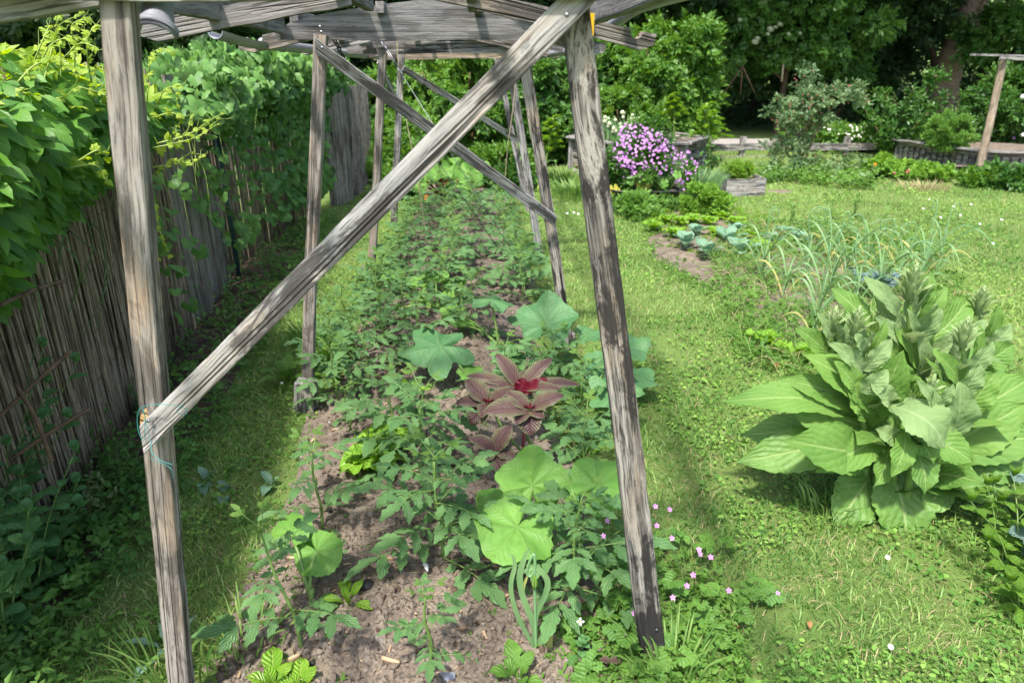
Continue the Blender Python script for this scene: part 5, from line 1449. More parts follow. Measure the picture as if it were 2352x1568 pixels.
for kk, (tp, lv) in TOPS.items():
    m = MB(); e = tp-b; m.add(*tube(curve3([(0.01*sd_, 0, -.03), e*.5+Vector((.008, 0, 0)), e], 6), np.linspace(.0075, .0045, 13), 7)); m.build('stem', [STEM_R if kk == 'T' else STEM], t)
    for (px, py, dy, w_) in lv:
        sd_ += 1; e = P(px, py, tp.y+dy)
        s = tp+(e-tp)*.06
        leaf_to(t, s, e, w_*1.9, AMA, 'leaf', 'ovate', .10, .30, .03, (-.1, -.55, .9), .0, seed=sd_)
    rs_ = random.Random(sd_)
    for q in range(9):   # young red leaves in the heart
        a = q*2.4; leaf_to(t, tp, tp+Vector((math.cos(a)*.028, math.sin(a)*.028, .022)), .014, AMA_R, 'leaf', 'ovate', .1, .3, 0, seed=q, n=6, m_=2)
leaf_to(t, TOPS['T'][0]+Vector((-.015, -.03, .0)), P(1206, 868, 2.62), .07, AMA_R, 'leaf', 'ovate', .15, .3, .1, (0, -1, .35), seed=77)
leaf_to(t, TOPS['T'][0]+Vector((.0, -.03, 0)), P(1258, 868, 2.60), .06, AMA_R, 'leaf', 'ovate', .1, .2, .06, (0, -.9, .5), seed=78)
b = bed(1150, 1095); t = thing('amaranth', 'small dusky amaranth low in front of the big crimson centred one', 'amaranth', b)
tp = P(1139, 1034, 2.32)
m = MB(); e = tp-b; m.add(*tube([(0, 0, -.03), e], [.005, .003], 6)); m.build('stem', [STEM_R], t)
for q, (px, py, dy, w_) in enumerate([(1176, 976, .04, .055), (1075, 1005, .0, .045), (1184, 1050, -.02, .045), (1150, 1088, -.06, .05), (1095, 1060, -.03, .05), (1172, 1012, .0, .03)]):
    leaf_to(t, tp, P(px, py, tp.y+dy), w_*1.75, AMA, 'leaf', 'ovate', .1, .28, .03, (-.1, -.5, .9), seed=90+q)
b = bed(1385, 1440); t = thing('amaranth', 'tiny amaranth seedling with two bronze leaves by the near dark post', 'amaranth', P(1424, 1440*1.0, 1.62))
b2 = G(1400, 1530, .03); t.location = b2
for px, py in ((1378, 1515), (1428, 1518)): leaf_to(t, b2+Vector((0, 0, .02)), G(px, py, .05), .035, AMA, 'leaf', 'ovate', .1, .2)

# salads
def rosette(name, label, cat, loc, mat, n, L, Wd, seed, shape='obov', up0=75, up1=20, wave=.10, teeth=0, td=0, bulge=.18, group=None, fold=.2, sc=1.0, mm=None):
    rs = random.Random(seed); t = thing(name, label, cat, loc, group=group)
    for k in range(n):
        f = k/max(1, n-1); a = k*2.4+rs.uniform(-.2, .2); el = R(up0+(up1-up0)*f+rs.uniform(-8, 8))
        l = L*(.55+.45*f)*rs.uniform(.9, 1.1)*sc
        e = Vector((math.cos(a)*math.cos(el), math.sin(a)*math.cos(el), math.sin(el)))*l
        s = Vector((math.cos(a), math.sin(a), 0))*.008
        g_ = MB(); g_.add(*leafgeo((e-s).length, Wd*(l/L), 10, 4, shape, bulge, fold, wave, teeth, td, seed*7+k))
        g_.build('leaf', [mm[k % len(mm)] if mm else mat], t, True, frameM(s, e, (0, 0, 1) if el < 1.2 else (-math.cos(a), -math.sin(a), .3)))
    return t
rosette('lettuce', 'soft green butterhead lettuce, the front one of the pair', 'lettuce', bed(852, 1075), LETT, 22, .15, .13, 1, wave=.16, bulge=.25, up0=80, up1=15)
rosette('lettuce', 'frilly green lettuce close behind the butterhead one', 'lettuce', bed(885, 1032), LETT, 22, .155, .11, 2, wave=.26, bulge=.2, teeth=9, td=.15, up0=80, up1=15)
rosette('rocket_plant', 'bright green toothed salad rocket standing behind the left tomato leaves', 'salad', bed(935, 925), LETT, 9, .15, .055, 3, 'obov', 80, 35, .08, 5, .35)
rosette('dandelion', 'broad toothed dandelion rosette at the foot of the second left post', 'weed', G(750, 850), WEED, 11, .26, .07, 4, 'obov', 70, 20, .08, 6, .3)
rosette('dandelion', 'leafy dandelion left of the second left post in the grass', 'weed', G(660, 880), WEED, 9, .22, .075, 5, 'obov', 60, 10, .08, 6, .25)
rosette('lambs_lettuce', 'small upright rosette of smooth spoon shaped leaves on open soil', 'salad', bed(802, 1388), LETT, 7, .105, .038, 6, 'obov', 70, 10, .03)
rosette('lambs_lettuce', 'smooth leaved salad rosette at the bottom edge, left of its twin', 'salad', bed(628, 1575), LETT, 8, .12, .055, 7, 'obov', 65, 15, .04)
rosette('lambs_lettuce', 'smooth leaved salad rosette at the bottom edge right of its twin', 'salad', bed(688, 1580), LETT, 7, .10, .05, 8, 'obov', 65, 15, .04)
rosette('borage', 'toothed bright green leafy plant low at the bottom right of the bed', 'weed', bed(1190, 1560), WEED, 8, .12, .06, 9, 'obov', 60, 15, .08, 4, .3)
rosette('lettuce', 'small yellow green lettuce beside the tomato near the dark post', 'lettuce', bed(1345, 1010), LETT, 9, .09, .05, 12, wave=.1)
# garlic with a looping scape
def ribbon(pts, w, fold=.25, n=8, taper=True):
    c = curve3(pts, n); k = len(c); t = np.linspace(0, 1, k); T = nrm(np.gradient(c, axis=0))
    side = np.cross(T, [0, -1, .25]); side = nrm(side)
    ww = w/2*(np.clip((1-t)*3, .05, 1)**.7 if taper else 1+0*t)*np.clip(.55+t*2, 0, 1)
    up = np.cross(side, T)
    V = np.stack([c-side*ww[:, None]+up*(fold*ww)[:, None], c, c+side*ww[:, None]+up*(fold*ww)[:, None]], 1).reshape(-1, 3)
    F = []
    for i in range(k-1):
        for q in range(2): a = i*3+q; F.append((a, a+1, a+4, a+3))
    U_ = np.array([(q/2, tt) for tt in t for q in range(3)])
    return V, np.array(F), U_
b = bed(1232, 1512); t = thing('garlic_plant', 'single garlic plant with drooping strap leaves and a looped flower stem at the front', 'garlic', b)
def pp_(l, y=1.49, k=.0): return [P(px, py, y+k*i)-b for i, (px, py) in enumerate(l)]
for l, w_, mt in (([(1229, 1500), (1223, 1478), (1192, 1420), (1176, 1370), (1174, 1335), (1182, 1300), (1178, 1277), (1164, 1271)], .013, GARL), ([(1229, 1490), (1224, 1430), (1200, 1365), (1194, 1318), (1206, 1277), (1218, 1257)], .017, GARL),
                  ([(1230, 1460), (1232, 1408), (1252, 1365), (1257, 1332), (1236, 1304), (1212, 1306), (1185, 1328)], .016, GARL), ([(1230, 1500), (1240, 1472), (1258, 1442), (1264, 1428)], .018, GARL), ([(1264, 1430), (1262, 1470), (1260, 1520)], .018, GARL_Y), ([(1212, 1320), (1203, 1345), (1202, 1365)], .008, GARL_Y)):
    m = MB(); m.add(*ribbon(pp_(l), w_)); m.build('leaf', [mt], t)
m = MB(); c = curve3(pp_([(1232, 1512), (1230, 1440), (1228, 1340), (1228, 1275), (1218, 1285), (1210, 1315), (1220, 1322), (1229, 1300), (1230, 1280)]), 6); m.add(*tube(c, np.linspace(.0048, .0028, len(c)), 8)); m.build('scape', [SCAPE], t)
V, F, U_ = tube([(0, 0, -.02), (0, 0, -.01), (0, 0, 0), (0, 0, .014), (0, 0, .024)], [.003, .0075, .0085, .006, .002], 10); m = MB(); m.add(V, F, U_); m.build('flower_bud', [LETT], t, True, TR(P(1228, 1338, 1.48)-b))
# cranesbill round the near dark post
cb_me = []
def crane_leaf(seed):
    th = np.linspace(-2.75, 2.75, 43); r = .032*(.55+.45*np.abs(np.cos(th*2.5/2*1.15))**.7)*(1+.10*np.cos(th*16))
    V = np.vstack([[0, 0, 0], np.stack([r*np.sin(th), r*np.cos(th), .22*r*np.abs(np.cos(th*2.9))-.004], 1)])
    return merge((V, np.array([(0, k+2, k+1) for k in range(42)]), np.stack([.5+V[:, 0]/.07, .5+V[:, 1]/.07], 1)), tube([(0, -.04, -.03), (0, 0, 0)], .0009, 3))
for k in range(3):
    m = MB(); m.add(*crane_leaf(k)); cb_me.append(m.mesh('leaf', [WEED if k else WEED_D]))
pet = leafgeo(.0105, .0066, 4, 2, 'obov', .1, .1)
m = MB()
for k in range(5): m.add(*pet, M=RZ(k*2*math.pi/5) @ RX(R(22)))
m.add(*blob(.0016, 1, 0, 0), r=.2)
fl_me = m.mesh('flower', [PINK])
def cranesbill(label, basepx, flowers, nleaf, rad, seed):
    b = G(*basepx); t = thing('cranesbill', label, 'cranesbill', b); rs = random.Random(seed)
    for k in range(nleaf):
        a = rs.uniform(0, 6.28); r = rad*rs.random()**.6; p = Vector((math.cos(a)*r, math.sin(a)*r, .03+.12*rs.random()*(1-r/rad*.5)))
        inst('leaf', rs.choice(cb_me), t, orientM(p, (math.cos(a), math.sin(a), -.1), (rs.uniform(-.3, .3), -.4, 1)) @ SCL(rs.uniform(.7, 1.2)))
    for k, (px, py, z) in enumerate(flowers):
        p = G(px, py, z)-b
        inst('flower', fl_me, t, TR(p) @ RX(R(38)) @ RY(R(rs.uniform(-25, 25))))
        m = MB(); m.add(*tube(curve3([p*.2+Vector((0, 0, 0.01)), p*.7+Vector((.01*math.sin(k), 0, -.01)), p-Vector((0, -.002, .002))], 4), .0009, 4)); m.build('flower_stalk', [STEM_D], t)
cranesbill('pink flowered cranesbill sprawling right of the near dark post', (1590, 1370), [(1505, 1163, .25), (1537, 1170, .24), (1508, 1207, .22), (1543, 1236, .20), (1607, 1272, .2), (1632, 1279, .16), (1605, 1262, .19), (1593, 1320, .16), (1577, 1345, .14), (1545, 1372, .13), (1674, 1356, .10), (1786, 1363, .05)], 34, .26, 1)
cranesbill('pink flowered cranesbill tangled in tomato leaves left of the near dark post', (1400, 1330), [(1394, 1196, .28), (1386, 1231, .26), (1456, 1408, .10), (1290, 1285, .18), (1348, 1322, .1)], 16, .16, 2)
cranesbill('low cranesbill foliage at the foot of the near dark post', (1440, 1520), [(1430, 1458, .06), (1302, 1523, .04)], 26, .18, 3)
# rhubarb, calendula and the leafy far end
b = bed(1015, 452); t = thing('rhubarb', 'rhubarb clump with red stalks and big ruffled leaves at the far end of the bed', 'rhubarb', b)
for k, (px, py, dz) in enumerate([(955, 400, .1), (980, 385, .0), (1010, 395, -.2), (1040, 385, .1), (1075, 400, .0), (960, 425, -.2), (1060, 425, -.2), (1020, 378, .2), (1095, 385, .2), (935, 410, .1)]):
    e = P(px, py, b.y+dz)-b
    m = MB(); m.add(*tube(curve3([(0, 0, 0), e*.55+Vector((0, 0, .03)), e], 4), [.016]*9, 6)); m.build('leaf_stalk', [STEM_R], t)
    m = MB(); m.add(*squash_geo(200+k, .19, 3, .08, .2, .25)); m.build('leaf', [SQ_G], t, True, orientM(e, (e.x, e.y-.1, -.15), (e.x*.3, -.5, 1)))
def flower_ring(npet, L, w_, mat, cen, seed=0, tilt=20):
    g_ = MB(); pt = leafgeo(L, w_, 4, 2, 'obov', .06, .1)
    for k in range(npet): g_.add(*pt, r=(k % 3)/3, M=RZ(k*2*math.pi/npet) @ RX(R(tilt)))
    g_.add(*blob(L*.28, 1, .1, 0), m=1); return g_.mesh('flower', [mat, cen])
cal = flower_ring(13, .03, .012, ORANGE, ORANGE)
for k, (px, py, bx, by, lab) in enumerate([(980, 455, 982, 480, 'orange marigold bloom left of the rhubarb stalks'), (1005, 400, 1008, 430, 'pale orange marigold bloom above the rhubarb leaves')]):
    b = bed(bx, by); t = herb('marigold', lab, 'marigold', b, .18, P_ME, STEM, 3, 5, .06, .5, 600+k)
    inst('flower', cal, t, TR(P(px, py, b.y-.05)-b) @ RX(R(55)) @ SCL(1.3))
for k, (px, py, rx, h, mat) in enumerate([(905, 455, .3, .35, BUSH_L), (1110, 425, .4, .42, BUSH_L), (1160, 440, .3, .35, BUSH_M), (1050, 440, .25, .3, BUSH_L), (880, 420, .3, .4, BUSH_L), (1195, 420, .25, .45, BUSH_L)]):
    b = G(px, py); t = thing('leafy_herb', ('bushy green herb left of the rhubarb', 'wide bright herb bush right behind the rhubarb', 'herb bush between the far right posts and the rhubarb', 'low herb in front of the rhubarb', 'green herb by the far left post', 'herb beside the far right post')[k], 'herb', b)
    m = MB(); crown(m, (0, 0, h*.5), (rx, rx, h*.5), 900, .075, 700+k, clumps=24, cr=.3, tpl=SPR3, droop=-.2, zmin=.0); m.build('foliage', [mat], t)
# things lying on the soil
def lying(name, label, cat, geo, mat, px, py, rot, z=.0, group=None):
    p = bed(px, py); m = MB(); m.add(*geo)
    return tag(m.build(name, [mat], None, True, TR(p+Vector((0, 0, z))) @ rot), label, cat, group)
V, F, U_ = leafgeo(.05, .014, 4, 2, 'strap', .1, .3)
lying('plant_tag', 'small white plastic plant tag lying on the front soil', 'plant tag', (V, F, U_), WHITE, 975, 1300, RZ(R(200)) @ RX(R(5)), .014)
lying('plant_label', 'blank translucent plastic plant label at the bottom edge', 'plant label', box((-.022, -.012, 0), (.022, .012, .0012)), PVC, 1027, 1562, RX(R(25)), .012)
ch = board_geo(.06, .012, .008, seed=4, rough=3)
for k, (px, py, l, a, lab) in enumerate([(852, 1297, .04, 20, 'short pale wood chip on the soil near the middle'), (1073, 1440, .045, 190, 'pale bark chip right of the lone small tomato'), (918, 1528, .055, 160, 'long wood chip left of the lone small tomato'), (632, 1528, .07, 35, 'splintered pale stick by the near left post'), (662, 1505, .03, 10, 'small orange brown wood chip beside the splintered stick'), (1440, 1600, .03, 0, 'wood chip low in the front right corner'), (1060, 1405, .05, 120, 'thin dark twig on the soil before the garlic'), (905, 1295, .05, 175, 'thin grey twig left of the white tag'), (690, 1180, .05, 20, 'bark chip at the left edge of the bed'), (1150, 1290, .06, 165, 'brown twig under the broad squash leaf')]):
    lying('wood_chip', lab, 'wood chip', ch, CHIPM, px, py, RZ(R(a)) @ SCL(l/.06), .008)
for k, (px, py, s, lab) in enumerate([(842, 1352, .022, 'large lump of charcoal beside the spoon leaved rosette'), (1335, 1465, .016, 'charcoal lump at the right front of the bed'), (1353, 1478, .015, 'dark lump just right of the other charcoal by the dark post'), (1310, 1435, .018, 'black shrivelled lump near the white flower')]):
    lying('charcoal', lab, 'charcoal', tuple([blob(s, k+3, .5, 1)[0]*np.array([1.3, .9, .7])])+blob(s, k+3, .5, 1)[1:], CHAR, px, py, RZ(k*1.0), s*.4)
b = G(1333, 1478); b = bed(1333, 1480); t = herb('rocket_flower', 'small white four petalled flower over the soil before the dark post', 'flower', b, .08, P_ME, STEM_D, 2, 4, .03, .6, 655)
inst('flower', flower_ring(4, .012, .007, WPETAL, YELC), t, TR(P(1333, 1427, b.y-.02)-b) @ RX(R(40)))
# crumbs, stones and litter too many to count
def litter(name, n, geo, mat, smin, smax, seed, yk=1.9, flat=1.0, zoff=.0, ymax=7.5):
    rs = np.random.RandomState(seed); y = 1.05+(ymax-1.05)*rs.rand(n)**yk; u_ = rs.uniform(-1.0, 1.0, n)
    x = rowx(y)+u_*np.where(u_ > 0, bed_half(y, 1), bed_half(y, -1)); z = bedz(x, y)+zoff
    s = smin+(smax-smin)*rs.rand(n)**3
    d = rs.randn(n, 3)*np.array([1, 1, .15]); nn = rs.randn(n, 3)*.35+np.array([0, 0, 1]); fr = frames(d, nn)*s[:, None, None]
    m = MB(); m.scatter(geo, fr, np.stack([x, y, z], 1), rs.rand(n)); return tag(m.build(name, [mat], None, smooth=False), kind='stuff')
litter('soil_crumbs', 15000, blob(1, 5, .5, 0), SOIL, .002, .021, 1)
litter('dark_crumbs', 2500, blob(1, 6, .5, 0), SOILD, .002, .014, 11)
litter('pebbles', 420, blob(1, 8, .25, 1), STONE, .003, .012, 2)
litter('charcoal_bits', 380, blob(1, 9, .5, 0), CHAR, .002, .010, 3, zoff=.003)
litter('chip_litter', 900, tuple([box((-.12, -.5, -.04), (.12, .5, .04))[0]])+box((0, 0, 0), (1, 1, 1))[1:], CHIPM, .008, .035, 4, zoff=.006)
litter('straw_litter', 900, tuple([box((-.018, -.5, -.015), (.018, .5, .015))[0]])+box((0, 0, 0), (1, 1, 1))[1:], STRAWDRY, .02, .06, 5, zoff=.006)
litter('shell_bits', 130, blob(1, 3, .4, 0), WHITE, .0015, .005, 6, zoff=.004)
# seedlings dotted over the soil
rs = np.random.RandomState(12); n = 1500; y = 1.05+7*rs.rand(n)**1.7; u_ = rs.uniform(-1, 1, n); u_ = np.sign(u_)*np.abs(u_)**.7
x = rowx(y)+u_*.62; k = noise3(x*4, y*4, 0, 3) > -.05; x, y = x[k], y[k]; z = bedz(x, y)+.004
m = MB(); d = rs.randn(len(x), 3)*np.array([1, 1, .2])+np.array([0, 0, .25]); nn = rs.randn(len(x), 3)*.3+np.array([0, 0, 1])
m.scatter(sprig(4, 1, LEAF2, .6, 3, 80), frames(d, nn)*(.012+.03*rs.rand(len(x))**2)[:, None, None], np.stack([x, y, z], 1), rs.rand(len(x)))
tag(m.build('seedlings', [WEED]), kind='stuff')
# ------------------------------------------------------------------ the great mullein clump
MB0 = G(2085, 1165)
mu = thing('mullein', 'huge pale green mullein clump with woolly bud spikes standing on the lawn', 'mullein', MB0)
C0 = MB0+Vector((0, 0.06, .10))
ml = 0
def mleaf(sp, sy, ep, ey, Wd, mat, bulge=.14, fold=.16, wave=.05, roll=0.0, up=(-.1, -.35, 1), shape='mull', side=0.0):
    """leaf from pixel sp at distance sy to pixel ep at distance ey"""
    global ml
    ml += 1
    leaf_to(mu, P(*sp, sy), P(*ep, ey), Wd, mat, 'leaf', shape, bulge, fold, wave, up, roll, 19, .09, 30, 8, 900+ml, side)
y0 = MB0.y+.05
T_, G_, D_ = MULL_T, MULL_G, MULL_D
# lower ring of big leaves, read from the picture
for a in [((2030, 1050), y0, (2082, 1256), y0-.22, .24, D_, .05, .12, .04, 0, (0, -.9, .5), 'mull', -.04), ((2010, 1075), y0, (1915, 1205), y0-.17, .20, D_, .05, .12, .04, 0, (-.1, -.9, .5)),
          ((2000, 1040), y0, (1798, 1010), y0-.22, .185, T_, .12, .10, .04, -.25, (0, -.7, .8), 'mull', -.03), ((1990, 1010), y0-.02, (1690, 1062), y0-.05, .17, D_, .10, .15, .05, 0, (0, -.8, .7)),
          ((2000, 985), y0, (1797, 922), y0-.04, .17, T_, .10, .2, .04, -.2, (0, -.8, .6)), ((1985, 960), y0+.02, (1662, 922), y0-.02, .15, T_, .14, .22, .05, .1, (0, -.6, .8)),
          ((2010, 960), y0+.02, (1786, 866), y0+.02, .12, T_, .14, .25, .05, 0, (.2, -.8, .6)), ((2035, 965), y0, (1838, 810), y0-.02, .15, T_, .12, .2, .04, 0, (.5, -.8, .4)),
          ((1995, 975), y0-.02, (2075, 805), y0-.10, .14, T_, .05, .2, .04, 0, (-.5, -.9, .2)), ((2030, 1000), y0-.04, (1870, 1085), y0-.22, .13, T_, .1, .15, .05, 0, (0, -.7, .7)),
          ((2040, 1020), y0-.05, (2008, 1118), y0-.2, .09, T_, .1, .1, .08, 0, (0, -.9, .4)), ((2100, 1040), y0-.06, (2190, 935), y0-.12, .15, G_, .2, .25, .08, -.3, (-.4, -.9, .4)),
          ((2048, 930), y0-.12, (2171, 1030), y0-.26, .17, G_, .28, .15, .08, 0, (.1, -.8, .6)), ((2110, 1050), y0, (2360, 925), y0-.05, .20, T_, .12, .18, .05, .1, (-.1, -.8, .7)),
          ((2120, 1040), y0, (2400, 1000), y0-.1, .18, T_, .12, .18, .05, 0, (0, -.8, .7)), ((2130, 1060), y0, (2420, 1065), y0-.12, .18, D_, .12, .15, .05, 0, (0, -.8, .7)),
          ((2120, 1080), y0, (2330, 1130), y0-.18, .17, D_, .10, .15, .05, 0, (0, -.8, .6)), ((2110, 1090), y0, (2260, 1110), y0-.25, .14, D_, .10, .15, .05, 0, (0, -.8, .6)),
          ((2120, 1000), y0+.05, (2380, 860), y0+.05, .17, T_, .12, .2, .05, 0, (0, -.8, .7)), ((2150, 1000), y0+.1, (2420, 880), y0+.12, .17, T_, .12, .2, .05, 0, (0, -.8, .7)),
          ((2070, 960), y0+.12, (1830, 880), y0+.25, .17, D_, .14, .2, .05, 0, (0, -.6, .8)), ((2100, 980), y0+.2, (2300, 800), y0+.45, .18, D_, .14, .2, .05, 0, (0, -.6, .8)),
          ((2060, 960), y0+.2, (1900, 760), y0+.5, .17, D_, .14, .2, .05, 0, (0, -.6, .8)), ((1960, 1000), y0, (1700, 1000), y0+.1, .15, D_, .10, .15, .05, 0, (0, -.6, .8)),
          ((2092, 1010), y0-.12, (2125, 1135), y0-.24, .11, D_, .15, .2, .06, 0, (0, -.8, .6)), ((2095, 990), y0-.1, (2235, 1062), y0-.22, .13, T_, .15, .2, .06, 0, (0, -.8, .6)), ((2075, 985), y0-.13, (2048, 1095), y0-.25, .09, T_, .2, .2, .08, 0, (0, -.8, .6)),
          ((2085, 1030), y0-.1, (2145, 1068), y0-.26, .12, T_, .25, .2, .1, 0, (0, -.8, .6)), ((2170, 1080), y0, (2120, 1180), y0-.16, .13, D_, .1, .15, .05, 0, (0, -.8, .6))]:
    mleaf(*a)
# upper leaves round the spikes: the whole crown is crowded with them
yc = y0+.14
for (bx, by, tx, ty, w_, dy, mt) in [(2063, 725, 1980, 635, .085, 0, G_), (1995, 745, 1909, 662, .10, .1, T_), (2112, 715, 2137, 622, .075, .02, T_), (2080, 690, 2077, 612, .06, .03, G_), (2105, 745, 2176, 659, .075, 0, T_), (2098, 785, 2164, 707, .08, -.05, G_), (2110, 805, 2231, 679, .15, .08, T_),
                                      (2080, 805, 2005, 725, .085, -.05, G_), (2118, 830, 2268, 735, .12, -.03, G_), (2093, 790, 2083, 709, .06, -.08, G_), (2060, 770, 2000, 660, .09, .05, G_), (2120, 870, 2050, 740, .12, -.04, T_), (2105, 880, 2112, 760, .10, -.08, G_), (2065, 860, 2020, 770, .10, -.06, T_)]:
    mleaf((bx, by), yc, (tx, ty), yc+dy, w_, mt, .10, .35, .05, 0, (0, -.8, .5), 'ovate')
for (bx, by, tx, ty, w_, D, mt) in [(1983, 850, 2047, 776, .075, y0-.04, G_), (1983, 855, 1904, 786, .075, y0-.04, G_), (1975, 830, 1955, 718, .06, y0, G_), (1990, 830, 2034, 735, .055, y0, T_), (1980, 900, 2040, 850, .08, y0-.1, G_), (1975, 905, 1915, 830, .09, y0-.06, T_), (1990, 960, 1935, 850, .13, y0-.05, T_), (1978, 800, 1962, 765, .05, y0-.06, G_),
                                    (1913, 800, 1878, 716, .06, y0+.1, G_), (1915, 800, 1950, 699, .07, y0+.12, T_), (1920, 820, 1955, 730, .07, y0+.08, G_), (1915, 830, 1828, 752, .10, y0+.1, T_), (1905, 860, 1880, 760, .08, y0+.12, G_),
                                    (2207, 890, 2144, 806, .085, y0-.04, T_), (2215, 860, 2281, 783, .075, y0-.02, G_), (2205, 905, 2250, 836, .085, y0-.1, G_), (2200, 870, 2186, 762, .05, y0, G_), (2225, 850, 2250, 745, .055, y0, T_), (2190, 960, 2130, 870, .11, y0-.06, T_), (2195, 950, 2290, 850, .12, y0-.03, T_), (2180, 1000, 2205, 878, .14, y0-.12, G_),
                                    (2250, 800, 2206, 716, .07, y0+.2, G_), (2255, 790, 2293, 698, .07, y0+.2, T_), (2262, 800, 2325, 745, .08, y0+.18, G_), (2240, 840, 2330, 790, .12, y0+.14, T_), (2150, 940, 2104, 874, .06, y0-.15, G_), (2150, 930, 2190, 880, .05, y0-.15, G_), (2145, 985, 2098, 960, .07, y0-.18, G_), (2140, 960, 2145, 895, .05, y0-.16, G_),
                                    (2050, 930, 2000, 880, .08, y0-.1, G_), (2055, 960, 2100, 905, .07, y0-.12, G_), (2060, 1010, 2010, 985, .08, y0-.15, G_), (2065, 900, 2070, 830, .10, y0-.02, T_), (2090, 940, 2080, 850, .12, y0, T_), (2100, 960, 2165, 850, .13, y0+.05, T_)]:
    mleaf((bx, by), D, (tx, ty), D-.02, w_*1.15, mt, .10, .35, .05, 0, (0, -.8, .5), 'ovate')
# stalks: base pixel/distance, top pixel/distance, leaf size, number
stalks = [((2018, 1050), y0-.02, (1966, 752), y0-.04, .25, 24, .95), ((2030, 1040), y0+.06, (1915, 738), y0+.08, .23, 19, .65), ((2085, 1000), y0+.12, (2093, 668), y0+.12, .32, 34, 1.35),
          ((2130, 1020), y0+.02, (2212, 778), y0-.06, .26, 26, 1.0), ((2160, 1000), y0+.15, (2250, 702), y0+.18, .25, 22, .95), ((2110, 1050), y0-.10, (2140, 890), y0-.14, .09, 9, .5), ((2060, 1000), y0+.25, (2020, 720), y0+.34, .26, 18, .4),
          ((2075, 1050), y0-.06, (2062, 940), y0-.10, .08, 7, .4)]
br_me = []
for k in range(3):
    m = MB(); m.add(*leafgeo(1, .26, 5, 2, 'lance', .10, .35, .02, 0, 0, k)); br_me.append(m)
rs_m = random.Random(17)
for q, (bp, by, tp, ty, L, n, spk) in enumerate(stalks):
    b_ = P(*bp, by); tpt = P(*tp, ty); o = MB0
    e = tpt-o; s = Vector((b_.x-o.x, b_.y-o.y, .0)); c = curve3([s, s*.45+e*.55+Vector((.01*math.sin(q), 0, 0)), e], 8)
    st = mu; m = MB(); m.add(*tube(c, np.linspace(.016, .009, len(c)), 8)); m.build('stalk', [STEM], mu)
    a = rs_m.uniform(0, 6.28)
    for k in range(n):
        if k % 2: continue
        f = .12+.86*k/n; p = Vector(tuple(c[int(f*(len(c)-1))])); a += 2.4+rs_m.uniform(-.3, .3)
        l = L*(1.15-.78*max(0, (f-.12)/.86))*rs_m.uniform(.88, 1.12); el = R(18+55*((f-.12)/.86)+rs_m.uniform(-10, 10))
        d = Vector((math.cos(a)*math.cos(el), math.sin(a)*math.cos(el), math.sin(el)))
        mt = G_ if (rs_m.random() < .35+.5*f and f > .45) else T_
        ml += 1
        leaf_to(mu, o+p, o+p+d*l, l*.42, mt, 'leaf', 'ovate' if f > .5 else 'mull', .12*rs_m.uniform(-.3, 1.3), .32, .05, (0, 0, 1), rs_m.uniform(-.2, .2), 15, .05, 14, 6, 900+ml)
    # woolly bud spike of narrow bracts
    m = MB(); H = .065*spk+.02; nb = int(46*min(spk, 1.1))
    for k in range(nb):
        f = k/nb; a = k*2.39996; r = .034*spk**.6*(1-f)**.8+.003; el = R(42+44*f+rs_m.uniform(-8, 8))
        p = e+Vector((math.cos(a)*r*.55, math.sin(a)*r*.55, -.02+H*f)); l = (.050*(1-f)+.018)*spk**.5
        d = Vector((math.cos(a)*math.cos(el), math.sin(a)*math.cos(el), math.sin(el)))
        m.add(br_me[k % 3].v[0], br_me[k % 3].f[0], br_me[k % 3].u[0], rs_m.random(), 0, orientM(p, d, (0, 0, 1)) @ SCL(l))
    m.add(*tube([e-Vector((0, 0, .03)), e+Vector((0, 0, H*.5)), e+Vector((0, 0, H))], [.018*spk**.5, .012*spk**.5, .004], 8))
    m.build('bud_spike', [MULL_S], mu, True, None, 'stuff')

# ------------------------------------------------------------------ garlic, curled scapes, leeks
def scape_path(p0, h, seed):
    rs = random.Random(seed); a = rs.uniform(0, 6.28); ca, sa = math.cos(a), math.sin(a); r = rs.uniform(.035, .06)
    lean = Vector((rs.uniform(-.08, .08), rs.uniform(-.06, .06), 0)); pts = [p0, p0+lean*.5+Vector((0, 0, h*.5)), p0+lean+Vector((0, 0, h*.85))]
    c = p0+lean+Vector((ca*r, sa*r*.3, h*.9)); turns = rs.uniform(1.0, 1.7)
    for k in range(1, int(8*turns)):
        t_ = math.pi-k*math.pi/4; rr_ = r*(1-.03*k)
        pts.append(c+Vector((ca*(rr_*math.cos(t_)+.012*k*.5), sa*rr_*math.cos(t_)*.3+.004*k, rr_*math.sin(t_)*1.0)))
    pts.append(pts[-1]+Vector((ca*.05, 0, -.03)))
    return pts
gl = sorted([(1860, 800), (1795, 700), (1875, 740), (1900, 690), (1935, 650), (1985, 625), (1850, 640), (1900, 610), (2010, 690), (2060, 650), (2110, 655), (2150, 640), (1745, 650), (1960, 720), (2090, 700)])
def gside(px):
    return 'by the mullein'
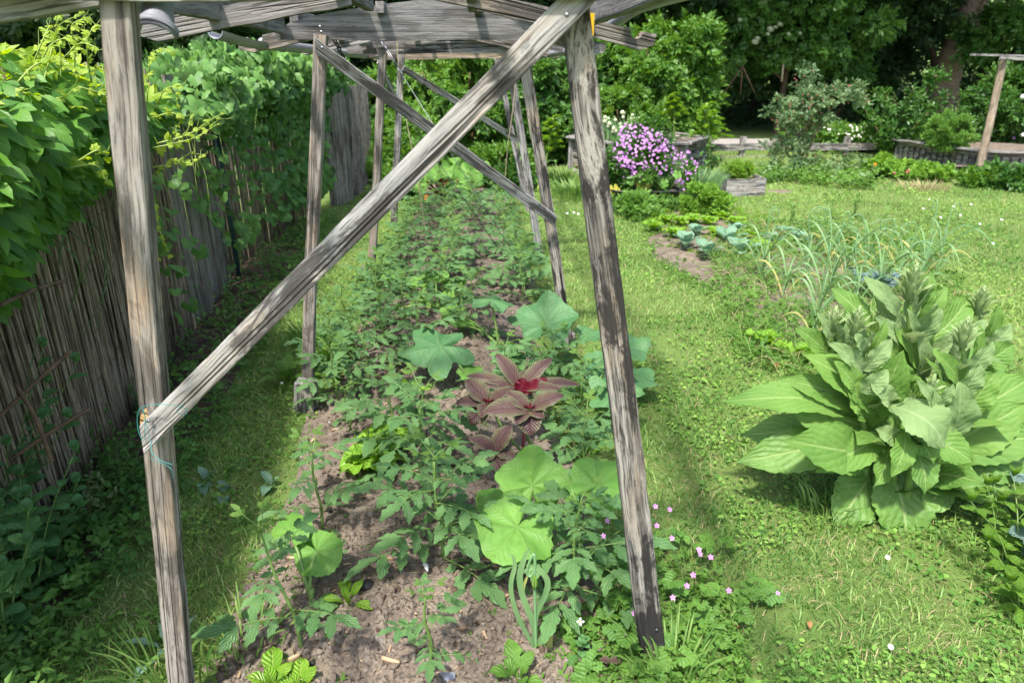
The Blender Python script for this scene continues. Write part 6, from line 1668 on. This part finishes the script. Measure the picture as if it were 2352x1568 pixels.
for k, (px, py) in enumerate(gl):
    b = G(px, py, .03); rs = random.Random(800+k); hh = rs.uniform(.32, .5)
    sc_on = k % 2 == 0 or px > 1960
    side_ = gside(px)
    t = thing('garlic_plant', ('garlic plant with a curled flower stem ' if sc_on else 'leafy garlic plant with yellowing blades ')+side_[:14]+', number '+('one two three four five six seven eight nine ten eleven twelve thirteen fourteen fifteen'.split()[k])+' from the left', 'garlic', b, group='garlic plants at the side bed')
    m = MB(); m.add(*tube([(0, 0, -.02), (0, 0, hh*.4)], [.007, .005], 6)); m.build('stem', [GARL], t)
    for q in range(7):
        a = q*2.4+rs.uniform(-.4, .4); l = hh*rs.uniform(.6, 1.0); z0 = .03+.05*q*.6
        d = Vector((math.cos(a), math.sin(a), 0)); dr = rs.uniform(.0, .6)
        pts = [Vector((0, 0, z0)), d*l*.22+Vector((0, 0, z0+l*.45)), d*l*.5+Vector((0, 0, z0+l*(.75-.25*dr))), d*l*.85+Vector((0, 0, z0+l*(.75-.8*dr)))]
        m = MB(); m.add(*ribbon(pts, .012, n=5)); m.build('leaf', [GARL_Y if (q < 2 and k % 2) else GARL], t)
    if sc_on:
        m = MB(); c = curve3(scape_path(Vector((0, 0, .05)), hh*1.25, k), 4); m.add(*tube(c, np.linspace(.0042, .0028, len(c)), 6)); m.build('scape', [SCAPE], t)
        V, F, U_ = tube([(0, 0, -.012), (0, 0, 0), (0, 0, .012), (0, 0, .03)], [.003, .0065, .004, .001], 8); m = MB(); m.add(V, F, U_); m.build('flower_bud', [LETT], t, True, TR(c[-1]) @ RX(R(150)))
# weeds and flopped thin stems around the garlic
def tangle(name, n, poly, h, w_, mat, seed, kind='stuff', l0=.12, l1=.34):
    rs = np.random.RandomState(seed); po = np.array([(p.x, p.y) for p in poly]); lo, hi = po.min(0), po.max(0)
    m = MB(); c_ = 0
    while c_ < n:
        x, y = rs.uniform(lo[0], hi[0]), rs.uniform(lo[1], hi[1])
        if not inpoly(np.array([x]), np.array([y]), po)[0]: continue
        c_ += 1; a = rs.uniform(0, 6.28); l = rs.uniform(l0, l1); d = Vector((math.cos(a), math.sin(a), 0)); z0 = rs.rand()*h*.5
        pts = [Vector((x, y, z0)), Vector((x, y, z0))+d*l*.35+Vector((0, 0, h*rs.rand())), Vector((x, y, z0))+d*l*.8+Vector((rs.uniform(-.05, .05), rs.uniform(-.05, .05), h*rs.uniform(-.3, .7)))]
        m.add(*ribbon(pts, w_*rs.uniform(.6, 1.3), n=4), r=rs.rand())
    return tag(m.build(name, [mat]), kind=kind)
GP = [G(*p) for p in [(1620, 590), (1700, 840), (1850, 900), (2000, 800), (2220, 720), (2180, 590), (1900, 520), (1740, 520)]]
tangle('flopped_stems', 1700, GP, .14, .0035, GRASS, 1)
tangle('flopped_stems', 500, GP, .11, .0032, STRAWDRY, 2)
def patch_leaves(name, poly, n, h, s0, s1, mat, seed, tpl=None, hn=.6):
    rs = np.random.RandomState(seed); po = np.array([(p.x, p.y) for p in poly]); lo, hi = po.min(0), po.max(0)
    x = rs.uniform(lo[0], hi[0], n*2); y = rs.uniform(lo[1], hi[1], n*2); k = inpoly(x, y, po) & (noise3(x*3, y*3, 0, seed) > -.5); x, y = x[k][:n], y[k][:n]
    z = gz(x, y)+h*rs.rand(len(x))*(.5+hn*(.5+.5*noise3(x*4, y*4, 0, seed+1)))
    d = rs.randn(len(x), 3)*np.array([1, 1, .4]); nn = rs.randn(len(x), 3)*.45+np.array([0, -.2, 1])
    m = MB(); T3 = tpl or SPR3
    for q in range(len(T3)):
        w = np.arange(len(x)) % len(T3) == q
        m.scatter(T3[q], (frames(d, nn)*(s0+(s1-s0)*rs.rand(len(x)))[:, None, None])[w], np.stack([x, y, z], 1)[w], np.clip(.5+.4*noise3(x*3, y*3, 0, seed+9)+.2*rs.randn(len(x)), 0, 1)[w])
    return tag(m.build(name, [mat]), kind='stuff')
patch_leaves('bed_weeds', GP, 6500, .13, .03, .06, WEED, 3)
patch_leaves('bed_weeds', [G(*p) for p in [(1470, 500), (1560, 590), (1700, 620), (1850, 560), (1740, 500), (1600, 470)]], 1900, .08, .03, .06, LETT, 4)
patch_leaves('bed_weeds', [G(*p) for p in [(1460, 490), (1510, 610), (1640, 700), (1700, 640), (1600, 560), (1520, 500)]], 900, .05, .02, .05, WEED, 14)
patch_leaves('fence_weeds', [Vector(p) for p in [(-1.15, 1.0, 0), (-1.35, 2.6, 0), (-1.6, 4.6, 0), (-1.95, 7.5, 0), (-2.3, 7.5, 0), (-2.1, 5.2, 0), (-1.72, 2.6, 0), (-1.5, 1.0, 0)]], 5200, .14, .025, .055, WEED_D, 5)
patch_leaves('fence_weeds', [Vector(p) for p in [(-1.3, .9, 0), (-1.35, 1.8, 0), (-1.5, 2.4, 0), (-1.75, 2.4, 0), (-1.5, .9, 0)]], 900, .14, .03, .06, WEED_D, 6)
patch_leaves('post_foot_weeds', [Vector(p) for p in [(.28, 1.2, 0), (.32, 1.7, 0), (.5, 2.0, 0), (.75, 1.75, 0), (.6, 1.2, 0)]], 800, .08, .02, .045, WEED, 7)
patch_leaves('bed_edge_weeds', [Vector(p) for p in [(.0, 1.15, 0), (.05, 1.45, 0), (.3, 1.75, 0), (.42, 1.5, 0), (.35, 1.1, 0)]], 500, .06, .02, .045, WEED, 8)
patch_leaves('lawn_edge_weeds', [G(*p) for p in [(1740, 430), (1800, 418), (1900, 432), (2010, 440), (2010, 405), (1880, 395), (1740, 395)]], 900, .20, .05, .11, WEED, 15)
patch_leaves('lawn_edge_weeds', [G(*p) for p in [(1740, 425), (1830, 422), (1990, 438), (2000, 410), (1880, 400), (1740, 400)]], 160, .34, .05, .10, BUSH_R, 16)
patch_leaves('lawn_edge_weeds', [G(*p) for p in [(1380, 480), (1420, 500), (1560, 490), (1560, 470), (1400, 462)]], 900, .22, .04, .08, WEED, 17)
# kale and cabbages
for k, (px, py, L, n, lab) in enumerate([(2010, 690, .30, 15, 'blue green kale behind the curled garlic stems'), (2420, 1230, .30, 14, 'blue green kale reaching in at the right edge'), (2385, 1330, .22, 9, 'smaller kale leaf low at the right edge')]):
    rosette('kale', lab, 'kale', G(px, py, .02), KALE, n, L, .13, 820+k, 'obov', 85, 35, .22, 9, .2, .2)
for k, (px, py) in enumerate([(1575, 570), (1625, 592), (1672, 560), (1700, 585), (1805, 545), (1840, 560), (1770, 560), (1600, 540), (1690, 535)]):
    rosette('cabbage', ('young blue green cabbage with upright leaves, leftmost of its row', 'young cabbage with leaves drooping over the soil beside the leftmost one', 'open young cabbage among yellow lettuces', 'young cabbage right of the open one', 'young cabbage at the lawn side of the side bed', 'farthest right young cabbage by the lawn', 'young cabbage in the middle of the side bed', 'young cabbage behind the leftmost one', 'small cabbage close behind the lettuces')[k], 'cabbage', G(px, py, .03), CABB, 8, .24 if k < 4 else .17, .12, 830+k, 'obov', 75, 22, .06, 0, 0, .12)
for k, (px, py) in enumerate([(1500, 530), (1530, 515), (1560, 520), (1545, 548), (1590, 515), (1625, 520), (1655, 505), (1690, 520), (1640, 545), (1720, 555), (1745, 580), (1850, 830), (1760, 800)]):
    rosette('lettuce', 'yellow green lettuce ' + ('at the left end of the side bed', 'second from the left in the side bed', 'in front of the parsley bush', 'nearest the bare soil of the side bed', 'under the parsley bush', 'right under the bright parsley', 'right of the parsley bush', 'at the lawn edge right of the parsley', 'between the young cabbages', 'right of the cabbage row', 'at the weedy end of the side bed', 'in the weeds beside the mullein', 'in the weeds left of the garlic')[k], 'lettuce', G(px, py, .02), LETT, 12, .17, .10, 850+k, wave=.18, up0=80, up1=20)
def bushy(name, label, cat, c, rx, h, n, size, mat, seed, kw=None, stem=STEM, group=None, z0=0.0):
    t = thing(name, label, cat, c, group=group); m = MB(); rs = random.Random(seed)
    for q in range(9):
        m = MB(); a = rs.uniform(0, 6.28); e = Vector((math.cos(a)*rx*.6, math.sin(a)*rx*.6, h*.8)); m.add(*tube([(0, 0, z0), e*.5+Vector((0, 0, z0)), e+Vector((0, 0, z0))], [.005, .004, .002], 5)); m.build('stem', [stem], t)
    m = MB(); crown(m, (0, 0, z0+h*.52), (rx, rx*.9, h*.5), n, size, seed, **(kw or dict(clumps=30, cr=.3, tpl=SPR, droop=-.1, shell=.4, zmin=z0))); m.build('foliage', [mat], t)
    return t
bushy('parsley', 'bright yellow green parsley bush at the end of the side bed', 'parsley', G(1615, 497), .25, .30, 2600, .06, STRAW, 870)
bushy('parsley', 'pale feathery herb in front of the long black tub', 'herb', G(1465, 500), .22, .25, 1500, .06, FEATH, 871)
bushy('basil', 'bright basil clump growing in the wooden planter box', 'basil', G(1710, 451)+Vector((-.02, .28, .17)), .17, .20, 700, .06, LETT, 872)
# chives: tall thin teal tufts
def tuft(name, label, cat, c, n, h, rad, w_, mat, seed, spread=.35, group=None):
    rs = np.random.RandomState(seed); m = MB()
    for k in range(n):
        a = rs.uniform(0, 6.28); r = rad*rs.rand()**.6; l = h*rs.uniform(.6, 1.1); p = Vector((math.cos(a)*r, math.sin(a)*r, 0)); d = Vector((math.cos(a), math.sin(a), 0))*l*spread*rs.uniform(.3, 1.4)
        m.add(*ribbon([p, p+d*.3+Vector((0, 0, l*.5)), p+d+Vector((0, 0, l*(.95-.3*rs.rand())))], w_, n=3), r=rs.rand())
    o = m.build(name, [mat], None, True, TR(c)); return tag(o, label, cat, group)
tuft('chives', 'tall tuft of blue green chives left of the planter box', 'chives', G(1605, 450), 300, .42, .25, .008, GARL, 880)
tuft('chives', 'smaller tuft of blue green chives by the seed stalk with big leaves', 'chives', G(1640, 440), 120, .38, .12, .008, GARL, 881)
for k, (px, py, n, h, lab) in enumerate([(1320, 455, 320, .26, 'long pale grass tuft at the foot of the raised log bed'), (1290, 425, 200, .30, 'tall grass tuft behind the second right post'), (2120, 436, 90, .14, 'dry straw coloured grass tuft in front of the black tubs'), (1545, 1575, 60, .17, 'broad bladed grass clump in front of the cranesbill'), (385, 1560, 60, .17, 'long grass clump left of the near brown post foot'), (720, 800, 120, .2, 'grass tuft behind the second left post'), (560, 1500, 50, .14, 'grass tuft at the front left edge of the bed'), (1900, 1190, 50, .12, 'grass tuft between the lowest mullein leaves'), (2000, 780, 200, .3, 'rank grass behind the left mullein stalks')]):
    tuft('grass_tuft', lab, 'grass tuft', G(px, py), n, h, .12 if py > 700 else .3, .006 if py > 700 else .010, STRAWDRY if 'dry' in lab else GRASS, 885+k, .5)
# mauve mallow in the black tub
b = G(1482, 468); t = thing('mallow', 'mauve flowered mallow bush spilling over a black tub before the log bed', 'mallow', b)
m = MB(); crown(m, P(1480, 380, b.y+.2)-b, (.54, .36, .50), 3600, .085, 890, clumps=40, cr=.28, tpl=SPR3, droop=.0, shell=.3); crown(m, P(1460, 450, b.y+.1)-b, (.38, .2, .16), 700, .09, 891, clumps=14, cr=.3, tpl=SPR3, droop=.2); m.build('foliage', [BUSH_M], t)
mf = flower_ring(5, .032, .030, PURPLE, PURPLE)
rs = random.Random(5)
for k in range(430):
    a = rs.uniform(0, 6.28); f = rs.random()**.5; f *= .72+.38*float(noise3(a*1.4, 3, 0, 9)+.7); px = 1483+96*f*math.cos(a); py = 362+84*f*math.sin(a)
    if (px < 1430 and py > 400): continue
    p = P(px, py, b.y+.2-.36*math.sqrt(max(0, 1-f*f))-rs.uniform(0, .06))-b
    inst('flower', mf, t, TR(p) @ RX(R(90-rs.uniform(0, 50))) @ RY(R(rs.uniform(-40, 40))) @ SCL(rs.uniform(.38, .72)))
for k, (px, py, s_) in enumerate([(1480, 418, .17), (1410, 435, .13), (1430, 452, .12), (1450, 415, .10), (1525, 420, .11), (1556, 400, .10)]):
    m = MB(); m.add(*squash_geo(300+k, s_*.6, 5, .08, .1, .1)); m.build('leaf', [YLEAF if k < 3 else SQ_G], t, True, orientM(P(px, py, b.y-.15)-b, (.2*math.sin(k), -.3, -.9), (0, -.9, .4)))
# bunching onions in the raised log bed
b = HB1+Vector((0, 0, .52)); t = thing('onion_clump', 'clump of bunching onions with round cream flower heads in the log bed', 'onions', b+Vector((-.2, -.2, 0)))
o = Vector(t.location); hd = MB(); hd.add(*blob(.03, 4, .08, 1)); hd = hd.mesh('flower_head', [CREAM]); rs = random.Random(8)
for k in range(34):
    px = rs.uniform(1388, 1498); py = rs.uniform(250, 295)+abs(px-1445)*.25; p = P(px, py, 10.4+rs.uniform(-.2, .25))-o
    inst('flower_head', hd, t, TR(p) @ SCL(rs.uniform(.8, 1.15)))
    m = MB(); m.add(*tube([(p.x*.6, p.y*.8, -.02), p*.5+Vector((p.x*.1, 0, 0)), p], [.009, .008, .004], 5)); m.build('stem', [GARL], t)
m = MB()
for k in range(170):
    a = rs.uniform(0, 6.28); r = .42*rs.random()**.5; p = Vector((math.cos(a)*r-.05, math.sin(a)*r*.7, -.02)); l = rs.uniform(.25, .42)
    m.add(*ribbon([p, p+Vector((.02, 0, l*.5)), p+Vector((math.cos(a)*.12, 0, l))], .016, n=3), r=rs.random())
m.build('blades', [GARL], t, True, None, 'stuff')
# tall seed stalks
def seed_stalk(label, base, toppx, y, big, seed, w=1.0):
    t = thing('seed_stalk', label, 'seed stalk', base); e = P(*toppx, y)-base; rs = random.Random(seed)
    c = curve3([(0, 0, 0), e*.5+Vector((.02, 0, 0)), e], 10); m = MB(); m.add(*tube(c, np.linspace(.022, .010, len(c)), 6)); m.build('stalk', [STEM_Y], t)
    T = leafgeo(1, .22, 3, 2, 'lance', .1, .3)
    H = e.length; n = 22
    for k in range(n):
        f = .50+.48*k/n; p = Vector(tuple(c[int(f*(len(c)-1))])); a = k*2.4; l = H*.30*(1-(f-.5)/.5*.72)*w
        q2 = p+Vector((math.cos(a)*l*.9, math.sin(a)*l*.9, l*.30)); cc = curve3([p, (p+q2)/2+Vector((0, 0, .22*l)), q2], 5)
        m = MB(); m.add(*tube(cc, .006, 4))
        for j in range(2, len(cc)):
            for s in range(9):
                b2 = rs.uniform(0, 6.28); d = Vector((math.cos(b2), math.sin(b2), rs.uniform(-.2, .9))); m.add(*T, r=rs.random(), M=orientM(cc[j], d, (0, 0, 1)) @ SCL(.055))
        m.build('side_shoot', [LETT], t)
    for k in range(big):
        a = k*2.4; f = .08+.42*k/max(1, big); p = Vector(tuple(c[int(f*(len(c)-1))])); l = .26*(1.1-f)
        q2 = p+Vector((math.cos(a)*l, math.sin(a)*l, l*.25)); m = MB(); m.add(*leafgeo((q2-p).length, .13, 8, 4, 'obov', .2, .2, .15, 0, 0, k)); m.build('leaf', [HOP], t, True, frameM(p, q2))
seed_stalk('tall green seed stalk rising behind the mauve flowers', HB1+Vector((.5, -.15, .5)), (1545, 215), 10.5, 3, 1)
seed_stalk('tall green seed stalk with big crinkled leaves left of the planter box', G(1628, 425), (1623, 236), 9.9, 16, 2)
seed_stalk('pale green seed stalk beside the far right posts', G(1235, 440), (1272, 265), 9.6, 7, 3, .8)
# herbs in the right raised bed and beyond
t = bushy('herb_dome', 'dense feathery dome shaped herb in the slatted raised bed', 'herb', P(2172, 345, 11.6), .34, .55, 11000, .045, FEATH, 900, dict(clumps=120, cr=.2, tpl=SPR, droop=-1.6, shell=.6, zmin=-.05, out=.3))
for k, (px, py, rx, h, lab, D) in enumerate([(2085, 402, .42, .09, 'strawberry plants filling the first black tub', 10.5), (2150, 404, .26, .05, 'strawberry leaves overhanging the second black tub', 10.45), (2020, 385, .2, .2, 'strawberry leaves at the left tip of the first black tub', 10.7)]):
    b = P(px, py, D); b.z = .08; t = bushy('strawberry_plants', lab, 'strawberries', b, rx, h+.06, 1300, .06, STRAW, 910+k, dict(clumps=40, cr=.13, tpl=SPR3, droop=-.1, shell=.2, zmin=.0))
    if k == 0:
        for q, (sx, sy) in enumerate([(2054, 398), (2087, 392), (2083, 396), (2010, 378)]):
            m = MB(); m.add(*blob(.02, 2, .1, 1)); m.build('strawberry', [REDB if q < 3 else ORANGE], t, True, TR(P(sx, sy, 10.2)-b))
for k, (px, py, rx, h, lab) in enumerate([(2235, 430, .2, .2, 'bean plant at the foot of the leaning pole'), (2290, 430, .34, .24, 'bean plant right of the leaning pole'), (2340, 436, .34, .24, 'bean plant at the right edge below the slatted bed')]):
    bushy('bean_plant', lab, 'bean plant', G(px, py), rx, h, 520, .10, BUSH_M if k else BUSH_L, 920+k, dict(clumps=14, cr=.3, tpl=SPR3, droop=.1, shell=.2, zmin=.0))
for k, (px, py, D, rx, h, mat, fl, lab) in enumerate([(2240, 300, 13.6, .5, .75, BUSH_L, 'p', 'leafy plant with violet flowers behind the slatted raised bed'), (2300, 310, 13.4, .45, .6, BUSH_L, 'p', 'second violet flowered plant nearer the right edge'), (2335, 325, 13.0, .3, .5, FEATH, 'k', 'pale pink flower spikes at the right edge of the slatted bed'),
                                                   (1900, 320, 14.2, .7, .5, FEATH, 'w', 'haze of small white daisies behind the rose bush'), (1985, 310, 13.9, .5, .55, FEATH, 'w', 'white daisies at the foot of the fruit bush'), (2060, 320, 13.7, .6, .5, FEATH, 'w', 'white flowering weeds right of the fruit bush'), (1925, 310, 14.5, .35, .5, FEATH, 'y', 'yellow flowers beyond the rail fence')]):
    b = Vector((P(px, py, D).x, D, 0)); t = bushy('flower_patch', lab, 'flowers', b, rx, h, 1200, .10, mat, 930+k, dict(clumps=20, cr=.34, tpl=SPR3, droop=-.4, shell=.2, zmin=0))
    fm = {'p': mf, 'w': None, 'y': cal, 'k': mf}[fl]
    if fm is None:
        if k == 3: dm = flower_ring(8, .02, .009, WPETAL, YELC)
        fm = dm
    rs = random.Random(k)
    for q in range(14 if fl != 'w' else 34):
        inst('flower', fm, t, TR((rs.uniform(-rx, rx), rs.uniform(-rx, 0), h*rs.uniform(.6, 1.0))) @ RX(R(60)) @ SCL(rs.uniform(.9, 1.4)))
# balm at the lower right edge
mt_me = gen_leafmesh('leaf', MINT, 4, w=.72, n=12, m=4, teeth=11, td=.12, wave=.03, fold=.15)
for k, (px, py, h, ns, lab) in enumerate([(2335, 1330, .30, 7, 'lemon balm with bright crinkled leaves at the right edge, largest of the three'), (2290, 1260, .20, 5, 'lemon balm plant under the kale leaf'), (2345, 1400, .20, 6, 'lowest lemon balm plant in the bottom right')]):
    herb('lemon_balm', lab, 'lemon balm', G(px, py), h, mt_me, STEM, ns, 7, .07, .8, 950+k, 'lemon balm at the lawn edge', .0022, .05)
# yellow bean like weeds and thistle shoots on the far side of the garlic
for k, (px, py) in enumerate([(1905, 505), (1960, 500), (1815, 520)]):
    herb('thistle', ('tall thin weed standing alone on the lawn behind the garlic', 'second thin weed on the lawn right of the first', 'thin weed at the corner of the side bed')[k], 'weed', G(px, py), .36-.08*k, L_ME, STEM_D, 3, 10, .07, .25, 960+k)
# daisies in the lawn
dz = flower_ring(14, .009, .0035, WPETAL, YELC)
dpx = [(2038, 1280), (1328, 492), (1318, 489), (1303, 491), (2205, 495), (2135, 460), (2120, 480), (2230, 470), (2300, 505), (2160, 500), (2250, 515), (1950, 640), (2190, 475), (2280, 560), (628, 855), (648, 880), (2045, 1485)]
for k, (px, py) in enumerate(dpx):
    b = G(px, py, .035); D = b.y
    dl_ = 'small white daisy in the lawn ' + ('below the mullein' if py > 1200 else 'in the shade left of the bed' if px < 900 else 'right of the second right post' if px < 1400 else 'far out toward the raised beds')
    t = thing('daisy', dl_, 'daisy', b, group='daisies in the lawn'+(' '+dl_[30:])); inst('flower', dz, t, RX(R(30)) @ SCL(1.1 if D < 4 else 2.0))
# fallen leaves
for k, (px, py, s_, m_, lab) in enumerate([(1860, 1443, .018, BLEAF, 'curled rusty dead leaf lying in the front lawn'), (1700, 1440, .02, BLEAF, 'tiny brown leaf in the lawn left of the rusty one'), (1770, 840, .03, BLEAF, 'orange dead leaf in the lawn left of the mullein')]):
    g_ = MB(); g_.add(*leafgeo(s_*1.6, s_*1.1, 6, 4, 'ovate', .35, .4, .12, 0, 0, k)); tag(g_.build('fallen_leaf', [m_], None, True, TR(G(px, py, .03)) @ RZ(k*2.1) @ RY(R(12))), lab, 'leaf')
for k, (px, py, lab) in enumerate([(478, 1105, 'pale upturned dock leaf in the shaded grass'), (520, 1135, 'small folded pale leaf beside the upturned dock leaf'), (625, 1115, 'broad green leaf at the shaded bed edge')]):
    rosette('dock', lab, 'weed', G(px, py), CABB, 3, .11, .06, 970+k, 'ovate', 50, 10, .05)
rosette('uprooted_weed', 'pale uprooted weed lying in the grass left of the near brown post', 'weed', G(390, 1500), CABB, 8, .16, .035, 980, 'obov', 60, 5, .08, 4, .3)
# ------------------------------------------------------------------ turf
def lawn_points(n, seed, ymax=15.0, k=2.0, y0=.75):
    rs = np.random.RandomState(seed)
    yy = np.linspace(y0, ymax, 400); pdf = (1.75*yy+2.2)/(1+(yy/k)**2); cdf = np.cumsum(pdf); cdf /= cdf[-1]
    y = np.interp(rs.rand(n), cdf, yy); x = rs.uniform(-1, 1, n)*(.875*y+1.1)
    u_ = np.abs(x-rowx(y))/np.where(x > rowx(y), bed_half(y, 1), bed_half(y, -1))
    ok = ~((u_ < .97+.10*rs.randn(n)) & (y < 10.7))
    fxx = np.interp(y, [.5, 1.0, 2.4, 5.6, 9.5, 12], [-1.44, -1.50, -1.75, -2.30, -2.38, -2.5])
    ok &= x > np.where(y < 12, fxx+.04, -99)
    for q, po in enumerate(PATCH):
        ins = inpoly(x, y, po)
        ok &= ~(ins & (rs.rand(n) < (.93 if q < 2 else .75)))
    x, y = x[ok], y[ok]
    # thin patches
    keep = (fbm(x*2.1, y*2.1, 0, 55, 3) > -.75) | (rs.rand(len(x)) < .4)
    return x[keep], y[keep], rs
def turf(name, n, seed, hmin, hmax, w, mat, bend=.6, ymax=15, k=2.0, lod=.10):
    x, y, rs = lawn_points(n, seed, ymax, k); N = len(x)
    sc = 1+lod*np.maximum(y-1.5, 0)
    clump = .65+.5*(.5+.5*fbm(x*5, y*5, 0, seed, 2))
    h = (hmin+(hmax-hmin)*rs.rand(N)**2)*clump*np.minimum(sc, 1.35)
    a = rs.uniform(0, 2*np.pi, N); th = rs.uniform(0, 2*np.pi, N)
    sx, sy = np.cos(a)*w*sc*(.6+.8*rs.rand(N)), np.sin(a)*w*sc*(.6+.8*rs.rand(N))
    b = bend*(.3+rs.rand(N)*1.3); dx, dy = np.cos(th)*b*h, np.sin(th)*b*h
    z = gz(x, y)-.004
    V = np.empty((N, 5, 3))
    V[:, 0] = np.stack([x-sx, y-sy, z], 1); V[:, 1] = np.stack([x+sx, y+sy, z], 1)
    V[:, 2] = np.stack([x-sx*.8+dx*.35, y-sy*.8+dy*.35, z+h*.6], 1); V[:, 3] = np.stack([x+sx*.8+dx*.35, y+sy*.8+dy*.35, z+h*.6], 1)
    V[:, 4] = np.stack([x+dx, y+dy, z+h*(1-.35*np.minimum(b, 1))], 1)
    F = np.array([[0, 1, 3, 2], [2, 3, 4, -1]])[None]+(np.arange(N)*5)[:, None, None]*np.array([[1, 1, 1, 1], [1, 1, 1, 0]])[None]
    F = F.reshape(-1, 4)
    U_ = np.tile(np.array([[0, 0], [1, 0], [0, .6], [1, .6], [.5, 1]]), (N, 1))
    r = np.clip(.5+.45*fbm(x*1.3, y*1.3, 0, 71, 2)+.34*rs.randn(N), 0, 1)
    m = MB(); m.add(V.reshape(-1, 3), F, U_, np.repeat(r, 5)); return tag(m.build(name, [mat]), kind='stuff')
turf('grass', 230000, 1, .018, .062, .0022, GRASS, .9)
turf('dry_grass', 48000, 2, .02, .05, .0014, STRAWDRY, 1.3)
turf('long_grass', 6000, 3, .05, .10, .0024, GRASS, .8, 10)
x, y, rs = lawn_points(115000, 7, 11, 1.7)
k = fbm(x*1.7, y*1.7, 0, 91, 3) > -.25; x, y = x[k], y[k]; N = len(x)
z = gz(x, y)+.006+.026*rs.rand(N)
d = rs.randn(N, 3)*np.array([1, 1, .25]); nn = rs.randn(N, 3)*.38+np.array([0, 0, 1])
ov = leafgeo(1, .62, 2, 2, 'ellip', .08, .15); tri = merge(*[(*leafgeo(1, .85, 1, 2, 'obov', 0, .15), RZ(q*2.094)) for q in range(3)])
ROUND = (np.array([[0, 0, 0], [-.33, .35, .06], [-.25, .85, .05], [0, 1.0, -.02], [.25, .85, .05], [.33, .35, .06], [0, .5, .0]]), np.array([(0, 6, 1), (1, 6, 2), (2, 6, 3), (3, 6, 4), (4, 6, 5), (5, 6, 0)]), np.array([[.5, 0], [0, .35], [.1, .85], [.5, 1], [.9, .85], [1, .35], [.5, .5]]))
s = (.008+.016*rs.rand(N)**1.6)*(1+.12*np.maximum(y-1.5, 0))
r = np.clip(.5+.35*fbm(x*1.1, y*1.1, 0, 61, 2)+.32*rs.randn(N), 0, 1)
fr = frames(d, nn)*s[:, None, None]; P3 = np.stack([x, y, z], 1)
m = MB(); m.scatter(ROUND, fr, P3, r); tag(m.build('ground_cover', [CLOV]), kind='stuff')
